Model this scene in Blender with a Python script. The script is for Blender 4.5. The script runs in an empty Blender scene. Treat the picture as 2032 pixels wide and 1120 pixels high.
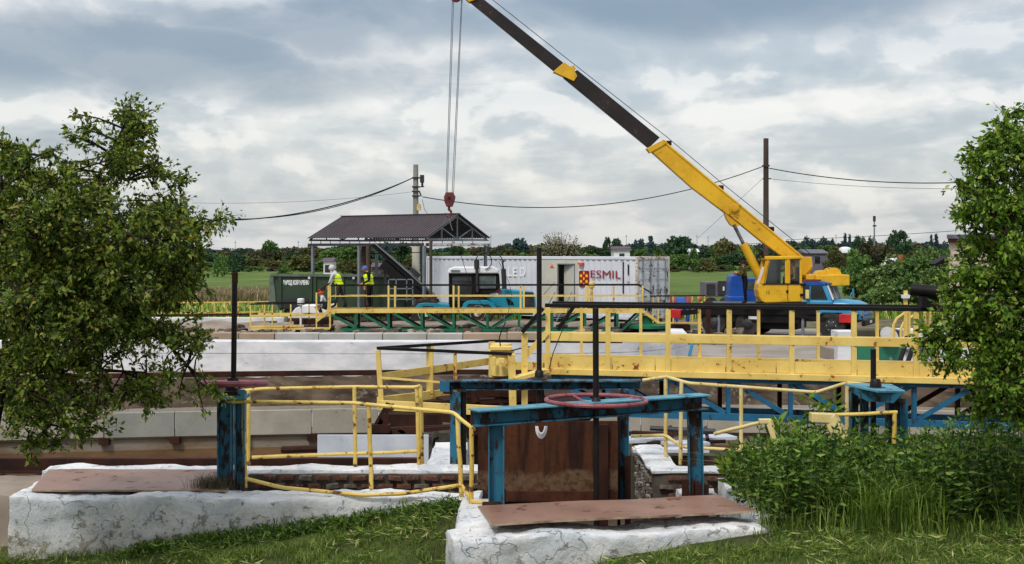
import bpy, math, random
import numpy as np
from mathutils import Vector, Matrix, noise
random.seed(7); rng = np.random.default_rng(7)
R = math.radians
SC = bpy.context.scene
COL = SC.collection
# ------------------------------------------------------------------ camera
H = 3.3; F = 2600.0; W0 = 2032.0
cam_d = bpy.data.cameras.new('camera'); cam = bpy.data.objects.new('camera', cam_d); COL.objects.link(cam)
cam.location = (0, 0, H); cam.rotation_euler = (R(90), 0, 0)
cam_d.sensor_width = 36; cam_d.lens = 36 * F / W0; cam_d.shift_y = -60 / W0
cam_d.clip_start = .1; cam_d.clip_end = 9000
SC.camera = cam
# ------------------------------------------------------------------ world + sun
SC.view_settings.view_transform = 'Standard'; SC.view_settings.look = 'None'
SC.view_settings.gamma = 1; SC.view_settings.use_curve_mapping = False
SC.view_settings.exposure = 0.04
SUN_EL, SUN_AZ = 52, 205      # degrees; azimuth clockwise from +Y
w = bpy.data.worlds.new('World'); SC.world = w; w.use_nodes = True
nt = w.node_tree; nt.nodes.clear()
def N(t, **k):
    n = nt.nodes.new(t)
    for a, b in k.items(): setattr(n, a, b)
    return n
def L(a, b): nt.links.new(a, b)
def M(op, a, b=None, c=None, clamp=False):
    n = nt.nodes.new('ShaderNodeMath'); n.operation = op; n.use_clamp = clamp
    for i, v in enumerate((a, b, c)):
        if v is None: continue
        if isinstance(v, (int, float)): n.inputs[i].default_value = v
        else: nt.links.new(v, n.inputs[i])
    return n.outputs[0]
def MIX(f, a, b, blend='MIX'):
    n = nt.nodes.new('ShaderNodeMix'); n.data_type = 'RGBA'; n.blend_type = blend
    for s, v in ((n.inputs[0], f), (n.inputs[6], a), (n.inputs[7], b)):
        if isinstance(v, (int, float)): s.default_value = v
        elif isinstance(v, tuple): s.default_value = v if len(v) == 4 else (*v, 1)
        else: nt.links.new(v, s)
    return n.outputs[2]
def RAMP(f, a, b, ):
    n = nt.nodes.new('ShaderNodeMapRange'); n.interpolation_type = 'SMOOTHSTEP'
    nt.links.new(f, n.inputs[0]); n.inputs[1].default_value = a; n.inputs[2].default_value = b
    return n.outputs[0]
def NOISE(vec, scale, detail=6, rough=.55, dist=0.0):
    n = nt.nodes.new('ShaderNodeTexNoise'); n.inputs['Scale'].default_value = scale
    n.inputs['Detail'].default_value = detail; n.inputs['Roughness'].default_value = rough
    n.inputs['Distortion'].default_value = dist
    nt.links.new(vec, n.inputs['Vector']); return n.outputs[0]
tc = N('ShaderNodeTexCoord'); sp = N('ShaderNodeSeparateXYZ'); L(tc.outputs['Generated'], sp.inputs[0])
sx, sy, sz = sp.outputs
zz = M('ADD', M('MAXIMUM', sz, 0), .10)
cb = N('ShaderNodeCombineXYZ'); L(M('DIVIDE', sx, zz), cb.inputs[0]); L(M('MULTIPLY', M('DIVIDE', sy, zz), .8), cb.inputs[1])
n1 = NOISE(cb.outputs[0], .55, 9, .56, .25)
mp = N('ShaderNodeVectorMath', operation='ADD'); L(cb.outputs[0], mp.inputs[0]); mp.inputs[1].default_value = (7.3, 2.1, 4)
n2 = NOISE(mp.outputs[0], 1.25, 9, .6, .35)
mp3 = N('ShaderNodeVectorMath', operation='MULTIPLY'); L(tc.outputs['Generated'], mp3.inputs[0]); mp3.inputs[1].default_value = (1, 1, 1.75)
n3 = NOISE(mp3.outputs[0], 8.5, 6, .5, .2)
up1 = N('ShaderNodeVectorMath', operation='ADD'); L(mp3.outputs[0], up1.inputs[0]); up1.inputs[1].default_value = (.008, 0, .024)
n3u = NOISE(up1.outputs[0], 8.5, 6, .5, .2)
relief = M('SUBTRACT', n3, n3u)
def blob(dx, dz, rx, rz):     # soft cloud bank centred on one bearing and height of the sky
    # bearing and height measured on the unit sphere; edges broken by noise
    a = M('DIVIDE', M('SUBTRACT', M('ADD', sx, M('MULTIPLY', M('SUBTRACT', n3, .5), .16)), dx), rx)
    b = M('DIVIDE', M('SUBTRACT', M('ADD', sz, M('MULTIPLY', M('SUBTRACT', n3, .5), .07)), dz), rz)
    d = M('ADD', M('MULTIPLY', a, a), M('MULTIPLY', b, b))
    front = M('GREATER_THAN', sy, 0)
    return M('MULTIPLY', M('SUBTRACT', 1.0, RAMP(d, .1, 1.25)), front)
dark = RAMP(n1, .52, .70)
light = RAMP(n2, .42, .66)
bk = M('MAXIMUM', blob(.17, .196, .24, .040), M('MULTIPLY', blob(-.27, .142, .24, .032), .85))
bk = M('MAXIMUM', bk, M('MULTIPLY', blob(-.12, .172, .18, .022), .8))
dk = M('MAXIMUM', M('MULTIPLY', dark, .7), bk, clamp=True)
base = MIX(light, (.47, .515, .565), (.80, .775, .755))
sh3 = RAMP(n3, .35, .7)
base = MIX(M('MULTIPLY', sh3, .4), base, (.82, .79, .77))
base = MIX(M('MULTIPLY', M('SUBTRACT', 1.0, RAMP(n3, .3, .5)), .22), base, (.40, .45, .52))
lit = M('MULTIPLY', RAMP(relief, .0, .07), .7); shd = M('MULTIPLY', RAMP(M('MULTIPLY', relief, -1), .0, .09), .5)
colr = MIX(lit, base, (.94, .90, .86)); colr = MIX(shd, colr, (.36, .41, .47))
colr = MIX(M('MULTIPLY', M('MULTIPLY', RAMP(sz, .09, .17), RAMP(n2, .62, .40)), .3), colr, (.40, .46, .53))
colr = MIX(M('MULTIPLY', dk, .92), colr, (.175, .235, .32))
colr = MIX(M('MULTIPLY', M('SUBTRACT', 1.0, RAMP(sz, .0, .11)), .45), colr, (.64, .67, .70))
# overcast sky brightens towards the zenith
gain = M('ADD', 1.0, M('MULTIPLY', RAMP(sz, .2, 1.0), 1.0))
sky = N('ShaderNodeTexSky', sky_type='NISHITA', sun_disc=False, sun_elevation=R(SUN_EL), sun_rotation=R(SUN_AZ))
sky.air_density = 1.2; sky.dust_density = 2
skys = MIX(1.0, sky.outputs[0], (.35, .35, .35), 'MULTIPLY')
g = N('ShaderNodeVectorMath', operation='SCALE'); L(colr, g.inputs[0]); L(M('MULTIPLY', gain, 10 * .84), g.inputs[3])
ad = N('ShaderNodeVectorMath', operation='ADD'); L(g.outputs[0], ad.inputs[0]); L(skys, ad.inputs[1])
bg = N('ShaderNodeBackground'); L(ad.outputs[0], bg.inputs[0]); bg.inputs[1].default_value = .1
wo = N('ShaderNodeOutputWorld'); L(bg.outputs[0], wo.inputs[0])
sd = bpy.data.lights.new('sun', 'SUN'); sd.energy = 2.2; sd.angle = R(12); sd.color = (1, .95, .88)
so = bpy.data.objects.new('sun', sd); COL.objects.link(so)
dv = Vector((math.sin(R(SUN_AZ)) * math.cos(R(SUN_EL)), math.cos(R(SUN_AZ)) * math.cos(R(SUN_EL)), math.sin(R(SUN_EL))))
so.rotation_euler = dv.to_track_quat('Z', 'Y').to_euler(); so.location = (0, 0, 40)

# ------------------------------------------------------------------ materials
def lin(c):
    return tuple(((x / 255) / 12.92 if x <= 10 else (((x / 255) + .055) / 1.055) ** 2.4) for x in c)
def begin(name):
    global nt
    m = bpy.data.materials.new(name); m.use_nodes = True; nt = m.node_tree
    b = nt.nodes['Principled BSDF']; return m, b
def VEC(scale=(1, 1, 1), pos=False):
    if pos: o = N('ShaderNodeNewGeometry').outputs['Position']
    else: o = N('ShaderNodeTexCoord').outputs['Object']
    v = N('ShaderNodeVectorMath', operation='MULTIPLY'); L(o, v.inputs[0]); v.inputs[1].default_value = scale
    return v.outputs[0]
def BUMP(b, h, st, dist=.02):
    n = N('ShaderNodeBump'); n.inputs['Strength'].default_value = st; n.inputs['Distance'].default_value = dist
    L(h, n.inputs['Height']); L(n.outputs[0], b.inputs['Normal'])
def paint(name, c, c2=None, rust=0., rc=(74, 40, 24), rough=.5, scale=3, fine=18, bump=.25, metal=0., streak=1., dirt=.25, spec=.4, pos=False):
    m, b = begin(name)
    v = VEC((1, 1, streak), pos)
    c = lin(c); c2 = lin(c2) if c2 else tuple(x * .62 for x in c)
    a = NOISE(v, scale, 6, .6); f = NOISE(v, fine, 8, .65)
    col = MIX(RAMP(a, .35, .68), c, c2)
    col = MIX(M('MULTIPLY', RAMP(f, .5, .8), dirt), col, tuple(x * .35 for x in c))
    if rust > 0:
        mx = M('ADD', M('MULTIPLY', a, .35), M('MULTIPLY', f, .65))
        t = .66 - rust * .26
        r = RAMP(mx, t - .02, t + .035)
        rcol = MIX(RAMP(NOISE(v, fine * 2.3, 5), .35, .65), lin(rc), tuple(x * .4 for x in lin(rc)))
        col = MIX(r, col, rcol)
        L(M('ADD', M('MULTIPLY', r, .3), rough, clamp=True), b.inputs['Roughness'])
    else: b.inputs['Roughness'].default_value = rough
    L(col, b.inputs['Base Color']); b.inputs['Metallic'].default_value = metal
    b.inputs['Specular IOR Level'].default_value = spec
    if bump: BUMP(b, f, bump, .01)
    return m
YEL = (214, 188, 104)
MT = {}
MT['yellow'] = paint('cream_yellow_paint', (224, 197, 112), (204, 172, 88), rust=.27, rc=(150, 84, 36), scale=1.2, fine=8)
MT['yellowbar'] = paint('chipped_yellow_pipe', (220, 192, 104), (196, 160, 68), rust=.44, rc=(112, 74, 40), scale=1.7, fine=9)
MT['cream'] = paint('cream_pipe', (216, 198, 140), (198, 172, 100), rust=.3, rc=(120, 80, 42), scale=3, fine=16)
MT['blue'] = paint('weathered_blue_paint', (36, 104, 130), (28, 84, 110), rust=.56, rc=(58, 40, 30), scale=3, fine=9, streak=.5, bump=.5)
MT['blue2'] = paint('truss_blue_paint', (26, 98, 132), (24, 78, 108), rust=.3, rc=(50, 34, 28), scale=2, fine=8)
MT['teal'] = paint('pale_teal_paint', (84, 144, 160), (44, 110, 134), rust=.34, rc=(70, 58, 48), scale=3, fine=9)
MT['green'] = paint('green_truss_paint', (10, 104, 70), (14, 84, 60), rust=.16, rc=(30, 40, 30), scale=1.5, fine=7)
MT['black'] = paint('black_paint', (13, 11, 12), (20, 17, 17), rough=.6, bump=.1, spec=.2)
MT['blackbar'] = paint('greased_dark_steel', (16, 12, 12), (30, 23, 21), spec=.25, rough=.5, bump=.3, fine=30)
MT['pink'] = paint('faded_pink_paint', (150, 84, 92), (126, 60, 68), rust=.25, rc=(84, 40, 40), scale=5, fine=20)
MT['rust'] = paint('dark_rust', (62, 34, 24), (34, 20, 16), rough=.85, scale=2, fine=9, bump=.5, spec=.2)
MT['rustred'] = paint('red_rust', (84, 46, 30), (48, 26, 20), rough=.85, scale=3, fine=12, bump=.4, spec=.2)
MT['lid'] = paint('brown_sheet', (136, 102, 84), (110, 76, 58), rust=.34, rc=(120, 66, 34), rough=.42, scale=1.2, fine=5, streak=1, bump=.15, dirt=.35)
MT['lidedge'] = paint('pale_sheet_edge', (168, 148, 124), (90, 66, 50), rough=.7, scale=3, fine=20)
MT['crane'] = paint('crane_yellow', (216, 170, 28), (194, 146, 20), rust=.2, rc=(70, 44, 20), rough=.42, scale=.8, fine=4, bump=.12, dirt=.55)
MT['boom'] = paint('dark_boom_steel', (22, 17, 18), (44, 36, 34), rust=.18, rc=(84, 72, 60), spec=.3, rough=.4, scale=.7, fine=5, bump=.15)
MT['skyblue'] = paint('truck_blue', (58, 142, 182), (44, 122, 162), rough=.3, scale=.8, fine=6, bump=.04, dirt=.12)
MT['tractor'] = paint('tractor_turquoise', (22, 134, 158), (16, 112, 138), rough=.34, scale=1, fine=6, bump=.05, dirt=.25)
MT['deepblue'] = paint('cabin_blue', (16, 74, 158), (10, 56, 128), rough=.45, scale=1, fine=6, bump=.05)
MT['olive'] = paint('olive_green_paint', (46, 66, 44), (38, 54, 38), rust=.1, rc=(70, 66, 50), scale=1, fine=5, bump=.1)
MT['olivelight'] = paint('worn_rim_paint', (96, 108, 96), (70, 84, 70), rust=.25, rc=(90, 80, 60), scale=2, fine=8)
MT['white'] = paint('white_paint', (224, 226, 228), (206, 208, 212), rough=.4, scale=1, fine=8, bump=.05, dirt=.1)
MT['container'] = paint('container_white', (210, 213, 221), (196, 201, 211), rust=.05, rc=(120, 84, 50), rough=.5, scale=.6, fine=5, bump=.06, dirt=.12)
MT['doorpaint'] = paint('chipped_container_door', (204, 208, 212), (184, 188, 192), rust=.42, rc=(34, 40, 56), scale=1.3, fine=3.3, rough=.5)
MT['cream_panel'] = paint('beige_panel', (196, 194, 182), (184, 182, 172), rough=.6, scale=1, fine=6, bump=.05)
MT['rimrust'] = paint('rusty_white_frame', (214, 210, 200), (180, 170, 150), rust=.46, rc=(142, 84, 34), scale=2, fine=7)
MT['rubber'] = paint('rubber', (30, 29, 28), (58, 52, 46), rough=.85, scale=4, fine=20, bump=.3)
MT['glass'] = paint('dark_glass', (26, 32, 36), (50, 58, 62), rough=.08, bump=0, scale=.8, dirt=0, spec=.8)
MT['glasslight'] = paint('reflecting_glass', (92, 108, 112), (52, 62, 60), rough=.1, bump=0, scale=1.4, dirt=.1, spec=.8)
MT['steel'] = paint('grey_steel', (120, 126, 134), (96, 102, 110), rough=.45, scale=1.5, fine=9, rust=.1)
MT['chrome'] = paint('polished_rod', (150, 150, 156), (60, 60, 66), rough=.2, metal=.8, bump=0)
MT['darkmetal'] = paint('dark_frame_steel', (34, 34, 38), (52, 52, 56), rough=.5, scale=2, fine=10)
MT['maroon'] = paint('maroon_paint', (104, 44, 42), (76, 32, 32), rough=.5, rust=.1, scale=3)
MT['red'] = paint('red_paint', (190, 30, 36), (160, 22, 28), rough=.45, bump=.05)
MT['logored'] = paint('logo_red', (142, 18, 36), (134, 16, 34), rough=.5, bump=0, dirt=0)
MT['logoyel'] = paint('logo_yellow', (240, 186, 40), (236, 180, 36), rough=.5, bump=0, dirt=0)
MT['ghost'] = paint('faded_letter_white', (232, 236, 242), (228, 232, 238), rough=.5, bump=0, dirt=0)
MT['hivis'] = paint('hi_vis_yellow', (216, 240, 20), (200, 226, 14), rough=.7, bump=.1, dirt=.08, spec=.1)
MT['band'] = paint('reflective_band', (150, 156, 150), (120, 128, 124), rough=.4, bump=0)
MT['skin'] = paint('skin', (190, 134, 110), (176, 120, 98), rough=.6, bump=0, dirt=.1)
MT['hoodie'] = paint('light_grey_cloth', (196, 198, 200), (170, 172, 176), rough=.9, bump=.1, spec=.1)
MT['bluecap'] = paint('grey_blue_cloth', (96, 112, 160), (78, 92, 138), rough=.9, spec=.1)
MT['trousers'] = paint('dark_grey_cloth', (60, 60, 58), (46, 46, 46), rough=.9, spec=.1)
MT['blackcloth'] = paint('black_cloth', (20, 20, 24), (28, 28, 32), rough=.9, spec=.1)
MT['orange'] = paint('orange_cloth', (226, 92, 40), (204, 76, 34), rough=.7, spec=.1)
MT['camo'] = paint('camouflage_cloth', (104, 84, 48), (52, 60, 34), rust=.5, rc=(36, 30, 22), scale=7, fine=11, rough=.9, spec=.1)
MT['polecon'] = paint('weathered_pole_concrete', (150, 148, 140), (120, 116, 108), rough=.9, scale=1, fine=8, streak=.4, bump=.4)
MT['polelight'] = paint('limed_pole', (200, 196, 184), (176, 170, 156), rough=.9, scale=1, fine=8, streak=.4)
MT['poledark'] = paint('tarred_timber', (78, 66, 58), (48, 40, 36), rough=.9, scale=2, fine=20, streak=.15)
MT['bark'] = paint('bark', (52, 44, 38), (30, 26, 22), rough=.95, scale=6, fine=30, bump=.6, spec=.1)
MT['brick'] = paint('red_brick', (108, 72, 58), (80, 56, 46), rough=.95, scale=4, fine=22, bump=.6, spec=.1, rust=.25, rc=(150, 140, 130))
MT['stone'] = paint('grey_rubble_stone', (124, 116, 104), (88, 78, 70), rough=.95, scale=4, fine=18, bump=.8, spec=.1, rust=.2, rc=(60, 50, 44))
MT['limestone'] = paint('limewashed_stone', (176, 170, 162), (120, 108, 98), rough=.95, scale=4, fine=14, bump=.8, spec=.1, streak=.3, rust=.3, rc=(96, 74, 62))
MT['rubblebrick'] = paint('dark_rubble_brick', (100, 66, 52), (64, 50, 44), rough=.95, scale=4, fine=18, bump=.7, spec=.1, rust=.3, rc=(150, 138, 126))
MT['whitebrick'] = paint('pale_brick', (206, 192, 180), (180, 160, 148), rough=.95, scale=4, fine=10, spec=.1)
MT['mortar'] = paint('dirty_mortar', (92, 84, 76), (60, 52, 46), rough=.95, scale=3, fine=18, bump=.6, spec=.1)
MT['panel'] = paint('launder_concrete', (164, 158, 146), (144, 138, 126), rough=.9, scale=.8, fine=9, bump=.2, dirt=.35, spec=.15, rust=.06, rc=(130, 96, 66))
MT['panelgrey'] = paint('grey_launder_concrete', (146, 146, 138), (128, 130, 124), rough=.9, scale=.8, fine=14, bump=.2, dirt=.4, spec=.15)
MT['block'] = paint('block_concrete', (176, 174, 172), (160, 156, 150), rough=.9, scale=1, fine=9, dirt=.25, spec=.15)
MT['blocktan'] = paint('tan_block_concrete', (168, 148, 128), (150, 132, 116), rough=.9, scale=1, fine=9, dirt=.3, spec=.15)
MT['oldwall'] = paint('old_dark_concrete', (112, 98, 84), (66, 56, 48), rough=.95, scale=.9, fine=4, streak=1.6, bump=.7, dirt=.6, spec=.1, rust=.32, rc=(150, 138, 122), pos=True)
MT['footwall'] = paint('brown_stained_wall', (118, 92, 66), (84, 62, 44), rough=.95, scale=.5, fine=5, streak=3, bump=.3, dirt=.5, spec=.15, pos=True)
MT['lowwall'] = paint('water_stained_wall', (132, 124, 112), (106, 84, 60), rough=.95, scale=.5, fine=5, streak=3, bump=.3, dirt=.5, spec=.15, pos=True)
MT['ledge'] = paint('dusty_concrete', (150, 138, 126), (124, 112, 100), rough=.95, scale=.7, fine=6, bump=.3, dirt=.4, spec=.1, pos=True)
MT['yard'] = paint('yard_concrete', (150, 144, 136), (128, 120, 110), rough=.95, scale=.4, fine=3, bump=.2, dirt=.3, spec=.1, pos=True)
MT['floor'] = paint('silty_floor', (104, 84, 62), (60, 48, 38), rough=.9, scale=.5, fine=4, bump=.4, dirt=.4, spec=.2, pos=True)
MT['tank_green'] = paint('flaking_green_plaster', (40, 116, 88), (30, 90, 72), rust=.3, rc=(150, 160, 150), scale=1.5, fine=4, streak=.5)
MT['darkconc'] = paint('dark_damp_concrete', (70, 64, 52), (48, 46, 38), rough=.95, scale=1.5, fine=6, streak=.5)
MT['sheet'] = paint('whitewashed_sheet', (202, 206, 214), (178, 184, 194), rust=.12, rc=(90, 80, 70), scale=1.5, fine=7)
MT['roofbrown'] = paint('brown_profiled_steel', (66, 54, 58), (56, 46, 50), rough=.45, scale=.6, fine=6, bump=.05, dirt=.1)
MT['slate'] = paint('grey_roof', (104, 100, 112), (84, 80, 92), rough=.8)
MT['roofpurple'] = paint('purple_brown_roof', (92, 76, 90), (78, 62, 76), rough=.8)
MT['redwall'] = paint('orange_wall', (176, 92, 66), (160, 80, 58), rough=.9)
MT['hose'] = paint('red_hose', (150, 66, 60), (124, 50, 46), rough=.6)
def clearglass():
    m, b = begin('clear_window_glass'); tr = N('ShaderNodeBsdfTransparent'); gl = N('ShaderNodeBsdfGlossy'); gl.inputs['Roughness'].default_value = .03
    tr.inputs[0].default_value = (.92, .95, .95, 1); fr = N('ShaderNodeFresnel'); fr.inputs[0].default_value = 1.45
    ms = N('ShaderNodeMixShader'); L(fr.outputs[0], ms.inputs[0]); L(tr.outputs[0], ms.inputs[1]); L(gl.outputs[0], ms.inputs[2]); L(ms.outputs[0], nt.nodes['Material Output'].inputs[0]); return m
MT['clear'] = clearglass()
def whitewash(name, lo, hi):
    m, b = begin(name)
    v = VEC(pos=True)
    a = NOISE(v, 1.6, 7, .6, .4); f = NOISE(v, 7, 10, .72, .3); s = NOISE(v, 34, 6, .75); big = NOISE(v, .7, 5, .6)
    col = MIX(RAMP(a, .40, .62), (.74, .735, .73), (.50, .525, .55))
    col = MIX(M('MULTIPLY', RAMP(big, .50, .64), .25), col, (.40, .41, .41))
    p = N('ShaderNodeSeparateXYZ'); L(v, p.inputs[0])
    # lime washed off and splashed with soil low down, in ragged patches
    hgt = M('ADD', p.outputs[2], M('MULTIPLY', M('SUBTRACT', a, .5), 1.1))
    low = M('SUBTRACT', 1.0, RAMP(hgt, lo, hi))
    flake = M('MULTIPLY', RAMP(M('ADD', f, M('MULTIPLY', low, .07)), .605, .625), .85)
    col = MIX(flake, col, (.25, .23, .20))
    spot = RAMP(s, .635, .66)
    col = MIX(M('MULTIPLY', spot, M('ADD', M('MULTIPLY', low, .6), .3)), col, (.07, .065, .055))
    spl = M('MULTIPLY', RAMP(s, .46, .56), RAMP(f, .42, .6))
    col = MIX(M('MULTIPLY', M('MULTIPLY', low, spl), .9), col, (.13, .115, .08))
    col = MIX(M('MULTIPLY', low, .45), col, (.36, .33, .25))
    vo = N('ShaderNodeTexVoronoi', feature='DISTANCE_TO_EDGE'); vo.inputs['Scale'].default_value = 1.3
    dv_ = N('ShaderNodeVectorMath', operation='ADD'); L(v, dv_.inputs[0])
    nn = N('ShaderNodeTexNoise'); nn.inputs['Scale'].default_value = 2.4; nn.inputs['Detail'].default_value = 9; L(v, nn.inputs['Vector']); L(nn.outputs['Color'], dv_.inputs[1])
    L(dv_.outputs[0], vo.inputs['Vector'])
    crack = M('MULTIPLY', M('SUBTRACT', 1.0, RAMP(vo.outputs[0], .0, .012)), RAMP(a, .46, .56))
    col = MIX(M('MULTIPLY', crack, .55), col, (.16, .15, .13))
    L(col, b.inputs['Base Color']); b.inputs['Roughness'].default_value = .92; b.inputs['Specular IOR Level'].default_value = .15
    hh = M('SUBTRACT', M('SUBTRACT', M('ADD', M('MULTIPLY', a, 1.2), M('ADD', M('MULTIPLY', f, .5), M('MULTIPLY', s, .18))), M('MULTIPLY', flake, .12)), M('MULTIPLY', crack, .2))
    BUMP(b, hh, 1.0, .05)
    return m
MT['lime'] = whitewash('whitewash', .0, .62)
MT['limefar'] = paint('clean_whitewash', (214, 214, 216), (186, 188, 192), rust=.13, rc=(140, 132, 120), rough=.9, scale=1.1, fine=4, streak=2.2, bump=.5, dirt=.3, spec=.15, pos=True)
def foliage(name, c1, c2, c3=None, trans=.35, attr='tone', rough=.55):
    m, b = begin(name)
    at = N('ShaderNodeAttribute'); at.attribute_name = attr
    oi = N('ShaderNodeObjectInfo')
    t = at.outputs['Fac']
    col = MIX(RAMP(t, 0, .8), lin(c1), lin(c2))
    if c3: col = MIX(RAMP(t, .8, 1.0), col, lin(c3))
    hs = N('ShaderNodeHueSaturation'); L(col, hs.inputs['Color']); L(M('ADD', M('MULTIPLY', oi.outputs['Random'], .5), .75), hs.inputs['Value'])
    col = hs.outputs[0]
    L(col, b.inputs['Base Color']); b.inputs['Roughness'].default_value = rough; b.inputs['Specular IOR Level'].default_value = .25
    tr = N('ShaderNodeBsdfTranslucent'); L(MIX(1.0, col, (1.3, 1.35, .6), 'MULTIPLY'), tr.inputs[0])
    ms = N('ShaderNodeMixShader'); ms.inputs[0].default_value = trans
    L(b.outputs[0], ms.inputs[1]); L(tr.outputs[0], ms.inputs[2]); L(ms.outputs[0], nt.nodes['Material Output'].inputs[0])
    return m
MT['leaf'] = foliage('apple_leaves', (56, 80, 28), (134, 152, 58), (158, 144, 70), trans=.3)
MT['leaf2'] = foliage('pear_leaves', (52, 84, 22), (124, 156, 48), (164, 174, 84), trans=.3)
MT['nettle'] = foliage('nettle_leaves', (48, 80, 30), (112, 146, 54), (160, 176, 92), trans=.28)
MT['grass'] = foliage('grass_blades', (54, 80, 26), (122, 146, 56), (192, 186, 130), trans=.25)
MT['t_dark'] = foliage('far_dark_foliage', (44, 66, 50), (60, 88, 58), trans=.15, rough=.9)
MT['t_mid'] = foliage('far_mid_foliage', (62, 90, 48), (92, 120, 60), trans=.15, rough=.9)
MT['t_olive'] = foliage('far_olive_foliage', (72, 76, 44), (98, 98, 58), trans=.15, rough=.9)
MT['t_brown'] = foliage('far_brown_foliage', (66, 66, 50), (88, 84, 64), trans=.15, rough=.9)
MT['t_blue'] = foliage('far_bluish_foliage', (44, 66, 72), (60, 84, 82), trans=.15, rough=.9)
MT['t_lime'] = foliage('willow_foliage', (66, 92, 46), (112, 134, 74), (150, 160, 110), trans=.2, rough=.8)
MT['t_bloom'] = foliage('blossom_foliage', (96, 92, 70), (140, 132, 108), (196, 186, 170), trans=.2, rough=.8)
MT['reed'] = foliage('dry_reed', (96, 88, 66), (140, 128, 100), trans=.2)
def groundmat():
    m, b = begin('field_ground'); v = VEC(pos=True)
    p = N('ShaderNodeSeparateXYZ'); L(v, p.inputs[0])
    a = NOISE(v, .12, 6, .6); f = NOISE(v, 1.4, 8, .7)
    vs = VEC((.05, .35, 1), pos=True); st = NOISE(vs, 1, 6, .6)
    y = M('ADD', p.outputs[1], M('MULTIPLY', M('SUBTRACT', a, .5), 9))
    dirt = MIX(RAMP(f, .35, .65), lin((126, 112, 94)), lin((84, 74, 60)))
    rough_g = MIX(RAMP(f, .35, .65), lin((86, 100, 54)), lin((60, 78, 38)))
    straw = MIX(RAMP(f, .35, .65), lin((150, 138, 100)), lin((104, 100, 70)))
    field = MIX(RAMP(st, .35, .65), lin((92, 110, 52)), lin((72, 92, 42)))
    field = MIX(M('MULTIPLY', RAMP(a, .5, .7), .4), field, lin((124, 136, 76)))
    col = MIX(RAMP(y, 62, 66), dirt, rough_g)
    col = MIX(M('MULTIPLY', RAMP(y, 70, 73), .8), col, straw)
    col = MIX(RAMP(y, 82, 88), col, rough_g)
    col = MIX(RAMP(y, 104, 112), col, field)
    grassy = M('MULTIPLY', RAMP(NOISE(v, .35, 5), .5, .58), .8)
    col = MIX(M('MULTIPLY', grassy, M('SUBTRACT', 1.0, RAMP(y, 58, 66))), col, rough_g)
    L(col, b.inputs['Base Color']); b.inputs['Roughness'].default_value = .95; b.inputs['Specular IOR Level'].default_value = .1
    BUMP(b, f, .6, .08); return m
MT['ground'] = groundmat()
MT['soil'] = paint('grassy_soil', (74, 84, 40), (56, 58, 34), rough=.95, scale=1.5, fine=14, bump=.6, spec=.1, pos=True)

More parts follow.
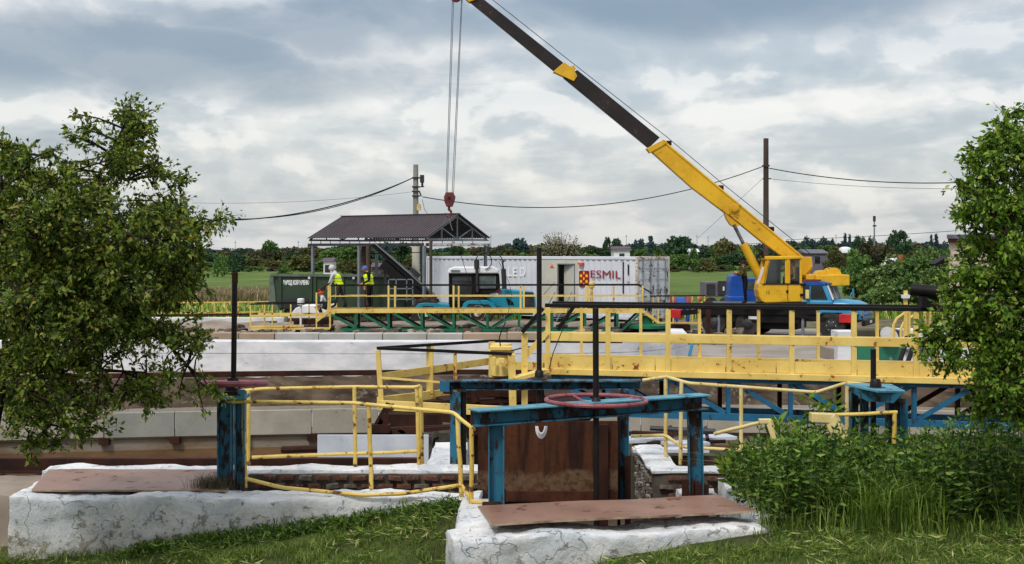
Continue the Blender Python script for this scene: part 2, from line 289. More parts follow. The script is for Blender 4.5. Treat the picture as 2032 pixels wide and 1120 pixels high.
# ------------------------------------------------------------------ builders
def WM(o):
    m = o.matrix_basis.copy()
    while o.parent: o = o.parent; m = o.matrix_basis @ m
    return m
class MB:
    def __init__(s): s.v = []; s.f = []; s.m = []
    def add(s, vs, fs, mi=0):
        o = len(s.v); s.v += [tuple(v) for v in vs]; s.f += [tuple(i + o for i in f) for f in fs]; s.m += [mi] * len(fs); return s
    def box(s, c, d, rz=0, mi=0, M3=None):
        x, y, z = d[0] / 2, d[1] / 2, d[2] / 2
        vs = [Vector((a * x, b * y, e * z)) for a in (-1, 1) for b in (-1, 1) for e in (-1, 1)]
        m = M3 if M3 is not None else Matrix.Rotation(rz, 3, 'Z')
        vs = [m @ q + Vector(c) for q in vs]
        return s.add(vs, [(0, 1, 3, 2), (4, 6, 7, 5), (0, 4, 5, 1), (2, 3, 7, 6), (0, 2, 6, 4), (1, 5, 7, 3)], mi)
    def bb(s, x0, x1, y0, y1, z0, z1, mi=0): return s.box(((x0 + x1) / 2, (y0 + y1) / 2, (z0 + z1) / 2), (abs(x1 - x0), abs(y1 - y0), abs(z1 - z0)), 0, mi)
    def beam(s, p, q, w, h, mi=0, up=(0, 0, 1)):
        p, q = Vector(p), Vector(q); d = q - p; l = d.length
        if l < 1e-6: return s
        d.normalize(); u = Vector(up)
        if abs(d.dot(u)) > .98: u = Vector((0, 1, 0))
        r = d.cross(u).normalized(); u2 = r.cross(d)
        m = Matrix((d, r, u2)).transposed()
        return s.box((p + q) / 2, (l, w, h), 0, mi, m)
    def chan(s, p, q, w, h, t=.012, side=1, mi=0):   # U channel, open side along local r
        p, q = Vector(p), Vector(q); d = (q - p).normalized(); u = Vector((0, 0, 1))
        if abs(d.dot(u)) > .95: u = Vector((1, 0, 0))
        r = d.cross(u).normalized(); u2 = r.cross(d)
        s.beam(p + r * side * (w / 2 - t / 2), q + r * side * (w / 2 - t / 2), t, h, mi, u2)
        for k in (-1, 1):
            o = u2 * k * (h / 2 - t / 2) - r * side * t * .5
            s.beam(p + o, q + o, w - t, t * .98, mi, u2)
        return s
    def tube(s, pts, r, n=8, mi=0, r2=None, cap=True):
        pts = [Vector(p) for p in pts]; k = len(pts); rings = []
        ref = None
        for i, p in enumerate(pts):
            d = (pts[min(i + 1, k - 1)] - pts[max(i - 1, 0)]).normalized()
            if ref is None:
                ref = Vector((0, 0, 1)) if abs(d.z) < .9 else Vector((1, 0, 0))
            a = d.cross(ref)
            if a.length < 1e-4: a = d.cross(Vector((0, 1, 0)))
            a.normalize(); b = a.cross(d).normalized(); ref = b
            rr = r if r2 is None else r + (r2 - r) * i / max(1, k - 1)
            rings.append([p + (a * math.cos(t * 2 * math.pi / n) + b * math.sin(t * 2 * math.pi / n)) * rr for t in range(n)])
        vs = [q for g_ in rings for q in g_]; fs = []
        for i in range(k - 1):
            for t in range(n): fs.append((i * n + t, i * n + (t + 1) % n, (i + 1) * n + (t + 1) % n, (i + 1) * n + t))
        if cap: fs += [tuple(range(n))[::-1], tuple(range((k - 1) * n, k * n))]
        return s.add(vs, fs, mi)
    def cyl(s, p, q, r, n=12, mi=0, r2=None): return s.tube([p, q], r, n, mi, r2)
    def lathe(s, c, prof, n=16, axis='Z', mi=0):     # prof: (radius, height)
        vs = []; fs = []
        for (r, h) in prof:
            for t in range(n):
                a = 2 * math.pi * t / n; x, y = r * math.cos(a), r * math.sin(a)
                v = {'Z': (x, y, h), 'Y': (x, h, y), 'X': (h, x, y)}[axis]
                vs.append(Vector(v) + Vector(c))
        for i in range(len(prof) - 1):
            for t in range(n): fs.append((i * n + t, i * n + (t + 1) % n, (i + 1) * n + (t + 1) % n, (i + 1) * n + t))
        fs += [tuple(range(n))[::-1], tuple(range((len(prof) - 1) * n, len(prof) * n))]
        return s.add(vs, fs, mi)
    def torus(s, c, R_, r, n=32, k=8, mi=0, M3=None):
        vs = []; fs = []
        for i in range(n):
            a = 2 * math.pi * i / n
            for j in range(k):
                b = 2 * math.pi * j / k
                v = Vector(((R_ + r * math.cos(b)) * math.cos(a), (R_ + r * math.cos(b)) * math.sin(a), r * math.sin(b)))
                vs.append((M3 @ v if M3 is not None else v) + Vector(c))
        for i in range(n):
            for j in range(k): fs.append((i * k + j, ((i + 1) % n) * k + j, ((i + 1) % n) * k + (j + 1) % k, i * k + (j + 1) % k))
        return s.add(vs, fs, mi)
    def prism(s, poly, y0, y1, mi=0):                # poly: (x,z) pairs, extruded along Y
        n = len(poly); vs = [(x, y0, z) for x, z in poly] + [(x, y1, z) for x, z in poly]
        fs = [tuple(range(n)), tuple(range(n, 2 * n))[::-1]] + [(i, i + n, (i + 1) % n + n, (i + 1) % n) for i in range(n)]
        return s.add(vs, fs, mi)
    def quad(s, a, b, c, d, mi=0): return s.add([a, b, c, d], [(0, 1, 2, 3)], mi)
    def build(s, name, mats, parent=None, smooth=False, bevel=0, world=True, autosm=None):
        me = bpy.data.meshes.new(name)
        vs = s.v
        if parent is not None and world:
            im = WM(parent).inverted(); vs = [im @ Vector(v) for v in vs]
        me.from_pydata([tuple(v) for v in vs], [], s.f)
        if not isinstance(mats, (list, tuple)): mats = [mats]
        for m in mats: me.materials.append(MT[m] if isinstance(m, str) else m)
        if len(mats) > 1: me.polygons.foreach_set('material_index', s.m)
        if smooth:
            me.polygons.foreach_set('use_smooth', [True] * len(me.polygons))
            me.set_sharp_from_angle(angle=R(38))
        me.validate(); me.update()
        import bmesh
        b = bmesh.new(); b.from_mesh(me); bmesh.ops.recalc_face_normals(b, faces=b.faces); b.to_mesh(me); b.free()
        o = bpy.data.objects.new(name, me); COL.objects.link(o)
        if parent is not None: o.parent = parent
        if bevel:
            md = o.modifiers.new('bevel', 'BEVEL'); md.width = bevel; md.segments = 2; md.limit_method = 'ANGLE'; md.angle_limit = R(35)
        return o
def tag(o, label, cat, group=None, kind=None):
    if label: o['label'] = label
    if cat: o['category'] = cat
    if group: o['group'] = group
    if kind: o['kind'] = kind
    return o
def thing(name, label, cat, loc=(0, 0, 0), rz=0, group=None):
    o = bpy.data.objects.new(name, None); COL.objects.link(o); o.location = loc; o.rotation_euler = (0, 0, rz)
    o.empty_display_size = .2
    return tag(o, label, cat, group)
def struct(o): o['kind'] = 'structure'; return o
def copy_tree(o, parent=None):
    c = o.copy(); COL.objects.link(c)
    if parent is not None: c.parent = parent
    for ch in list(o.children): copy_tree(ch, c)
    return c
def X(px, D): return (px - 1016) / F * D
def Z(py, D): return H - (py - 500) / F * D
def P(px, py, D): return Vector((X(px, D), D, Z(py, D)))
def poly(pts, D): return [(X(a, D), Z(b, D)) for a, b in pts]
def setmat(o, m):
    o.material_slots[0].link = 'OBJECT'; o.material_slots[0].material = MT[m]
def nz(p, s): return noise.noise(Vector(p) * s)
def lump(mb, x0, x1, y0, y1, z0, z1, st, amp, sc=2.2, seed=0, rot=0, piv=(0, 0), topdrop=None, mi=0):
    """box with subdivided, uneven faces"""
    nx = max(1, int(round((x1 - x0) / st))); ny = max(1, int(round((y1 - y0) / st))); nz_ = max(1, int(round((z1 - z0) / st)))
    idx = {}; vs = []; fs = []
    c, s_ = math.cos(rot), math.sin(rot)
    def vert(i, j, k):
        key = (i, j, k)
        if key in idx: return idx[key]
        p = Vector((x0 + (x1 - x0) * i / nx, y0 + (y1 - y0) * j / ny, z0 + (z1 - z0) * k / nz_))
        # round the arrises
        q = p.copy(); e = min(st, .06)
        edges = (i in (0, nx)) + (j in (0, ny)) + (k in (0, nz_))
        if edges >= 2:
            cx, cy, cz = (x0 + x1) / 2, (y0 + y1) / 2, (z0 + z1) / 2
            if i in (0, nx): q.x += math.copysign(e * .3, cx - p.x)
            if j in (0, ny): q.y += math.copysign(e * .3, cy - p.y)
            if k in (0, nz_): q.z += math.copysign(e * .3, cz - p.z)
        d = noise.noise_vector(p * sc + Vector((seed, 0, 0))) + noise.noise_vector(p * sc * 3.1 + Vector((0, seed, 0))) * .5 + noise.noise_vector(p * sc * 8 + Vector((3, seed, 0))) * .22
        q += d * amp
        if topdrop: q.z += topdrop(p.x, p.y) * (k / nz_)
        dx, dy = q.x - piv[0], q.y - piv[1]
        q.x, q.y = piv[0] + dx * c - dy * s_, piv[1] + dx * s_ + dy * c
        idx[key] = len(vs); vs.append(q); return idx[key]
    for i in range(nx):
        for j in range(ny):
            for k in (0, nz_): fs.append((vert(i, j, k), vert(i + 1, j, k), vert(i + 1, j + 1, k), vert(i, j + 1, k)))
    for i in range(nx):
        for k in range(nz_):
            for j in (0, ny): fs.append((vert(i, j, k), vert(i + 1, j, k), vert(i + 1, j, k + 1), vert(i, j, k + 1)))
    for j in range(ny):
        for k in range(nz_):
            for i in (0, nx): fs.append((vert(i, j, k), vert(i, j + 1, k), vert(i, j + 1, k + 1), vert(i, j, k + 1)))
    mb.add(vs, fs, mi); return mb
def fast_mesh(name, V, Fc, mat_, tone=None, parent=None, smooth=False):
    me = bpy.data.meshes.new(name); nv = len(V); nf, k = Fc.shape
    me.vertices.add(nv); me.vertices.foreach_set('co', V.astype(np.float32).ravel())
    me.loops.add(nf * k); me.loops.foreach_set('vertex_index', Fc.astype(np.int32).ravel())
    me.polygons.add(nf); me.polygons.foreach_set('loop_start', np.arange(0, nf * k, k, dtype=np.int32))
    if tone is not None:
        a = me.attributes.new('tone', 'FLOAT', 'POINT'); a.data.foreach_set('value', tone.astype(np.float32))
    me.materials.append(MT[mat_]); me.update(calc_edges=True)
    if smooth: me.polygons.foreach_set('use_smooth', [True] * nf)
    o = bpy.data.objects.new(name, me); COL.objects.link(o)
    if parent is not None: o.parent = parent
    return o
def leaves(Pn, size, aspect=.5, droop=.3, tone=None, dirs=None, fold=.25):
    """P: n x 3 base points -> folded pointed leaves (2 quads each)"""
    n = len(Pn); d = rng.normal(size=(n, 3)) if dirs is None else dirs + rng.normal(size=(n, 3)) * .55
    d[:, 2] -= droop; d /= np.linalg.norm(d, axis=1)[:, None]
    r = rng.normal(size=(n, 3)); r = np.cross(d, r); r /= np.linalg.norm(r, axis=1)[:, None]
    u = np.cross(r, d)
    s = (size * rng.uniform(.45, 1.4, n))[:, None]; wd = s * aspect * .5
    b = Pn; tip = Pn + d * s - u * s * .12; mid = Pn + d * s * .5 + u * s * .03
    l = Pn + d * s * .45 + r * wd + u * wd * fold * 2; rr = Pn + d * s * .45 - r * wd + u * wd * fold * 2
    V = np.stack([b, l, tip, rr, mid], 1).reshape(-1, 3)
    i = np.arange(n)[:, None] * 5
    Fc = np.concatenate([i + np.array([[0, 1, 4]]), i + np.array([[1, 2, 4]]), i + np.array([[0, 4, 3]]), i + np.array([[4, 2, 3]])], 0)
    t = rng.uniform(0, 1, n) ** 1.3 if tone is None else tone
    return V, Fc, np.repeat(t, 5)

# ================================================================== LARGE STRUCTURE
def gbank(x, y):
    """height of the grassy bank in the foreground"""
    xl = np.interp(x, [-30, -9, -5.65, -2.9, -1.6, -.7, .4, 1.07, 2.6, 4, 9, 30], [-.2, -.3, -.16, .14, .34, .52, .5, .5, .52, .46, .45, .4])
    sl = np.interp(x, [-9, -3, -.6, .4, 1.07, 2.6, 4, 9], [.06, .12, .30, .26, .14, .03, .02, .0])
    z = xl - np.clip(14.6 - y, 0, 4) * sl
    z = z + .03 * nz((x, y, 0), .9) + .015 * nz((x, y, 3), 3)
    return float(z)
def grid(name, xs, ys, zf, mat_, yf=None):
    V = []; nx, ny = len(xs), len(ys)
    for y in ys:
        for x in xs:
            yy = yf(x, y) if yf else y
            V.append((x, yy, zf(x, yy)))
    Fc = [(j * nx + i, j * nx + i + 1, (j + 1) * nx + i + 1, (j + 1) * nx + i) for j in range(ny - 1) for i in range(nx - 1)]
    m = MB(); m.add(V, Fc); o = m.build(name, mat_, smooth=False)
    o.data.polygons.foreach_set('use_smooth', [True] * len(Fc)); return o
def inpit(x, y): return (-5.5 < x < 2.75) and (13.3 < y < 16.9) and not (x < -.25 and y < 14.85) 
def bankz(x, y):
    if inpit(x, y): return -.9
    if y > 16.75: return -2.1
    return gbank(x, y)
xs = list(np.concatenate([np.linspace(-60, -12, 9), np.arange(-11.5, 11.6, .18), np.linspace(12, 60, 9)]))
ys = list(np.concatenate([np.linspace(-30, 8, 6), np.arange(8.5, 17, .15)]))
struct(grid('grass_bank', xs, ys, bankz, 'soil'))
def tankfar(x): return 35.2 - (x - 1.5) ** 2 / 120.0
struct(grid('tank_floor', list(np.linspace(-60, 60, 61)), list(np.linspace(0, 1, 12)), lambda x, y: -2.0 + .12 * nz((x, y, 0), .5), 'floor', yf=lambda x, t: 16.9 + (tankfar(x) + .2 - 16.9) * t))
rows = [0, .5, 2, 5, 9, 14, 20, 28, 38, 50, 70, 100, 150, 220, 340, 600, 1200, 2500, 5000]
gxs = list(np.concatenate([[-4000, -1500, -600, -250, -120, -70], np.linspace(-45, 45, 61), [70, 120, 250, 600, 1500, 4000]]))
def gy(x, t): return tankfar(max(-45, min(45, x))) + t
def gz(x, y): return (.05 * nz((x, y, 0), .15) if y > 45 else 0) 
struct(grid('ground', gxs, rows, gz, 'ground', yf=gy))
m = MB()
# apron of concrete between the tank rim and the white wall
N_ = 60
for i in range(N_):
    a, b = -40 + 80 * i / N_, -40 + 80 * (i + 1) / N_
    m.quad((a, tankfar(a) - .02, .006), (b, tankfar(b) - .02, .006), (b, 36.6, .006), (a, 36.6, .006))
struct(m.build('concrete_apron', 'ledge'))
m = MB(); m.quad((5.2, 36.7, .012), (30, 36.7, .012), (30, 56, .012), (5.2, 56, .012)); struct(m.build('concrete_yard', 'yard'))

# ---- near tank: inner wall, launder panels, rim rail
t_ = thing('tank_inner_wall', 'curved inner wall of the near settling tank, dark old concrete above a row of pale panels', 'tank wall', (1.5, 33.5, 0))
def arcstrip(mb, off, z0, z1, th, a0=-42, a1=42, n=84, mi=0):
    for i in range(n):
        a, b = a0 + (a1 - a0) * i / n, a0 + (a1 - a0) * (i + 1) / n
        ya, yb = tankfar(a) - off, tankfar(b) - off
        vs = [(a, ya, z0), (b, yb, z0), (b, yb, z1), (a, ya, z1), (a, ya + th, z0), (b, yb + th, z0), (b, yb + th, z1), (a, ya + th, z1)]
        mb.add(vs, [(0, 1, 2, 3), (3, 2, 6, 7), (0, 4, 5, 1)], mi)
    return mb
# uneven upper wall
m = MB(); nx_, nk = 260, 8
V = []; Fc = []
for k in range(nk + 1):
    for i in range(nx_ + 1):
        x = -30 + 60 * i / nx_; z = .0 - .97 * k / nk
        V.append((x, tankfar(x) - .06 + .07 * nz((x, 0, z), 1.6) + .05 * nz((x, 0, z), 5), z - (.03 * nz((x, 5, 0), 2) if k == 0 else 0)))
for k in range(nk):
    for i in range(nx_): a = k * (nx_ + 1) + i; Fc.append((a, a + 1, a + nx_ + 2, a + nx_ + 1))
m.add(V, Fc); m.build('upper_wall', 'oldwall', t_)
m = MB(); arcstrip(m, .12, -.96, -.78, .2); m.build('pale_band', 'panel', t_)
m = MB(); arcstrip(m, 1.44, -1.66, -1.38, .4); m.build('lower_wall', 'lowwall', t_)
m = MB(); arcstrip(m, 1.46, -2.3, -1.66, .4); m.build('stained_wall_foot', 'footwall', t_)
# launder trough base
m = MB(); arcstrip(m, 1.5, -1.37, -1.33, 1.4); m.build('trough_base', 'lowwall', t_)
x = -15.17; k = 0
while x < 15:
    wdt = 1.68
    a, b = x + .012, x + wdt - .012
    ya, yb = tankfar(a) - 1.55, tankfar(b) - 1.55
    m = MB(); th = .09; dz = random.uniform(-.012, .012); dy = random.uniform(-.015, .015)
    z0, z1 = -1.32 + dz, -.70 + dz
    m.add([(a, ya + dy, z0), (b, yb + dy, z0), (b, yb + dy, z1), (a, ya + dy, z1), (a, ya + th, z0), (b, yb + th, z0), (b, yb + th, z1), (a, ya + th, z1)],
          [(0, 1, 2, 3), (3, 2, 6, 7), (0, 4, 5, 1), (0, 3, 7, 4), (1, 5, 6, 2)])
    m.build('launder_panel', ['panel', 'panelgrey', 'panel', 'panel', 'panel'][(k * 7 + 3) % 5] if k != 3 else 'panelgrey', t_, bevel=.012)
    m = MB(); m.bb(b - .1, b + .14, yb - .06, yb + .25, z0 - .17, z0 - .005); m.build('bracket', 'rust', t_)
    x += wdt; k += 1
o = MB(); arcstrip(o, .02, .0, .14, .10, -42, 42, 90)
o = o.build('rim_rail', 'rust', None); tag(o, 'dark rusty steel rail running round the far rim of the near tank', 'rail')
# ---- white wall of the second tank
def sweep(name, path, prof, mat_, parent=None, sub=.35, amp=.0, sc=1.2, smooth=True):
    pts = [Vector((a, b, 0)) for a, b in path]; Q = []
    for a, b in zip(pts[:-1], pts[1:]):
        n = max(1, int((b - a).length / sub))
        for i in range(n): Q.append(a.lerp(b, i / n))
    Q.append(pts[-1]); V = []; Fc = []; k = len(prof)
    for i, q in enumerate(Q):
        d = (Q[min(i + 1, len(Q) - 1)] - Q[max(0, i - 1)]).normalized(); nr = Vector((d.y, -d.x, 0))
        for (o_, z) in prof:
            p = q + nr * o_ + Vector((0, 0, z))
            if amp: p += noise.noise_vector(p * sc) * amp + noise.noise_vector(p * sc * 3) * amp * .5
            V.append(p)
    for i in range(len(Q) - 1):
        for j in range(k - 1): a = i * k + j; Fc.append((a, a + k, a + k + 1, a + 1))
    m = MB(); m.add(V, Fc)
    m.add([V[j] for j in range(k)], [tuple(range(k))]); m.add([V[(len(Q) - 1) * k + j] for j in range(k)], [tuple(range(k))])
    o = m.build(name, mat_, parent); 
    if smooth:
        o.data.polygons.foreach_set('use_smooth', [True] * len(o.data.polygons)); o.data.set_sharp_from_angle(angle=R(30))
    return o
wp = [(-26, 37.5), (-18, 36.7), (-10, 36.25), (-3, 36.05), (1.5, 36.15), (3.4, 36.7), (4.6, 37.8), (5.3, 39.4), (5.5, 42)]
prof = [(0, -.05), (0, .2), (0, .47), (-.025, .475), (-.025, .495), (-.005, .50), (-.005, .66), (-.01, .81), (-.03, .835), (-.3, .84), (-.55, .84), (-.56, .8), (-.56, 0)]
o = sweep('white_tank_wall', wp, prof, 'limefar', amp=.008, sc=.7)
tag(o, 'long low whitewashed wall of the far tank, rounded off at its right end', 'wall')
m = MB()
for (px, py) in ((1375, 690),): m.beam(P(1376, 672, 37.9), P(1368, 706, 37.8), .1, .03)
tag(m.build('blue_strap', 'skyblue'), 'short pale blue strap hanging over the rounded end of the white wall', 'strap')
cb_ = thing('block_kerb', 'row of grey and tan concrete blocks along the rim behind the white wall', 'kerb', (0, 40, 0))
x = -24.; k = 0
while x < 4.2:
    wdt = random.choice([.85, 1.1, 1.35]); dz = random.uniform(-.02, .02)
    m = MB(); m.bb(x + .01, x + wdt - .01, 40 + random.uniform(-.03, .03), 40.5, .3, .82 + dz)
    mm = 'block' if -7.6 < x < -2.2 else 'blocktan'
    m.build('block', mm, cb_, bevel=.02); x += wdt
# rubble and dirt beyond the kerb
m = MB()
for i in range(520):
    x, y = random.uniform(-26, 9), random.uniform(48, 56.5); s_ = random.uniform(.05, .24)
    lump(m, x - s_, x + s_, y - s_, y + s_, .02, .02 + s_ * random.uniform(.6, 1.4), s_, s_ * .45, 3, i, random.random() * 3, (x, y), mi=random.choice([0, 0, 1, 2]))
o = m.build('rubble', ['stone', 'blocktan', 'mortar']); tag(o, 'broken concrete and earth strewn below the green bridge', 'rubble', kind='stuff')
o = sweep('earth_bank', [(-30, 56), (-14, 55.6), (-4, 55.4), (6, 55.6)], [(1.6, -.05), (1.0, .16), (.3, .3), (-.8, .3), (-1.8, -.05)], 'ledge', amp=.12, sc=.7); struct(o)
# low long white wall further left
m = MB(); lump(m, -18.5, -10.2, 58.6, 59.4, 0, .35, .4, .02)
tag(m.build('low_white_kerb', 'limefar', smooth=True), 'low white concrete kerb at the left behind the dark vertical rod', 'kerb')

# ================================================================== FOREGROUND WALLS
TOP = .575
wl = thing('left_chamber_wall', 'thick rough whitewashed wall of the left chamber, stained dark near the grass', 'wall', (-3, 14.6, 0))
m = MB(); lump(m, -5.62, -.35, 14.55, 15.05, -.75, TOP, .045, .036, 2.6, 1, topdrop=lambda x, y: .02 * math.sin(x * 3))
m.build('front_wall', 'lime', wl, smooth=True)
m = MB(); lump(m, -5.72, -5.3, 15.1, 16.3, -.75, TOP - .02, .09, .05, 2.4, 5)
m.build('end_wall', 'lime', wl, smooth=True)
m = MB(); lump(m, -5.85, -.3, 16.22, 16.62, -.75, TOP + .035, .09, .03, 2.0, 9)
m.build('back_wall', 'lime', wl, smooth=True)
wr = thing('right_chamber_wall', 'lumpy whitewashed wall of the right chamber, in front under the sloping brown plate', 'wall', (1, 13.2, 0))
m = MB(); lump(m, -.58, 2.62, 12.72, 13.3, -.5, TOP - .03, .045, .036, 2.4, 17, rot=R(9), piv=(-.5, 12.8), topdrop=lambda x, y: -.03 + .02 * math.sin(x * 4))
m.build('front_wall', 'lime', wr, smooth=True)
m = MB(); lump(m, -.57, -.12, 13.25, 14.6, -.75, TOP, .05, .03, 2.4, 21)
m.build('side_wall', 'lime', wr, smooth=True)
m = MB(); lump(m, 2.52, 2.95, 13.75, 16.2, -.75, TOP - .05, .1, .04, 2.0, 27)
m.build('outer_wall', 'lime', wr, smooth=True)
# cross wall and depth wall with brick faces
bw = thing('brick_chamber_wall', 'crumbling brick wall capped in whitewash behind the right chamber', 'wall', (2, 16.3, 0))
m = MB(); lump(m, 1.72, 3.3, 16.28, 16.72, .525, TOP + .01, .08, .016, 2.4, 31); m.build('white_capping', 'lime', bw, smooth=True)
m = MB(); lump(m, 1.70, 2.12, 16.6, 18.5, .525, TOP + .01, .08, .016, 2.4, 33); m.build('white_capping', 'lime', bw, smooth=True)
m = MB(); m.bb(1.76, 3.3, 16.33, 16.68, -.9, .53); m.bb(1.76, 2.06, 16.7, 18.45, -.9, .53); m.build('wall_core', 'mortar', bw)
m = MB(); lump(m, 2.02, 2.5, 15.92, 16.24, -.7, .38, .08, .03, 2.4, 35); m.build('white_block', 'lime', bw, smooth=True)
protos = {}
def brickmesh(key, l, h, d, seed):
    mb = MB(); lump(mb, -l / 2, l / 2, -d / 2, d / 2, -h / 2, h / 2, h * .98, .014, 6, seed)
    me_o = mb.build('brick', 'brick'); me = me_o.data; bpy.data.objects.remove(me_o); return me
bm_ = [brickmesh(i, .23, .085, .1, i * 3.3) for i in range(5)]
def bricks(parent, p0, p1, z0, z1, nrm, mats=('brick', 'stone', 'brick', 'limestone'), h=.1, l=.25):
    p0, p1 = Vector((*p0, 0)), Vector((*p1, 0)); d = (p1 - p0); Ln = d.length; d.normalize(); nv = Vector((*nrm, 0))
    z = z0 + h / 2; row = 0; loc0 = WM(parent).translation
    while z < z1 - h * .3:
        s_ = (.5 if row % 2 else 0) * l
        while s_ < Ln - l * .4:
            o = bpy.data.objects.new('brick', random.choice(bm_)); COL.objects.link(o); o.parent = parent
            c = p0 + d * (s_ + l / 2) + nv * random.uniform(-.012, .018)
            o.location = Vector((c.x, c.y, z)) - loc0; o.rotation_euler = (random.uniform(-.03, .03), random.uniform(-.05, .05), math.atan2(d.y, d.x) + random.uniform(-.05, .05))
            o.scale = (random.uniform(.85, 1.04) * l / .25, 1, h / .1 * random.uniform(.9, 1.05)); setmat(o, random.choice(mats)); s_ += l
        z += h; row += 1
bricks(bw, (1.8, 16.31), (3.2, 16.31), -.1, .53, (0, -1), mats=('brick', 'rubblebrick', 'brick', 'stone'), l=.24, h=.105)
bricks(bw, (1.75, 18.4), (1.75, 16.4), -.1, .53, (-1, 0), mats=('limestone', 'limestone', 'stone'), l=.24, h=.115)
bb_ = wl
m = MB(); m.bb(-3.25, -.3, 16.14, 16.24, -.75, .555); m.build('back_wall_core', 'mortar', wl)
bricks(wl, (-3.2, 16.12), (-.3, 16.12), .17, .565, (0, -1), mats=('brick', 'brick', 'stone', 'rubblebrick'), l=.22, h=.1)
# depth ledge at left of the rear gate
m = MB(); lump(m, -1.12, -.62, 16.6, 18.9, -.8, TOP - .01, .1, .03, 2.2, 41)
tag(m.build('white_ledge', 'lime', smooth=True), 'short whitewashed ledge running back beside the left blue leg of the rear gate', 'ledge')
# rusty edge rails on near rim
m = MB(); m.bb(-9, -1.15, 16.78, 16.9, .5, .65); m.bb(-9, -1.15, 16.70, 16.96, .47, .5)
tag(m.build('rusty_rim_rail', 'rust'), 'flaking rust brown rail lying along the near rim of the tank on the left', 'rail')
m = MB(); m.bb(2.2, 9, 16.9, 17.0, .42, .6); m.bb(2.2, 9, 16.82, 17.06, .38, .42)
tag(m.build('rusty_rim_rail', 'rust'), 'rust brown rail on the near rim of the tank, right, behind the cream railing', 'rail')
# side grey concrete at far left
m = MB(); lump(m, -7.5, -5.7, 15.4, 16.9, -.8, .45, .12, .05, 2, 51)
tag(m.build('grey_footing', 'ledge', smooth=True), 'grey concrete footing at the far left end of the white chamber wall', 'footing')

# ---- lids
def plate(name, pts, z, th, label, cat, sag=0.0, dz=(0, 0, 0, 0)):
    t = thing(name, label, cat, (*pts[0][:2], z))
    m = MB(); n = 14; V = []; Fc = []
    A, B, C, D_ = [Vector((*p, 0)) for p in pts]    # front-left, front-right, back-right, back-left
    for j in range(3):
        for i in range(n + 1):
            u = i / n; v = j / 2; p = A.lerp(B, u).lerp(D_.lerp(C, u), v)
            zz_ = z + (dz[0] * (1 - u) + dz[1] * u) * (1 - v) + (dz[3] * (1 - u) + dz[2] * u) * v + .012 * nz((p.x, p.y, 0), 1.6)
            V.append((p.x, p.y, zz_))
    for j in range(2):
        for i in range(n): a = j * (n + 1) + i; Fc.append((a, a + 1, a + n + 2, a + n + 1))
    top = [(x, y, q + th) for x, y, q in V]
    m.add(V, Fc); m.add(top, Fc)
    m.build('sheet', 'lid', t)
    e = MB(); ring = list(range(n + 1)) + [2 * n + 1, 3 * n + 2] + list(range(3 * n + 1, 2 * n + 1, -1)) + [n + 1]
    k = len(ring)
    e.add([V[i] for i in ring] + [top[i] for i in ring], [(i, (i + 1) % k, (i + 1) % k + k, i + k) for i in range(k)])
    e.build('edge', 'lidedge', t); return t
plate('cover_plate', [(-5.42, 14.78), (-3.22, 14.76), (-3.3, 16.18), (-5.72, 16.18)], TOP + .02, .02, 'brown painted sheet lying over the left chamber, front edge lifted', 'cover')
plate('cover_plate', [(-.2, 12.93), (2.5, 13.4), (2.22, 14.16), (-.36, 13.82)], TOP + .03, .022, 'brown painted sheet sloping over the front of the right chamber', 'cover', dz=(-.01, .03, .04, .0))

# ================================================================== SLUICE GATES
def handwheel(parent, c, Rr, r=.022, mat_='pink', tilt=0, tx=0):
    m3 = Matrix.Rotation(tilt, 3, 'Y') @ Matrix.Rotation(tx, 3, 'X')
    m = MB(); m.torus(c, Rr, r, 44, 8, M3=m3); w_ = m.build('handwheel', mat_, parent, smooth=True)
    m = MB()
    for k in range(4):
        a = k * math.pi / 2 + .45
        m.tube([Vector(c) + Vector((math.cos(a) * .05, math.sin(a) * .05, -.03)), Vector(c) + Vector((math.cos(a) * Rr * .6, math.sin(a) * Rr * .6, -.035)), Vector(c) + Vector((math.cos(a) * (Rr - .01), math.sin(a) * (Rr - .01), 0))], .014, 6)
    m.build('spokes', mat_, w_, smooth=True)
    m = MB(); m.lathe(c, [(.055, -.08), (.07, -.05), (.05, .0), (.03, .04)], 12); m.build('hub', 'blackbar', w_)
# left gate
D = 15.1
g1 = thing('sluice_gate', 'narrow blue sluice gate with a pink handwheel seen edge-on beside the left cover plate', 'gate', (X(462, D), D, TOP))
for a, b in ((434, 464), (468, 489)):
    m = MB(); x0, x1 = X(a, D), X(b, D)
    m.bb(x0, x1, D - .02, D, TOP - .3, Z(789, D)); m.bb(x0, x0 + .02, D - .1, D - .02, TOP - .3, Z(795, D)); m.bb(x1 - .02, x1, D - .12, D - .02, TOP - .3, Z(795, D)); m.build('upright', 'blue', g1, bevel=.004)
m = MB(); m.bb(X(430, D), X(492, D), D - .18, D + .15, Z(790, D), Z(783, D)); m.bb(X(426, D), X(440, D), D - .19, D - .16, Z(786, D), Z(770, D)); m.bb(X(478, D), X(492, D), D - .19, D - .16, Z(786, D), Z(770, D)); m.build('cap_plate', 'teal', g1, bevel=.004)
m = MB(); m.lathe((X(462, D), D, Z(784, D)), [(.15, 0), (.15, .05), (.09, .06), (.075, .14), (.06, .2)], 14); m.build('bearing', 'blackbar', g1, smooth=True)
m = MB(); m.cyl((X(463, D), D, Z(790, D)), (X(466, D), D, Z(542, D)), .032, 12); m.build('spindle', 'blackbar', g1, smooth=True)
m = MB(); m.cyl((X(466, D), D, Z(542, D) - .12), (X(466, D), D, Z(541, D)), .036, 12); m.build('spindle_cap', 'rust', g1)
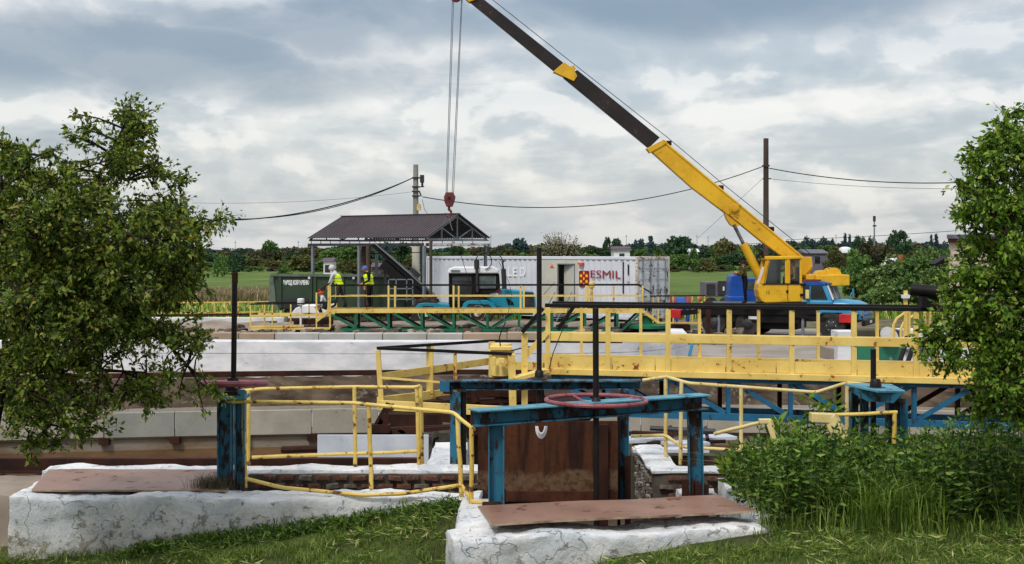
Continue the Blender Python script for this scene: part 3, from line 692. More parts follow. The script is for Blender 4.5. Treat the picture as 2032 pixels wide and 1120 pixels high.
m = MB(); m.cyl((X(462, D), D - .03, Z(966, D)), (X(462, D), D - .03, Z(792, D)), .009, 6); m.cyl((X(467, D), D - .03, Z(966, D)), (X(467, D), D - .03, Z(792, D)), .009, 6); m.build('guide_rods', 'cream', g1)
handwheel(g1, (X(462, D), D, Z(761, D)), .375, .033, tilt=0, tx=R(-4.6))
# front gate (right chamber)
Lp, Rp = Vector((X(985, 14), 14.0, 0)), Vector((X(1382, 15.1), 15.1, 0)); hb = 1.53
g2 = thing('sluice_gate', 'blue beam frame across the right chamber with a rusty plate and large pink handwheel', 'gate', (X(1183, 14.5), 14.5, 0))
dd = (Rp - Lp).normalized(); a, b = Lp - dd * .27, Rp + dd * .12
m = MB(); m.chan((a.x, a.y, hb), (b.x, b.y, hb + .03), .16, .16, .016, side=-1); m.build('crossbeam', 'blue', g2, bevel=.004)
m = MB(); m.beam((a.x, a.y - .02, hb + .092), (b.x, b.y - .02, hb + .122), .26, .014); m.build('beam_flange', 'teal', g2)
m = MB(); p = Lp; m.chan((p.x, p.y, .35), (p.x, p.y, hb - .083), .13, .17, .014, side=1); m.build('leg', 'blue', g2, bevel=.004)
m = MB(); m.beam((p.x - .05, p.y, .5), (p.x - .05, p.y + .03, .62), .2, .2); m.build('foot', 'rust', g2)
m = MB(); p = Rp; m.chan((p.x, p.y, .28), (p.x - .02, p.y, hb - .07), .12, .17, .014, side=1); m.build('leg', 'blue', g2, bevel=.004)
m = MB(); m.bb(p.x - .16, p.x - .03, p.y - .02, p.y + .08, -.4, .68); m.bb(p.x - .02, p.x + .14, p.y - .03, p.y + .06, -.4, .62); m.build('angle_iron', 'rust', g2, bevel=.004)
cx, cy = X(1183, 14.5), 14.52
m = MB(); m.cyl((cx + .01, cy, -.6), (cx - .005, cy, Z(612, 14.5)), .034, 14); m.build('spindle', 'blackbar', g2, smooth=True)
handwheel(g2, (cx, cy, Z(795, 14.5)), .555, .024, tilt=R(.5))
m = MB(); m.torus((cx, cy, Z(806, 14.5)), .2, .02, 24, 6); m.build('bearing_ring', 'blackbar', g2)
# rusty plate
o = thing('rusty_gate_plate', 'big rusted steel gate leaf with a pale tide mark, standing in the right chamber', 'gate plate', (1, 15.9, 0))
def rustplate():
    m_, b = begin('tide_marked_rust'); v = VEC(pos=True); p = N('ShaderNodeSeparateXYZ'); L(v, p.inputs[0])
    a = NOISE(v, 2.4, 6, .6); f = NOISE(v, 14, 8, .7); vs = VEC((6, 6, .6), pos=True); s_ = NOISE(vs, 1.5, 6, .6)
    hh = M('ADD', p.outputs[2], M('MULTIPLY', M('SUBTRACT', a, .5), .35))
    col = MIX(RAMP(s_, .35, .65), lin((40, 22, 16)), lin((80, 46, 27)))
    col = MIX(M('MULTIPLY', RAMP(f, .5, .75), .6), col, lin((24, 14, 12)))
    tide = M('MULTIPLY', RAMP(hh, .36, .40), M('SUBTRACT', 1.0, RAMP(hh, .56, .64)))
    col = MIX(M('MULTIPLY', tide, RAMP(f, .3, .6)), col, lin((100, 78, 58)))
    L(col, b.inputs['Base Color']); b.inputs['Roughness'].default_value = .85; b.inputs['Specular IOR Level'].default_value = .2; BUMP(b, f, .5, .02); return m_
MT['rustplate'] = rustplate()
Dp = 15.95
m = MB(); m.bb(X(948, Dp), X(1226, Dp), Dp, Dp + .03, .05, Z(836, Dp)); m.build('leaf', 'rustplate', o)
m = MB(); m.bb(X(1000, Dp), X(1185, Dp), Dp - .06, Dp - .002, .27, .39); m.build('stiffener', 'rustred', o)
m = MB(); m.bb(X(985, Dp), X(1003, Dp), Dp - .07, Dp - .002, -.1, .42); m.build('guide', 'rust', o)
m = MB(); m.bb(X(1186, Dp), X(1206, Dp), Dp - .07, Dp - .002, -.1, 1.2); m.build('guide', 'rust', o)
m = MB()
for k in range(5): 
    m.tube([P(1074 - (11 - k) * math.cos(R(t_ * 18)), 846 + (24 - k * 2.4) * math.sin(R(t_ * 18)), 14.05 - .01 * k) for t_ in range(11)], .007, 6)
tag(m.build('white_rope', 'white'), 'loop of white rope hung from the blue crossbeam in front of the rusty plate', 'rope')
# bottom concrete sill in chamber
m = MB(); lump(m, -.05, 1.65, 15.4, 15.9, -.9, -.02, .12, .03); tag(m.build('chamber_sill', 'oldwall', smooth=True), 'dark wet concrete sill at the foot of the rusty gate plate', 'sill')
# rear gate
D = 16.9
g3 = thing('sluice_gate', 'rear sluice gate, level blue beam on two blue legs with a tall bare black spindle', 'gate', (X(1070, D), D, 0))
xa, xb = X(874, D), X(1272, D)
m = MB(); m.chan((xa, D, Z(765, D)), (xb, D, Z(763, D)), .16, .12, .014, side=-1); m.bb(xa, xb, D - .14, D + .1, Z(757, D), Z(754, D)); m.build('crossbeam', 'blue', g3, bevel=.003)
m = MB(); m.bb(xa, X(893, D), D - .16, D - .1, Z(775, D), Z(755, D)); m.build('end_plate', 'blue2', g3)
m = MB(); m.chan((X(904, D), D, Z(985, D)), (X(904, D), D, Z(776, D)), .14, .14, .014, side=-1); m.build('leg', 'blue', g3, bevel=.003)
m = MB(); D2 = 16.2; m.chan((X(1242, D2), D2 + .3, .1), (X(1242, D2), D2 + .3, Z(778, D2)), .14, .12, .014, side=1); m.build('leg', 'blue', g3, bevel=.003)
m = MB(); m.bb(X(1228, D2), X(1234, D2), D2 + .2, D2 + .26, -.5, Z(790, D2)); m.build('guide', 'black', g3)
m = MB(); m.bb(X(915, D), X(925, D), D - .02, D + .05, -.4, Z(778, D)); m.build('guide', 'black', g3)
m = MB(); m.bb(X(1243, D2), X(1254, D2), D2 + .16, D2 + .22, -.5, .75); m.build('guide', 'rust', g3)
m = MB(); m.cyl((X(1070, D), D, -.2), (X(1070, D), D, Z(492, D)), .033, 12); m.build('spindle', 'blackbar', g3, smooth=True)
m = MB(); m.lathe((X(1070, D), D, Z(756, D)), [(.12, 0), (.1, .03), (.06, .05), (.055, .12), (.04, .14)], 14); m.build('bearing', 'blackbar', g3, smooth=True)
# right gate
D = 15.8
g4 = thing('sluice_gate', 'blue sluice gate rising from the weeds on the right with a crooked pale cap plate', 'gate', (X(1733, D), D, 0))
for a, b, t in ((1684, 1702, 770), (1706, 1722, 776), (1756, 1778, 784), (1780, 1800, 790)):
    m = MB(); m.bb(X(a, D), X(b, D), D - .04, D, .1, Z(t, D)); m.bb(X(a, D), X(a, D) + .015, D - .12, D - .04, .1, Z(t + 6, D)); m.build('upright', 'blue', g4, bevel=.003)
m = MB(); A = [P(1676, 762, 15.4), P(1742, 776, 15.2), P(1797, 776, 15.4), P(1768, 762, 16.3), P(1700, 760, 16.3)]
m.add([p for p in A] + [p - Vector((0, 0, .02)) for p in A], [(0, 1, 2, 3, 4), (9, 8, 7, 6, 5)] + [(i, (i + 1) % 5, (i + 1) % 5 + 5, i + 5) for i in range(5)]); m.build('cap_plate', 'teal', g4)
m = MB(); m.prism(poly([(1688, 768), (1742, 779), (1790, 781), (1772, 800), (1720, 796), (1692, 780)], 15.35), 15.33, 15.39); m.build('side_plate', 'blue', g4)
m = MB(); m.cyl((X(1733, D), D, .1), (X(1733, D), D, Z(693, D)), .034, 12); m.build('spindle', 'blackbar', g4, smooth=True)
m = MB(); m.lathe((X(1733, D), D - .1, Z(772, D)), [(.12, 0), (.12, .03), (.07, .04), (.065, .1), (.05, .13)], 14); m.build('bearing', 'blackbar', g4, smooth=True)

# ================================================================== NEAR RAILINGS
def railing(name, label, tubes, r=.022, mat_='yellowbar', base=(0, 0, 0)):
    t = thing(name, label, 'railing', base)
    for nm, pts in tubes:
        m = MB()
        q = [Vector(p) for p in pts]
        # soften bends
        sm = [q[0]]
        for i in range(1, len(q) - 1):
            a = q[i] + (q[i - 1] - q[i]).normalized() * .05; b = q[i] + (q[i + 1] - q[i]).normalized() * .05
            sm += [a, (a + b + q[i] * 2) / 4, b]
        sm.append(q[-1])
        if len(sm) == 2:
            n = 5; wob = .004; sm = [sm[0].lerp(sm[1], i / n) + Vector((random.uniform(-wob, wob), 0, random.uniform(-wob, wob) if nm != 'post' else 0)) for i in range(n + 1)]
        m.tube(sm, r * (1.15 if nm == 'post' else 1), 8); m.build(nm, mat_, t, smooth=True)
    return t
railing('pipe_railing', 'chipped yellow pipe railing nearest the camera on the left chamber wall', [
    ('top_rail', [P(450, 797, 15.0), P(700, 800, 15.0), P(900, 819, 14.9), P(915, 833, 14.7), P(940, 852, 14.25)]),
    ('post', [P(483, 798, 15.05), P(487, 968, 15.05)]), ('post', [P(731, 803, 15), P(737, 972, 15)]),
    ('post', [P(907, 822, 14.85), P(917, 990, 14.7)]), ('post', [P(936, 850, 14.25), P(935, 1000, 14.25)]),
    ('lower_rail', [P(488, 950, 14.95), P(560, 968, 14.75), P(720, 983, 14.5), P(800, 980, 14.5), P(915, 963, 14.6)]),
    ('foot_rail', [P(917, 965, 14.6), P(938, 997, 14.2), P(975, 998, 14.2)])], base=(-2, 15, TOP))
railing('pipe_railing', 'yellow pipe railing behind the open slot of the left chamber', [
    ('top_rail', [P(470, 777, 16.5), P(520, 772, 16.5), P(700, 768, 16.5), P(825, 769, 16.45), P(834, 766, 16.4)]),
    ('post', [P(493, 775, 16.5), P(493, 930, 16.5)]), ('post', [P(703, 769, 16.45), P(705, 930, 16.45)]),
    ('post', [P(827, 770, 16.45), P(832, 930, 16.45)]), ('post', [P(835, 768, 16.6), P(838, 928, 16.6)]),
    ('mid_rail', [P(500, 908, 16.45), P(830, 896, 16.45)])], base=(-2, 16.5, TOP))
railing('pipe_railing', 'cream pipe railing behind the brick chamber wall with a bent top rail', [
    ('top_rail', [P(1275, 755, 17.4), P(1322, 748, 17.4), P(1368, 761, 17.0), P(1470, 768, 16.9), P(1620, 779, 16.8), P(1680, 760, 16.6), P(1722, 764, 16.6)]),
    ('post', [P(1321, 750, 17.4), P(1321, 912, 17.4)]), ('post', [P(1352, 758, 17.0), P(1350, 922, 17.0)]),
    ('post', [P(1471, 769, 16.9), P(1471, 925, 16.9)]), ('post', [P(1681, 762, 16.6), P(1681, 930, 16.6)]),
    ('mid_rail', [P(1252, 866, 17.4), P(1321, 864, 17.4), P(1352, 887, 17.0), P(1452, 893, 16.9), P(1560, 895, 16.8)])], mat_='cream', base=(3, 17, TOP))
railing('pipe_handrail', 'short bent cream pipe poking out of the weeds beside the right gate', [
    ('top_rail', [P(1640, 824, 15.2), P(1780, 819, 15.2)]), ('post', [P(1775, 820, 15.2), P(1774, 880, 15.2)])], mat_='yellowbar', base=(4, 15.2, .5))
railing('loose_pipe', 'loose cream pipe with a rusty end slanting above the weeds', [('pipe', [P(1418, 861, 15.6), P(1512, 838, 15.3)])], mat_='cream', base=(3, 15.5, .5))
m = MB(); m.beam(P(1506, 836, 15.25), P(1530, 836, 15.25), .09, .05); m.beam(P(1526, 836, 15.25), P(1542, 880, 15.2), .09, .06)
tag(m.build('bent_channel', 'cream', bevel=.005), 'small bent cream channel at the end of the loose pipe', 'channel')
m = MB(); m.beam(P(1608, 828, 15.0), P(1655, 830, 15.0), .16, .1); m.beam(P(1648, 828, 15.0), P(1688, 905, 14.9), .16, .14)
tag(m.build('bent_channel', 'cream', bevel=.006), 'large bent cream channel leaning out of the weeds by the right gate', 'channel')

# ================================================================== CENTRE PLATFORM
pf = thing('centre_platform', 'yellow railed platform with black handrail at the middle of the near tank', 'platform', (0, 25, .5))
A, B, C, Dd = P(750, 690, 24.2), P(1015, 704, 23.2), P(975, 680, 27.2), P(1232, 690, 26.6)
zt = 1.52
def at(px, D_, z): return Vector((X(px, D_), D_, z))
A = at(750, 24.2, zt); B = at(1015, 23.2, zt - .03); C = at(973, 26.6, zt - .03); E = at(1235, 26.2, zt - .02)
for a, b in ((A, B), (A, C), (C, E)):
    m = MB(); m.beam(a, b, .07, .055); m.build('handrail', 'black', pf)
def post(mb, px, D_, z0, z1, w=.06, px2=None): 
    a = at(px2 or px, D_, z0); b = at(px, D_, z1); mb.beam(a, b, w, w, up=(0, 1, 0)); return mb
for px, D_, w, px2 in ((750, 24.2, .09, 757), (853, 25.3, .13, None), (903, 23.6, .06, None), (1015, 23.25, .13, 1018), (976, 26.5, .13, None)):
    m = MB(); post(m, px, D_, .5, zt - .04, w, px2); m.build('post', 'yellow', pf, bevel=.006)
zz0 = .42
for a, b, z0, z1 in ((A, B, .38, .56), (A, C, .42, .62)):
    m = MB(); m.beam((a.x, a.y, (z0 + z1) / 2), (b.x, b.y, (z0 + z1) / 2), .06, z1 - z0); m.build('toe_board', 'yellow', pf, bevel=.004)
m = MB(); m.beam((A.x, A.y, .98), (C.x, C.y, 1.08), .04, .14); m.build('mid_rail', 'yellow', pf)
m = MB(); m.beam((A.x, A.y, .98), (B.x - .6, B.y, .94), .03, .035); m.build('mid_rail', 'yellow', pf)
m = MB(); m.beam((C.x, C.y, 1.0), (E.x - 1.2, E.y, 1.0), .04, .16); m.build('mid_rail', 'yellow', pf)
m = MB(); m.add([(A.x, A.y, .46), (B.x, B.y, .46), (E.x, E.y, .46), (C.x, C.y, .46), (A.x, A.y, .42), (B.x, B.y, .42), (E.x, E.y, .42), (C.x, C.y, .42)], [(0, 1, 2, 3), (7, 6, 5, 4), (0, 4, 5, 1)]); m.build('deck', 'rust', pf)
m = MB(); m.bb(X(762, 24.5), X(1130, 24.5), 23.6, 24.3, .0, .37); m.build('skirt', 'rust', pf)
m = MB(); m.lathe((.1, 25.6, -2), [(1.0, 0), (1.0, 1.6), (1.6, 2.2), (1.6, 2.5)], 24); m.build('column', 'rust', pf, smooth=True)
m = MB(); m.prism(poly([(905, 760), (930, 752), (1075, 752), (1075, 770), (990, 778), (905, 775)], 24.5), 24.4, 24.8); m.bb(X(945, 24), X(1080, 24), 24.0, 24.6, Z(790, 24), Z(775, 24)); m.build('drive_housing', 'rust', pf)
cl_ = [((880, 776), (1010, 782), .08), ((905, 800), (1080, 792), .06), ((930, 760), (945, 800), .08), ((1060, 758), (1062, 800), .08), ((985, 780), (1000, 812), .06), ((765, 808), (890, 800), .09)]
for a_, b_, w_ in cl_: m = MB(); m.beam(P(*a_, 24.1), P(*b_, 24.0), w_, w_ * 1.3); m.build('machinery_bar', random.choice(['rust', 'rustred', 'darkmetal']), pf)
for px_, w_ in ((925, .5), (1052, .6), (1000, .35)): m = MB(); m.lathe((X(px_, 24.6), 24.6, .5), [(w_ * .5, 0), (w_ * .5, .1), (w_ * .3, .12), (w_ * .3, .3), (w_ * .42, .31), (w_ * .42, .36)], 14); m.build('gear_casing', random.choice(['rust', 'rustred', 'darkmetal']), pf, smooth=True)
m = MB(); m.prism(poly([(1060, 766), (960, 776), (958, 772), (1010, 758)], 24), 24, 24.02); m.build('loose_sheet', 'rustred', pf)
# motor
mo = thing('drive_motor', 'rounded yellow drive motor with a box on top standing on the platform', 'motor', (X(995, 24.6), 24.6, .5))
m = MB(); m.lathe((X(994, 24.6), 24.6, Z(748, 24.6)), [(.16, 0), (.2, .03), (.2, .36), (.17, .4), (.17, .44), (.25, .45), (.25, .50), (.2, .52), (.2, .62)], 20); m.build('body', 'yellow', mo, smooth=True)
m = MB(); m.bb(X(972, 24.3), X(1016, 24.3), 24.3, 24.8, Z(696, 24.3), Z(688, 24.3)); m.bb(X(976, 24.3), X(984, 24.3), 24.25, 24.3, Z(725, 24.3), Z(708, 24.3)); m.build('lid', 'yellow', mo, bevel=.01)
m = MB(); m.bb(X(1010, 24.3), X(1022, 24.3), 24.3, 24.45, Z(718, 24.3), Z(702, 24.3)); m.build('junction_box', 'yellow', mo, bevel=.01)
m = MB(); m.bb(X(990, 24.3), X(1001, 24.3), 24.22, 24.3, Z(722, 24.3), Z(711, 24.3)); m.build('junction_box', 'yellow', mo, bevel=.01)
m = MB(); m.tube([P(993, 688, 24.4), P(991, 670, 24.4), P(996, 655, 24.4), P(1003, 640, 24.5)], .012, 6); m.build('cable', 'black', mo)
m = MB(); m.tube([P(1012, 697, 24.2), P(1040, 690, 24), P(1075, 686, 23.7)], .012, 6); m.build('cable', 'black', mo)
# tank debris
m = MB(); m.bb(X(643, 20.5), X(845, 19.2), 19.8, 19.86, -.2, Z(864, 19.8) + .0); tag(m.build('leaning_sheet', 'sheet'), 'white painted sheet lying against the near tank rim behind the yellow railing', 'sheet')
m = MB()
for a, b in (((770, 800), (735, 862)), ((770, 800), (762, 862)), ((735, 862), (905, 848)), ((758, 830), (735, 920)), ((766, 840), (800, 920)), ((760, 870), (740, 918)), ((770, 858), (740, 905)), ((790, 850), (812, 870)), ((745, 850), (760, 835))):
    m.beam(P(*a, 20.2), P(*b, 20.2), .05, .06)
m.bb(X(735, 20.2), X(775, 20.2), 20.1, 20.3, Z(858, 20.2), Z(842, 20.2))
tag(m.build('broken_scraper', 'rust'), 'dark rusted scraper frame of crossed bars hanging under the platform', 'scraper')
m = MB()
for i in range(40):
    x, y = X(random.uniform(840, 915), 22), random.uniform(21.5, 23); s_ = random.uniform(.06, .22)
    z = -.1 + .4 * max(0, 1 - abs(x - X(885, 22)) / .4) * random.random()
    lump(m, x - s_, x + s_, y - s_, y + s_, z - s_, z + s_, s_, s_ * .4, 3, i)
lump(m, X(845, 22), X(920, 22), 21.9, 22.8, -2, .0, .25, .1)
tag(m.build('sludge_heap', 'darkconc'), 'dark heap of dried sludge between the platform and the rear gate', 'heap', kind='stuff')
m = MB()
for (px, py, D_, w_, dd_) in ((1280, 872, 22, .9, .5), (1360, 880, 21.5, .7, .4), (1330, 893, 20.8, 1.2, .3), (1420, 868, 22, .6, .4)):
    c = P(px, py, D_); m.box(c, (w_, dd_, .05), random.uniform(-.4, .4))
tag(m.build('scrap_plates', 'sheet'), 'scattered dirty sheets on the tank floor behind the cream railing', 'scrap', kind='stuff')
m = MB(); m.bb(X(1255, 21), X(1500, 21), 21, 21.5, -2, Z(905, 21)); m.build
tag(m.build('sludge_channel', 'darkconc'), 'dark concrete channel on the tank floor behind the brick wall', 'channel')

o = thing('floor_pipes', 'rusty pipes and bars of the scraper lying over the tank floor', 'pipes', (X(1350, 22), 22, 0))
for a_, b_, w_ in (((1255, 858), (1330, 862), .05), ((1290, 850), (1420, 856), .07), ((1255, 880), (1440, 876), .05), ((1330, 846), (1335, 880), .05), ((1400, 848), (1404, 872), .05), ((1372, 840), (1376, 866), .05), ((640, 900), (905, 905), .07), ((560, 893), (640, 890), .1), ((905, 845), (760, 852), .05)): m = MB(); m.cyl(P(*a_, 21.8), P(*b_, 21.6), w_ * .6, 8); m.build('pipe', random.choice(['rust', 'darkmetal', 'rust']), o)
# ================================================================== YELLOW BRIDGE
br = thing('scraper_bridge', 'long yellow walkway bridge with black handrails on a blue truss across the near tank', 'bridge', (6, 23, 1.2))
def bD(px): return 23.5 - (px - 1080) / 800 * 1.7
def bp(px, z, off=0): D_ = bD(px) + off; return Vector((X(px, bD(px)) + 0, D_, z))
RZ, MZ, F1, F0 = 2.34, 1.78, 1.42, 1.10
x_end = 2140
for off, mname in ((0, 'front'), (1.05, 'back')):
    a, b = bp(1082 if off == 0 else 1100, RZ, off), bp(x_end, RZ, off)
    m = MB(); m.beam(a, b, .075, .07); m.build('handrail', 'black', br, bevel=.01)
    m = MB(); m.beam(bp(1082, MZ, off), bp(x_end, MZ, off), .05, .15 if off == 0 else .05); m.build('mid_rail', 'yellow', br, bevel=.006)
    pxs = [1087, 1206, 1325, 1446, 1570, 1693, 1816, 1940, 2066] if off == 0 else [1160, 1283, 1405, 1528, 1652, 1775, 1900, 2020]
    for q in pxs:
        if off:
            m = MB(); m.beam(bp(q, F0 + .1, off), bp(q, RZ - .036, off), .05, .06, up=(0, 1, 0)); m.build('post', 'yellow', br); continue
        m = MB(); m.chan(bp(q, F0 + .05, off - .045), bp(q, RZ - .036, off - .045), .05, .085, .01, side=-1); m.beam(bp(q, F0 + .1, off - .045), bp(q, RZ - .04, off - .045), .03, .055, up=(0, 1, 0)); m.build('post', 'yellow', br)
# fascia segments with joints
seg = [1080, 1215, 1300, 1440, 1540, 1700, 1850, 2000, x_end]
for a, b in zip(seg[:-1], seg[1:]):
    m = MB(); pa, pb = bp(a + .8, 0), bp(b - .8, 0)
    zc = (F1 + F0 + .1) / 2; m.beam((pa.x, pa.y - .015, zc), (pb.x, pb.y - .015, zc), .02, F1 - F0 - .1); m.build('fascia_panel', 'yellow', br)
m = MB(); pa, pb = bp(1080, 0), bp(x_end, 0); m.beam((pa.x, pa.y - .03, F0 + .06), (pb.x, pb.y - .03, F0 + .06), .1, .11); m.build('edge_channel', 'yellow', br, bevel=.01)
m = MB(); m.beam((pa.x, pa.y + 1.05, F0 + .15), (pb.x, pb.y + 1.05, F0 + .15), .06, .28); m.build('back_channel', 'yellow', br)
m = MB(); m.add([(pa.x, pa.y + .03, F0 + .12), (pb.x, pb.y + .03, F0 + .12), (pb.x, pb.y + 1.0, F0 + .12), (pa.x, pa.y + 1.0, F0 + .12), (pa.x, pa.y + .03, F0 + .08), (pb.x, pb.y + .03, F0 + .08), (pb.x, pb.y + 1.0, F0 + .08), (pa.x, pa.y + 1.0, F0 + .08)], [(0, 1, 2, 3), (7, 6, 5, 4)]); m.build('deck', 'rustred', br)
TZ = .44
for off in (0.06, .98):
    mt = 'blue2'
    m = MB(); m.beam(bp(1150, TZ, off), bp(x_end, TZ - .02, off), .09, .12); m.build('bottom_chord', mt, br)
    m = MB(); m.beam(bp(1095, F0 - .03, off), bp(x_end, F0 - .03, off), .08, .07); m.build('top_chord', 'rust' if off > .5 else mt, br)
    q0 = [1090, 1206, 1325, 1446, 1570, 1693, 1816, 1940, 2066]
    for i in range(len(q0) - 1):
        a, b = q0[i], q0[i + 1]
        m = MB()
        if i < 5: m.beam(bp(a + 8, F0 - .05, off), bp(b - 6, TZ + .05, off), .06, .08)
        else: m.beam(bp(a + 8, TZ + .05, off), bp(b - 6, F0 - .05, off), .06, .08)
        m.build('diagonal', mt if off < .5 else 'rust', br)
        m = MB(); m.beam(bp(b, TZ, off), bp(b, F0 - .03, off), .07, .09, up=(0, 1, 0)); m.build('vertical', mt if off < .5 else 'rust', br)
# stair from platform to bridge
m = MB(); post(m, 1041, 23.4, .5, 1.85, .11); m.build('stair_post', 'yellow', br)
m = MB(); m.beam(P(1036, 660, 23.3), P(1078, 612, 23.3), .06, .07); m.build('stair_rail', 'black', br)
m = MB(); m.beam(P(1107, 655, 24.3), P(1140, 606, 24.3), .06, .07); m.build('stair_rail', 'black', br)
m = MB(); m.beam(P(1042, 708, 23.4), P(1085, 660, 23.4), .05, .1); m.build('stair_brace', 'yellow', br)
m = MB(); m.beam(P(1018, 752, 23.2), P(1085, 735, 23.4), .3, .06); m.build('stair_tread', 'yellow', br)
# black lamp drum on rail
bl = thing('cable_drum', 'black steel cylinder strapped on a black bracket on the right end of the bridge handrail', 'cylinder', (X(1836, 22), 22, RZ))
m = MB(); m.cyl(P(1808, 575, 21.9), P(1868, 580, 21.7), .1, 20); m.build('drum', 'black', bl, smooth=True)
m = MB(); m.bb(X(1824, 21.9), X(1858, 21.9), 21.75, 21.95, RZ + .03, Z(588, 21.9)); m.build('bracket', 'black', bl)
m = MB(); m.torus(P(1830, 577, 21.87), .105, .008, 20, 6, M3=Matrix.Rotation(R(90), 3, 'Y')); m.build('strap', 'steel', bl)
# cables on the bridge
m = MB(); m.tube([P(1128, 612, 23.2), P(1118, 650, 23.1), P(1098, 700, 23.0), P(1090, 730, 23.0)], .009, 6)
tag(m.build('hanging_cable', 'black'), 'thin black cable hanging down the left end of the yellow bridge', 'cable')

# ================================================================== GREEN BRIDGE
GD = 53.0
gb = thing('green_bridge', 'far scraper bridge with yellow railing over a green truss, lower platform at left', 'bridge', (X(950, GD), GD, 0))
def gp(px, py, off=0): v = P(px, py, GD); v.y += off; return v
for off in (0, 1.1):
    m = MB(); m.beam(gp(655, 567, off), gp(1275, 566, off), .05, .05); m.build('handrail', 'black', gb)
    m = MB(); m.beam(gp(655, 588, off), gp(1275, 588, off), .04, .04); m.build('mid_rail', 'yellow', gb)
    m = MB(); m.beam(gp(650, 617, off), gp(1275, 617, off), .08, .18); m.build('deck_beam', 'yellow', gb)
    m = MB(); m.beam(gp(675, 655, off), gp(1235, 656, off), .1, .12); m.build('bottom_chord', 'green', gb)
    for q in ([652, 771, 900, 1033, 1163, 1275] if off == 0 else [660, 779, 908, 1040, 1170, 1222]):
        m = MB(); m.beam(gp(q, 614, off), gp(q, 567, off), .07, .07, up=(0, 1, 0)); m.build('post', 'yellow', gb)
    vs_ = [706, 771, 837, 900, 967, 1030, 1096, 1161, 1225]
    for i, q in enumerate(vs_):
        m = MB(); m.beam(gp(q, 623, off), gp(q, 652, off), .1, .1, up=(0, 1, 0)); m.build('vertical', 'green' if off == 0 else 'darkmetal', gb)
    ds = [((658, 625), (704, 650)), ((718, 622), (768, 652)), ((780, 622), (834, 652)), ((846, 622), (897, 652)), ((910, 622), (963, 652)), ((976, 652), (1025, 622)), ((1040, 652), (1092, 622)), ((1105, 652), (1155, 622)), ((1170, 652), (1222, 622)), ((1235, 655), (1270, 622))]
    for a, b in ds:
        m = MB(); m.beam(gp(*a, off), gp(*b, off), .08, .09); m.build('diagonal', 'green' if off == 0 else 'darkmetal', gb)
m = MB(); m.add([gp(650, 613), gp(1275, 613), gp(1275, 613, 1.1), gp(650, 613, 1.1)], [(0, 1, 2, 3)]); m.build('deck', 'rustred', gb)
m = MB(); m.beam(gp(630, 580), gp(655, 562), .05, .05); m.beam(gp(630, 580, 1), gp(655, 562, 1), .05, .05); m.build('stair_rail', 'black', gb)
m = MB(); m.beam(gp(628, 637), gp(655, 616), .12, .12); m.build('stair_string', 'yellow', gb)
m = MB(); m.beam(gp(628, 640), gp(628, 581), .06, .06, up=(0, 1, 0)); m.beam(gp(655, 652), gp(655, 567), .07, .07, up=(0, 1, 0)); m.build('stair_post', 'yellow', gb)
# lower platform
m = MB(); m.beam(gp(498, 653), gp(655, 652), .1, .09); m.build('platform_edge', 'yellow', gb)
m = MB(); m.beam(gp(498, 649), gp(603, 647), .12, .07); m.build('platform_edge', 'yellow', gb)
m = MB(); m.add([gp(498, 651), gp(655, 651), gp(655, 651, 1.5), gp(498, 651, 1.5)], [(0, 1, 2, 3)]); m.prism(poly([(505, 655), (655, 655), (655, 663), (640, 664), (530, 662)], GD), GD + .05, GD + 1.2); m.build('platform_deck', 'rust', gb)
m = MB(); m.bb(X(572, GD), X(652, GD), GD + 1.3, GD + 1.45, Z(648, GD), Z(637, GD)); m.build('platform_box', 'rust', gb)
for off in (0, 1.5):
    m = MB(); m.beam(gp(495, 604, off), gp(660, 602, off), .05, .05); m.build('handrail', 'black', gb)
    m = MB(); m.beam(gp(498, 627, off), gp(655, 626, off), .05, .08); m.build('mid_rail', 'yellow', gb)
    for q in ((497, 577, 628) if off == 0 else (511, 527, 602)):
        m = MB(); m.beam(gp(q, 650, off), gp(q, 604, off), .05, .05, up=(0, 1, 0)); m.build('post', 'yellow', gb)
# right stairs/landing
m = MB(); m.beam(gp(1268, 567), gp(1295, 583), .05, .05); m.beam(gp(1290, 588), gp(1400, 587), .05, .05); m.build('handrail', 'black', gb)
m = MB(); m.beam(gp(1275, 617), gp(1308, 641), .1, .12); m.build('stair_string', 'yellow', gb)
m = MB(); m.beam(gp(1308, 641), gp(1385, 641), .1, .06); m.build('landing_edge', 'yellow', gb)
for q in (1296, 1306, 1337, 1375, 1387, 1398):
    m = MB(); m.beam(gp(q, 641, .2 if q % 2 else 0), gp(q, 588, .2 if q % 2 else 0), .05, .05, up=(0, 1, 0)); m.build('post', 'yellow', gb)
m = MB(); m.beam(gp(1387, 643), gp(1405, 665), .06, .06); m.beam(gp(1392, 640), gp(1410, 662), .05, .05); m.build('ladder_rail', 'yellow', gb)
m = MB(); m.bb(X(1235, GD), X(1370, GD), GD, GD + 1.4, Z(657, GD), Z(645, GD)); m.build('bogie', 'rust', gb)
m = MB(); m.lathe((X(1288, GD), GD + .4, Z(652, GD)), [(.9, 0), (.9, .12), (.3, .2), (.3, .5)], 16); m.build('turntable', 'green', gb)
m = MB()
for q, a, b in ((886, 658, 674), (1030, 658, 674)): m.bb(X(q - 1, 41), X(q + 1, 41), 41, 41.05, Z(b, 41), Z(a - 1, 41))
tag(m.build('thin_pegs', 'black'), 'two short black pegs standing on the block kerb', 'pegs')
m = MB(); m.lathe((X(1175, GD), GD + .3, Z(567, GD)), [(.06, -.9), (.06, -.1), (.12, -.08), (.12, .12), (.03, .14), (.02, .3)], 10)
tag(m.build('yellow_standpipe', 'yellow', smooth=True), 'thick yellow standpipe rising through the railing in front of the lettered container', 'standpipe')
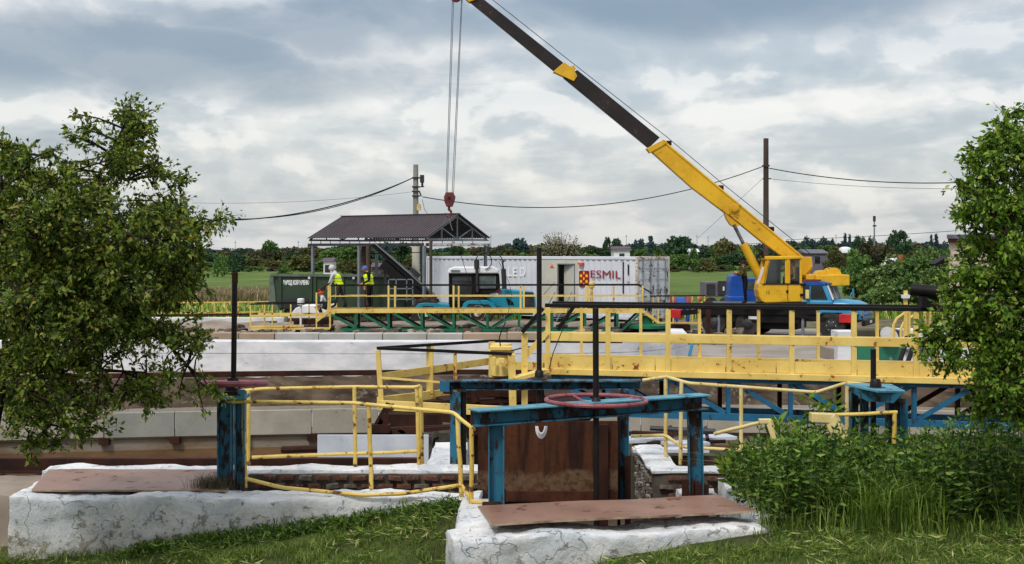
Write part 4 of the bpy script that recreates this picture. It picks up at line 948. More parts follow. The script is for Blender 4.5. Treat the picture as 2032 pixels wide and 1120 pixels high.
m = MB(); m.bb(X(1402, 47), X(1410, 47), 47, 47.15, .0, Z(600, 47)); m.beam(P(1408, 665, 47), P(1424, 700, 46), .12, .12); m.bb(X(1398, 47), X(1414, 47), 46.9, 47.3, Z(606, 47), Z(599, 47))
tag(m.build('rusty_post', 'rust'), 'thick dark rusty post with a slanted foot right of the white wall end', 'post')
m = MB(); m.bb(X(1393, 47), X(1402, 47), 46.6, 46.9, 0, Z(690, 47)); tag(m.build('white_bollard', 'limefar'), 'small white bollard at the foot of the rusty post', 'bollard')
# far yellow fence at left
ff = thing('distant_railing', 'thin rusty yellow railing of a far tank at the left behind the tree', 'railing', (X(480, 62), 62, 0))
for y_ in (602, 622): m = MB(); m.beam(P(300, y_, 62), P(540, y_ - 3, 62), .05, .05); m.build('rail', 'yellowbar', ff)
for q in range(305, 541, 24): m = MB(); m.beam(P(q, 640, 62), P(q, 601, 62), .05, .05, up=(0, 1, 0)); m.build('post', 'yellowbar', ff)
m = MB(); m.beam(P(250, 627, 61.5), P(545, 624, 61.5), .1, .1); tag(m.build('rusty_pipe', 'rust'), 'long rusty pipe lying behind the low white kerb at far left', 'pipe')
# small white lamp & white hull-like slab
m = MB(); m.prism(poly([(570, 632), (586, 612), (600, 606), (655, 605), (660, 612), (655, 625), (640, 632)], 56), 56, 57.5)
tag(m.build('white_hopper', 'white', bevel=.04), 'low white sloping hopper behind the lower yellow platform', 'hopper')
m = MB(); m.lathe((X(597, 54), 54, Z(606, 54)), [(.13, 0), (.15, .03), (.15, .25), (.1, .28)], 12); m.cyl((X(597, 54), 54, Z(645, 54)), (X(597, 54), 54, Z(606, 54)), .05, 8)
tag(m.build('white_cap_motor', 'white', smooth=True), 'small white capped motor standing on the lower yellow platform', 'motor')

# ================================================================== CONTAINER
def text_mesh(s, size, name, mat_, parent, loc, rot=(R(90), 0, 0), sx_=1.0, ext=.004, bold=0.0, spacing=1):
    cu = bpy.data.curves.new('txt', 'FONT'); cu.body = s; cu.size = size; cu.extrude = ext; cu.offset = bold; cu.space_character = spacing
    o = bpy.data.objects.new('txt', cu); COL.objects.link(o); bpy.context.view_layer.update()
    me = bpy.data.meshes.new_from_object(o.evaluated_get(bpy.context.evaluated_depsgraph_get())); bpy.data.objects.remove(o)
    me.materials.clear(); me.materials.append(MT[mat_])
    ob = bpy.data.objects.new(name, me); COL.objects.link(ob); ob.parent = parent; ob.location = loc; ob.rotation_euler = rot; ob.scale = (sx_, 1, 1)
    return ob
TH = R(39)
CD = 60.0
# local frame: origin at the near bottom corner, -X along the long side, +Y along the door end
ct = thing('shipping_container', 'long white corrugated container with ESMIL lettering, open side door and chipped end doors', 'container', (X(1265, CD), CD, .17), -TH)
def ca(px): k = (px - 1016) / F; return -(X(1265, CD) - CD * k) / (math.cos(TH) + math.sin(TH) * k)
def cz(py, px): return Z(py, CD - ca(px) * math.sin(TH)) - .17
CL, CW, CH = 13.15, 2.75, 2.9
def cside(mb, x0, x1, z0, z1, y=0.03, pitch=.30, dep=.045):
    n = int((x1 - x0) / pitch); xs_ = []
    for i in range(n):
        a = x0 + (x1 - x0) * i / n; p = (x1 - x0) / n
        xs_ += [(a, 0), (a + p * .3, 0), (a + p * .5, dep), (a + p * .8, dep)]
    xs_.append((x1, 0)); V = [(a, y + d, z0) for a, d in xs_] + [(a, y + d, z1) for a, d in xs_]; k = len(xs_)
    mb.add(V, [(i, i + 1, i + 1 + k, i + k) for i in range(k - 1)]); return mb
dx0, dx1 = ca(1074), ca(1147); e0, e1 = ca(1107), ca(1139)       # smooth door bay
m = MB(); cside(m, -CL + .1, dx0, .16, CH - .12); m.build('side_panel', 'container', ct, world=False)
m = MB(); cside(m, dx1, -.12, .16, CH - .12); m.build('side_panel', 'container', ct, world=False)
m = MB(); m.bb(dx0, e0, .03, .06, .16, CH - .12); m.bb(e1, dx1, .03, .06, .16, CH - .12); m.bb(e0, e1, .03, .06, CH - .38, CH - .12); m.build('flat_panel', 'cream_panel', ct, world=False)
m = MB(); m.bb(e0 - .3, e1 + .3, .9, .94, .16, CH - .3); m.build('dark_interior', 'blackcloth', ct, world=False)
m = MB(); m.box((e1 - .42, .2, 1.35), (.86, .04, 2.3), R(-20)); dr = m.build('open_door', 'cream_panel', ct, world=False)
m = MB(); m.bb(e0 - .05, e1 + .05, 0.0, .03, CH - .38, CH - .33); m.bb(e0 - .04, e0, 0, .05, .16, CH - .36); m.bb(e1, e1 + .04, 0, .05, .16, CH - .36); m.build('door_frame', 'steel', ct, world=False)
m = MB(); m.bb(-CL, 0, 0, .08, CH - .13, CH); m.bb(-CL, 0, 0, .08, 0, .16); m.bb(-CL, 0, CW - .08, CW, CH - .13, CH); m.bb(-CL, 0, CW - .08, CW, 0, .16); m.bb(-CL, 0, CW - .1, CW - .06, .16, CH - .1); m.bb(-CL, -CL + .08, 0, CW, 0, CH); m.bb(-CL + .08, -.1, .08, CW - .1, CH - .06, CH - .03); m.build('frame', 'container', ct, world=False, bevel=.01)
m = MB(); m.bb(-.12, .0, -.004, .1, 0, CH + .004); m.bb(-.12, .004, CW - .1, CW + .004, 0, CH + .004); m.bb(-.1, .006, .1, CW - .1, CH - .14, CH); m.bb(-.1, .006, .1, CW - .1, 0, .14); m.build('corner_frame', 'rimrust', ct, world=False, bevel=.01)
for y0, y1 in ((.12, CW / 2 - .01), (CW / 2 + .01, CW - .12)):
    m = MB(); m.bb(-.06, -.02, y0, y1, .15, CH - .15)
    for k in range(5): z = .35 + k * .5; m.bb(-.02, .0, y0 + .12, y1 - .12, z, z + .3)
    dd_ = m.build('door_leaf', 'doorpaint', ct, world=False, bevel=.006)
    for yy in (y0 + .3, y1 - .3):
        m = MB(); m.cyl((.035, yy, .1), (.035, yy, CH - .1), .02, 6)
        for z in (.5, 1.2, 2.2): m.bb(0, .06, yy - .05, yy + .05, z, z + .06)
        m.bb(.0, .06, yy - .03, yy + .3, 1.05, 1.1)
        q = m.build('lock_rod', 'steel', dd_, world=False)
# logo and writing
lx0, lx1 = ca(1149), ca(1168.5); lz0, lz1 = cz(569, 1158), cz(537.5, 1158); lw, lh = lx1 - lx0, lz1 - lz0
lg = MB(); pts = []
for cx_, cz_, a0 in ((lw - .07, .07, -90), (lw - .07, lh - .07, 0), (.07, lh - .07, 90), (.07, .07, 180)):
    for k in range(5): a = R(a0 + k * 22.5); pts.append((lx0 + cx_ + .07 * math.cos(a), lz0 + cz_ + .07 * math.sin(a)))
lg.prism(pts, -.006, .03); lgo = lg.build('logo_plate', 'logored', ct, world=False)
for (a, b) in ((.5, .86), (.22, .68), (.78, .68), (.5, .5), (.22, .32), (.78, .32), (.5, .14)):
    n = 14; rr = .125 * lw; fx_ = 1.0 if a != .5 else .62
    lg = MB(); lg.prism([(lx0 + a * lw + rr * fx_ * math.cos(t * 2 * math.pi / n), lz0 + b * lh + rr * 1.05 * math.sin(t * 2 * math.pi / n)) for t in range(n)], -.012, -.0065)
    lg.build('logo_dot', 'logoyel', lgo, world=False)
def fit_text(s__, name, mat_, x0, x1, z0, z1, y, bold):
    o = text_mesh(s__, 1.0, name, mat_, ct, (0, 0, 0), bold=bold); xs_ = [v.co.x for v in o.data.vertices]; ys_ = [v.co.y for v in o.data.vertices]
    fx_, fz_ = (x1 - x0) / (max(xs_) - min(xs_)), (z1 - z0) / (max(ys_) - min(ys_)); o.scale = (fx_, fz_, 1); o.location = (x0 - min(xs_) * fx_, y, z0 - min(ys_) * fz_)
fit_text('ESMIL', 'lettering', 'logored', ca(1172), ca(1232), cz(553, 1200), cz(537, 1200), -.006, .0)
fit_text('LE', 'faded_lettering', 'ghost', ca(1007), ca(1026), cz(549, 1016), cz(531, 1016), .02, .03)
fit_text('D', 'faded_lettering', 'ghost', ca(1031), ca(1042), cz(549, 1036), cz(531, 1036), .02, .03)
for px_, a_, b_ in ((1236.5, 520, 582), (1246.5, 525, 545)):
    m = MB(); q = ca(px_); n = 14 if px_ < 1240 else 5
    for k in range(n): z1 = cz(a_ + (b_ - a_) * k / n, px_); m.bb(q - .035, q + .035, .0, .02, z1 - .12, z1)
    o = m.build('stencilled_code', 'trousers', ct, world=False); o['kind'] = 'stuff'
m = MB(); q = ca(1246.5); m.bb(q - .07, q + .07, -.004, .02, cz(559, 1246), cz(552, 1246)); m.build('sticker', 'rimrust', ct, world=False)
m = MB(); q = ca(1095); m.prism([(q - .12, 2.36), (q + .12, 2.36), (q, 2.54)], 0.01, .028); m.build('warning_sign', 'orange', ct, world=False)
m = MB(); m.bb(ca(1149), ca(1159), -.12, .02, 2.52, 2.62); m.build('lamp', 'orange', ct, world=False)
m = MB()
for xx in (-12.3, -8, -4, -.4):
    for yy in (.3, CW - .3): m.bb(xx - .3, xx + .3, yy - .2, yy + .2, -.2, -.005)
m.build('footing_block', 'block', ct, world=False)
m = MB(); ec = (e0 + e1) / 2; m.box((ec, -.6, .3), (1.2, .9, .06)); m.beam((ec - .5, -1.4, -.1), (ec - .5, -.2, 1.2), .04, .04); m.beam((ec + .5, -1.4, -.1), (ec + .5, -.2, 1.2), .04, .04); m.beam((ec - .5, -1.4, .9), (ec - .5, -.2, 1.7), .03, .03)
for k in range(4): m.box((ec, -1.2 + k * .25, .0 + k * .2), (1.1, .22, .03))
m.build('entry_steps', 'steel', ct, world=False)

# ================================================================== SHELTER
SD = 58.0; TS = R(36)
sh = thing('open_shelter', 'open shelter with a brown profiled gable roof on slender grey steel posts', 'shelter', (X(845, SD), SD, 0), -TS)
SL, SW = 7.25, 4.5; ez, rz_ = Z(470, SD), Z(470, SD) + 1.05
# profiled roof sheets
def profiled(mb, x0, x1, ya, za, yb, zb, pitch=.16, dep=.035):
    n = int((x1 - x0) / pitch); V = []; u = Vector((0, yb - ya, zb - za)).normalized(); nr = Vector((0, -u.z, u.y))
    if nr.z < 0: nr = -nr
    xs_ = []
    for i in range(n):
        a = x0 + (x1 - x0) * i / n; p = (x1 - x0) / n; xs_ += [(a, 0), (a + p * .45, 0), (a + p * .55, dep), (a + p * .9, dep)]
    xs_.append((x1, 0)); k = len(xs_)
    V = [Vector((a, ya, za)) + nr * d for a, d in xs_] + [Vector((a, yb, zb)) + nr * d for a, d in xs_]
    mb.add(V, [(i, i + 1, i + 1 + k, i + k) for i in range(k - 1)]); return mb
m = MB(); profiled(m, -SL, .12, -.12, ez - .04, SW / 2, rz_); m.build('roof_sheet', 'roofbrown', sh, world=False)
m = MB(); profiled(m, -SL, .12, SW + .12, ez - .04, SW / 2, rz_); m.build('roof_sheet', 'roofbrown', sh, world=False)
m = MB(); m.beam((-SL, SW / 2, rz_ + .03), (.12, SW / 2, rz_ + .03), .16, .03); m.build('ridge_cap', 'roofbrown', sh, world=False)
for xx in (-.02, -SL / 2, -SL + .1):
    m = MB(); q = [(0, ez - .1), (SW / 2, rz_ - .1), (SW, ez - .1)]
    for a, b in zip(q[:-1], q[1:]): m.beam((xx, a[0], a[1]), (xx, b[0], b[1]), .06, .06)
    m.beam((xx, 0, ez - .12), (xx, SW, ez - .12), .07, .09)
    m.beam((xx, SW / 2, ez - .1), (xx, SW / 2, rz_ - .1), .06, .06)
    for s__ in (1, -1):
        c_ = SW / 2; m.beam((xx, c_ + s__ * SW * .25, ez - .1), (xx, c_ + s__ * SW * .25, ez + .42), .05, .05); m.beam((xx, c_, ez - .1), (xx, c_ + s__ * SW * .25, ez + .42), .045, .045)
    m.build('truss', 'steel', sh, world=False)
for yy in (0, SW):
    m = MB(); m.beam((-SL, yy, ez - .34), (.15, yy, ez - .34), .08, .12); m.beam((-SL + .05, yy, ez - .14), (.1, yy, ez - .14), .04, .04)
    for k in range(11): xx = -SL + .2 + k * .62; m.beam((xx, yy, ez - .3), (xx, yy, ez - .14), .025, .025)
    m.build('eave_beam', 'darkmetal' if yy == 0 else 'steel', sh, world=False)
m = MB(); m.beam((.02, -.1, ez - .34), (.02, SW + .1, ez - .34), .08, .12); m.build('end_beam', 'rimrust', sh, world=False)
for xx in (-SL + .3, -SL * .55, -.1):
    for yy in (0, SW):
        m = MB(); m.bb(xx - .06, xx + .06, yy - .06, yy + .06, 0, ez - .4); m.build('post', 'steel', sh, world=False, bevel=.01)
m = MB(); m.bb(-SL * .55 - .42, -SL * .55 - .2, .6, .85, .4, ez - .4); m.build('cable_duct', 'poledark', sh, world=False)
# conveyor
cv = thing('belt_conveyor', 'dark inclined belt conveyor coming down from under the shelter roof', 'conveyor', (X(800, 59), 59, 0))
a, b = P(742, 487, 59.5), P(862, 592, 58.5)
m = MB(); m.beam(a, b, .5, .09); m.build('belt', 'black', cv)
dn = (b - a).normalized(); up_ = Vector((dn.z, 0, -dn.x)); up_ = up_ if up_.z > 0 else -up_
for k, (off, hh, mm) in enumerate(((-.3, .1, 'steel'), (.3, .1, 'steel'))):
    m = MB(); o_ = Vector((0, off, 0)) + up_ * .12; m.beam(a + o_, b + o_, .03, .045); m.build('side_rail', mm, cv)
m = MB(); c1 = a.lerp(b, .25) - up_ * .32; c2 = a.lerp(b, .95) - up_ * .32; m.beam(c1, c2, .55, .42); m.build('trough', 'black', cv)
m = MB(); m.beam(a.lerp(b, .3) - up_ * .5, Vector((X(768, 59.2), 59.2, 0)), .08, .08); m.beam(b, Vector((b.x - .2, 58.5, 0)), .1, .1); m.build('leg', 'darkmetal', cv)
m = MB(); c = a.lerp(b, .62) + up_ * .3; m.box(c, (.5, .3, .2), 0, 0, Matrix.Rotation(-math.atan2(dn.z, dn.x), 3, 'Y')); m.build('motor', 'darkmetal', cv)
m = MB(); m.cyl(Vector((X(855, 57.5), 57.5, 0)), P(855, 478, 57.5), .07, 10); tag(m.build('dark_column', 'poledark'), 'slim dark column just left of the tractor under the shelter', 'column')
m = MB(); m.cyl(Vector((X(731, 60), 60, 0)), P(731, 487, 60), .12, 10); tag(m.build('brown_column', 'poledark'), 'brown column behind the worker in the blue cap', 'column')
# scaffold
sc_ = thing('tubular_frame', 'grey tubular guard frame between the worker in the blue cap and the tractor', 'frame', (X(797, 57), 57, 0))
for q in (771, 786, 807, 819): m = MB(); m.beam(P(q, 612 if q in (771, 819) else 598, 57), P(q, 554, 57), .045, .045, up=(0, 1, 0)); m.build('tube', 'steel', sc_)
for y_ in (555, 573, 594): m = MB(); m.beam(P(770, y_, 57), P(820, y_, 57), .045, .045); m.build('tube', 'steel', sc_)

# ================================================================== GREEN DUMP TRAILER
dt = thing('dump_trailer', 'dark green high-sided dump trailer with white lettering, behind the shelter', 'trailer', (X(640, 61), 61, 0))
TD = 61
m = MB(); m.prism(poly([(541, 546), (818, 548), (818, 612), (560, 614), (541, 612)], TD), TD, TD + 2.3); m.build('body', 'olive', dt, bevel=.03)
m = MB(); m.beam(P(537, 546, TD - .05), P(820, 548, TD - .05), .14, .12); m.build('top_rim', 'olivelight', dt)
m = MB(); m.prism(poly([(535, 546), (543, 546), (548, 600), (556, 616), (545, 616), (534, 602)], TD), TD - .08, TD + 2.35); m.build('tailgate', 'olivelight', dt, bevel=.01)
for q in (556, 617, 625, 680, 735, 800): m = MB(); m.bb(X(q - 3, TD), X(q + 3, TD), TD - .09, TD, Z(612, TD), Z(550, TD)); m.build('rib', 'olive', dt)
m = MB(); m.bb(X(560, TD), X(612, TD), TD - .03, TD, Z(611, TD), Z(592, TD)); m.build('lower_panel', 'darkmetal', dt)
for q in (614, 702): m = MB(); m.bb(X(q - 2, TD), X(q + 2, TD), TD - .11, TD - .09, Z(554, TD), Z(549, TD)); m.build('marker', 'white', dt)
text_mesh('ЗАВОД КОБЗАРЕНКА', .27, 'lettering', 'white', dt, (X(562, TD) - dt.location.x, -.012, Z(565, TD)), sx_=.44, bold=.016)
m = MB(); m.bb(X(560, TD), X(860, TD), TD + .5, TD + 1.7, Z(630, TD), Z(616, TD)); m.build('chassis', 'darkmetal', dt)
for q in (592, 640, 790):
    m = MB(); m.lathe((X(q, TD), TD + .1, .62), [(.3, -.02), (.58, 0), (.62, .08), (.62, .36), (.55, .42)], 20, 'Y'); wh = m.build('wheel', 'rubber', dt, smooth=True)
    m = MB(); m.lathe((X(q, TD), TD + .06, .62), [(.1, -.06), (.28, 0), (.3, .03)], 14, 'Y'); m.build('rim', 'olivelight', wh)

# ================================================================== TRACTOR
tr = thing('farm_tractor', 'turquoise articulated tractor with a white cab roof, parked in front of the container', 'tractor', (X(945, 57), 57, 0))
TD = 56.4
def wheel(parent, cx_, y, cz, r, w_, rimmat='rimrust', tread=14):
    m = MB(); m.lathe((cx_, y, cz), [(r * .5, 0), (r * .9, -.02), (r, .05), (r, w_ - .05), (r * .9, w_), (r * .5, w_)], 28, 'Y')
    for k in range(tread):
        a = 2 * math.pi * k / tread; m.box((cx_ + math.cos(a) * r, y + w_ / 2, cz + math.sin(a) * r), (.05, w_, .1), 0, 0, Matrix.Rotation(-a, 3, 'Y'))
    o = m.build('wheel', 'rubber', parent, smooth=True)
    m = MB(); m.lathe((cx_, y - .01, cz), [(.08, -.05), (.16, -.04), (.17, .03), (r * .42, .08), (r * .5, .0), (r * .54, .02)], 22, 'Y')
    m.build('rim', rimmat, o, smooth=True)
    m = MB()
    for k in range(6): a = k * math.pi / 3; m.cyl((cx_ + math.cos(a) * r * .28, y + .02, cz + math.sin(a) * r * .28), (cx_ + math.cos(a) * r * .28, y - .02, cz + math.sin(a) * r * .28), .025, 6)
    m.build('nuts', 'darkmetal', o); return o
for q, yy in ((845, 0), (948, 0), (845, 1.6), (948, 1.6)): wheel(tr, X(q, TD), TD + yy, .66, .66, .45)
m = MB(); m.prism(poly([(962, 572), (985, 573), (1030, 577), (1058, 580), (1063, 590), (1064, 612), (1040, 613), (1000, 613), (984, 610), (972, 598), (958, 590), (958, 580)], TD), TD + .35, TD + 1.6); m.build('bonnet', 'tractor', tr, bevel=.06)
m = MB(); m.prism(poly([(1039, 580), (1059, 581), (1061, 611), (1038, 611)], TD), TD + .3, TD + 1.65); m.build('radiator_grille', 'rubber', tr, bevel=.02)
m = MB(); m.prism(poly([(1005, 592), (1018, 600), (1020, 606), (1008, 606)], TD), TD + .32, TD + .36); m.build('side_vent', 'black', tr)
m = MB(); m.bb(X(978, TD), X(996, TD), TD + .33, TD + .36, Z(581, TD), Z(577, TD)); m.build('emblem', 'red', tr)
m = MB(); m.bb(X(969, TD), X(988, TD), TD + .335, TD + .36, Z(588, TD), Z(583, TD)); m.build('emblem', 'white', tr)
m = MB(); m.prism(poly([(916, 612), (920, 602), (928, 597), (968, 596), (980, 603), (986, 613), (978, 613), (970, 605), (930, 604), (924, 613)], TD), TD - .05, TD + .55); m.build('fender', 'tractor', tr, bevel=.02)
m = MB(); m.prism(poly([(822, 612), (830, 603), (845, 601), (862, 602), (892, 605), (892, 612), (866, 612), (858, 608), (840, 608), (832, 613)], TD), TD - .05, TD + 2.0); m.build('fender', 'tractor', tr, bevel=.02)
m = MB(); m.bb(X(845, TD), X(1058, TD), TD + .6, TD + 1.4, .55, Z(608, TD)); m.build('chassis', 'darkmetal', tr)
# cab
m = MB(); m.prism(poly([(890, 605), (891, 545), (990, 545), (992, 572), (962, 590), (958, 605)], TD), TD + .22, TD + 1.75); m.build('cab_shell', 'black', tr, bevel=.02)
m = MB(); m.prism(poly([(896, 598), (897, 549), (936, 549), (936, 598)], TD), TD + .2, TD + .215); m.build('door_window', 'glass', tr)
m = MB()
for a, b in (((892, 606), (892, 543)), ((941, 600), (941, 543)), ((988, 575), (986, 543)), ((892, 604), (960, 604)), ((892, 546), (988, 546))):
    for yy in (.18, 1.78): m.beam(P(*a, TD) + Vector((0, yy, 0)), P(*b, TD) + Vector((0, yy, 0)), .08, .08, up=(0, 1, 0))
m.build('cab_frame', 'black', tr)
m = MB(); m.bb(X(951, TD), X(984, TD), TD + .17, TD + .2, Z(573, TD), Z(548, TD)); m.build('side_window', 'glasslight', tr)
m = MB(); m.prism(poly([(887, 543), (890, 534), (900, 530), (980, 530), (989, 536), (990, 543)], TD), TD + .05, TD + 1.95); m.build('cab_roof', 'white', tr, bevel=.05)
m = MB(); m.bb(X(895, TD), X(913, TD), TD + .02, TD + .05, Z(540, TD), Z(536, TD)); m.build('roof_lamp', 'steel', tr)
m = MB(); m.cyl(P(947, 580, TD), P(946, 527, TD), .07, 10); m.cyl(P(946, 532, TD), P(946, 516, TD), .12, 10); m.build('air_intake', 'darkmetal', tr, smooth=True)
m = MB(); m.cyl(P(1001, 574, TD), P(999, 534, TD), .11, 10); m.cyl(P(999, 534, TD), P(997, 519, TD), .04, 8); m.cyl(P(996, 521, TD), P(1001, 517, TD), .05, 8); m.build('exhaust', 'darkmetal', tr, smooth=True)
def arc(c, rx, rz, a0, a1, D_, n=14): return [P(c[0] + rx * math.cos(R(a0 + (a1 - a0) * i / n)), c[1] - rz * math.sin(R(a0 + (a1 - a0) * i / n)), D_) for i in range(n + 1)]
m = MB(); m.tube(arc((960, 519), 16, 16, 180, -80, TD), .022, 6); m.tube(arc((970, 518), 27, 17, 130, 0, TD), .022, 6); m.build('hose', 'black', tr)
m = MB(); m.tube([P(913, 502, 55), P(925, 540, 54.9), P(945, 590, 54.5), P(968, 618, 54), P(973, 625, 53.8)], .012, 5)
tag(m.build('slanting_cable', 'black'), 'thin black cable slanting down across the tractor cab', 'cable')
m = MB(); m.tube([P(990, 520, 55), P(1010, 560, 54.5), P(1016, 590, 54), P(1008, 622, 52), P(996, 640, 40)], .012, 5)
tag(m.build('looping_cable', 'black'), 'thin black cable looping down over the tractor bonnet', 'cable')

# ================================================================== TRUCK CRANE
TKD = 51.5; PH = R(25)
tk = thing('crane_truck', 'light blue bonneted lorry carrying a yellow telescopic crane', 'crane truck', (X(1560, TKD), TKD, 0), -PH)
W2_ = 1.1
def T(name, mat_, f, parent=tk, bevel=0.0, smooth=False): m = MB(); f(m); return m.build(name, mat_, parent, world=False, bevel=bevel, smooth=smooth)
T('chassis', 'darkmetal', lambda m: (m.bb(-3.3, 2.9, -.55, .55, .62, .95), m.bb(-3.2, .3, -1.05, 1.05, .9, 1.28)))
T('deck_box', 'black', lambda m: (m.bb(-1.4, .8, -1.15, -.7, .55, .9), m.bb(-3.1, -1.6, -1.12, -.8, .55, .88)), bevel=.02)
T('underframe', 'black', lambda m: m.bb(-2.9, .6, -.9, .9, .3, .62))
for xx in (-2.6, -1.25):
    for yy in (-1.12, .8): w__ = MB(); w__.lathe((xx, yy, .5), [(.25, 0), (.46, -.01), (.5, .05), (.5, .28), (.46, .32)], 24, 'Y'); o_ = w__.build('wheel', 'rubber', tk, world=False, smooth=True); MB().lathe((xx, yy - .01, .5), [(.08, -.06), (.2, -.02), (.26, .02)], 16, 'Y').build('rim', 'darkmetal', o_, world=False)
for yy in (-1.12, .84):
    w__ = MB(); w__.lathe((1.98, yy, .5), [(.25, 0), (.46, -.01), (.5, .05), (.5, .24), (.46, .28)], 28, 'Y'); o_ = w__.build('wheel', 'rubber', tk, world=False, smooth=True)
    MB().lathe((1.98, yy - .01, .5), [(.06, -.1), (.12, -.08), (.13, -.02), (.22, .04), (.26, -.01)], 18, 'Y').build('rim', 'darkmetal', o_, world=False, smooth=True)
    m = MB()
    for k in range(6): a = k * math.pi / 3; m.cyl((1.98 + .17 * math.cos(a), yy + .02, .5 + .17 * math.sin(a)), (1.98 + .17 * math.cos(a), yy - .03, .5 + .17 * math.sin(a)), .02, 6)
    m.build('nuts', 'rimrust', o_, world=False)
# cab
def cabf(m):
    a = [(.55, .95), (.55, 2.02), (.75, 2.14), (1.55, 2.14), (1.72, 2.05), (1.95, 1.48), (1.95, .95)]
    m.prism(a, -.92, .92)
T('cab', 'skyblue', cabf, bevel=.06)
T('cab_roof_skin', 'deepblue', lambda m: m.prism([(.53, 2.0), (.53, 2.04), (.75, 2.165), (1.56, 2.165), (1.73, 2.06), (1.7, 2.0)], -.94, .94), bevel=.04)
T('cab_lower', 'skyblue', lambda m: m.prism([(.5, .9), (.5, 1.44), (1.98, 1.44), (1.98, .9)], -.96, .96), bevel=.04)
T('side_window', 'glass', lambda m: (m.prism([(.68, 1.48), (.68, 2.0), (1.12, 2.0), (1.12, 1.48)], -.945, .945), m.prism([(1.17, 1.48), (1.17, 2.0), (1.6, 2.0), (1.8, 1.48)], -.945, .945)))
T('windscreen', 'glasslight', lambda m: m.add([(1.985, -.82, 1.5), (1.985, .82, 1.5), (1.76, .76, 2.02), (1.76, -.76, 2.02)], [(0, 1, 2, 3)]))
T('pillar', 'white', lambda m: (m.beam((2.0, -.84, 1.48), (1.77, -.8, 2.04), .05, .05), m.beam((2.0, .84, 1.48), (1.77, .8, 2.04), .05, .05), m.beam((1.99, 0, 1.48), (1.765, 0, 2.04), .03, .03)))
T('roof_visor', 'deepblue', lambda m: m.prism([(1.5, 2.1), (1.85, 2.04), (1.88, 2.1), (1.5, 2.19)], -.88, .88), bevel=.02)
T('roof_board', 'maroon', lambda m: m.bb(.3, 1.5, -.95, .95, 2.17, 2.24))
def hood(m):
    secs = [(1.9, .82, 1.0, 1.47), (2.3, .80, 1.0, 1.47), (2.75, .74, .98, 1.43), (3.02, .68, .96, 1.34), (3.1, .64, .95, 1.22)]
    V = []; n = 13
    for x_, hw, z0, z1 in secs:
        for i in range(n):
            t = i / (n - 1); a = math.pi * t; cx_ = -math.cos(a); s__ = math.sin(a) ** .35
            V.append((x_, hw * (abs(cx_) ** .45) * (1 if cx_ > 0 else -1), z0 + (z1 - z0) * s__))
    Fc = [(j * n + i, j * n + i + 1, (j + 1) * n + i + 1, (j + 1) * n + i) for j in range(len(secs) - 1) for i in range(n - 1)]
    m.add(V, Fc); m.add([V[(len(secs) - 1) * n + i] for i in range(n)], [tuple(range(n))])
T('bonnet', 'skyblue', hood, smooth=True)
T('front_panel', 'skyblue', lambda m: m.bb(2.9, 3.12, -.92, .92, .72, 1.2), bevel=.05)
T('grille_slots', 'deepblue', lambda m: ([m.bb(3.1, 3.13, -.62 + k * .155, -.54 + k * .155, 1.02, 1.14) for k in range(9)], m.bb(3.1, 3.13, -.62, -.08, .84, .92), m.bb(3.1, 3.13, .08, .62, .84, .92)))
T('fender', 'skyblue', lambda m: [m.prism([(1.3, .98), (1.5, 1.08), (2.4, 1.12), (2.85, 1.1), (3.0, .95), (2.75, .86), (2.5, .84), (2.35, .98), (1.65, .98), (1.5, .86)], s__ * 1.12, s__ * .72) for s__ in (-1, 1)], bevel=.03)
T('bumper', 'black', lambda m: m.bb(3.1, 3.24, -1.1, 1.1, .5, .72), bevel=.03)
T('number_plate', 'white', lambda m: m.bb(3.24, 3.25, -.1, .35, .58, .68))
for s__ in (-1, 1): T('headlight', 'chrome', lambda m: m.lathe((3.06, s__ * .95, .92), [(.12, 0), (.13, .05), (.1, .09)], 14, 'X'), smooth=True)
T('wing_mirror', 'skyblue', lambda m: (m.beam((2.2, 1.0, 1.4), (2.35, 1.3, 1.75), .03, .03), m.bb(2.33, 2.37, 1.24, 1.38, 1.55, 1.85)))
T('side_mirror', 'cream', lambda m: m.bb(1.0, 1.14, -1.12, -1.02, 1.5, 1.85), bevel=.02)
T('outrigger_beam', 'black', lambda m: (m.beam((-3.2, -1.15, .95), (1.4, -1.15, 1.05), .15, .28), m.beam((-4.1, -1.0, .85), (-2.6, -1.0, 1.0), .2, .2), m.beam((.4, -1.2, .9), (2.6, -1.0, .62), .12, .16)))
T('red_end', 'red', lambda m: m.bb(-4.45, -3.95, -1.15, -.85, .65, 1.0), bevel=.02)
T('red_end', 'red', lambda m: m.bb(2.28, 2.72, -1.2, -1.06, .62, .95), bevel=.02)
T('jack', 'steel', lambda m: [m.cyl((x_, y_, 0), (x_, y_, .9), .06, 10) for x_, y_ in ((-3.0, -1.05), (.9, -1.1), (-3.0, 1.0), (-2.4, -1.1))])
T('jack_pad', 'darkmetal', lambda m: [m.cyl((x_, y_, 0.01), (x_, y_, .06), .2, 12) for x_, y_ in ((-3.0, -1.05), (.9, -1.1), (-3.0, 1.0))])
T('white_plate', 'white', lambda m: (m.bb(-1.2, -.8, -1.17, -1.155, .68, .8), m.bb(-1.2, -.5, -1.26, -1.25, 1.15, 1.2)))
T('slewing_ring', 'darkmetal', lambda m: m.lathe((0, 0, 1.25), [(.75, 0), (.75, .1), (.6, .12), (.6, .22)], 28), smooth=True)
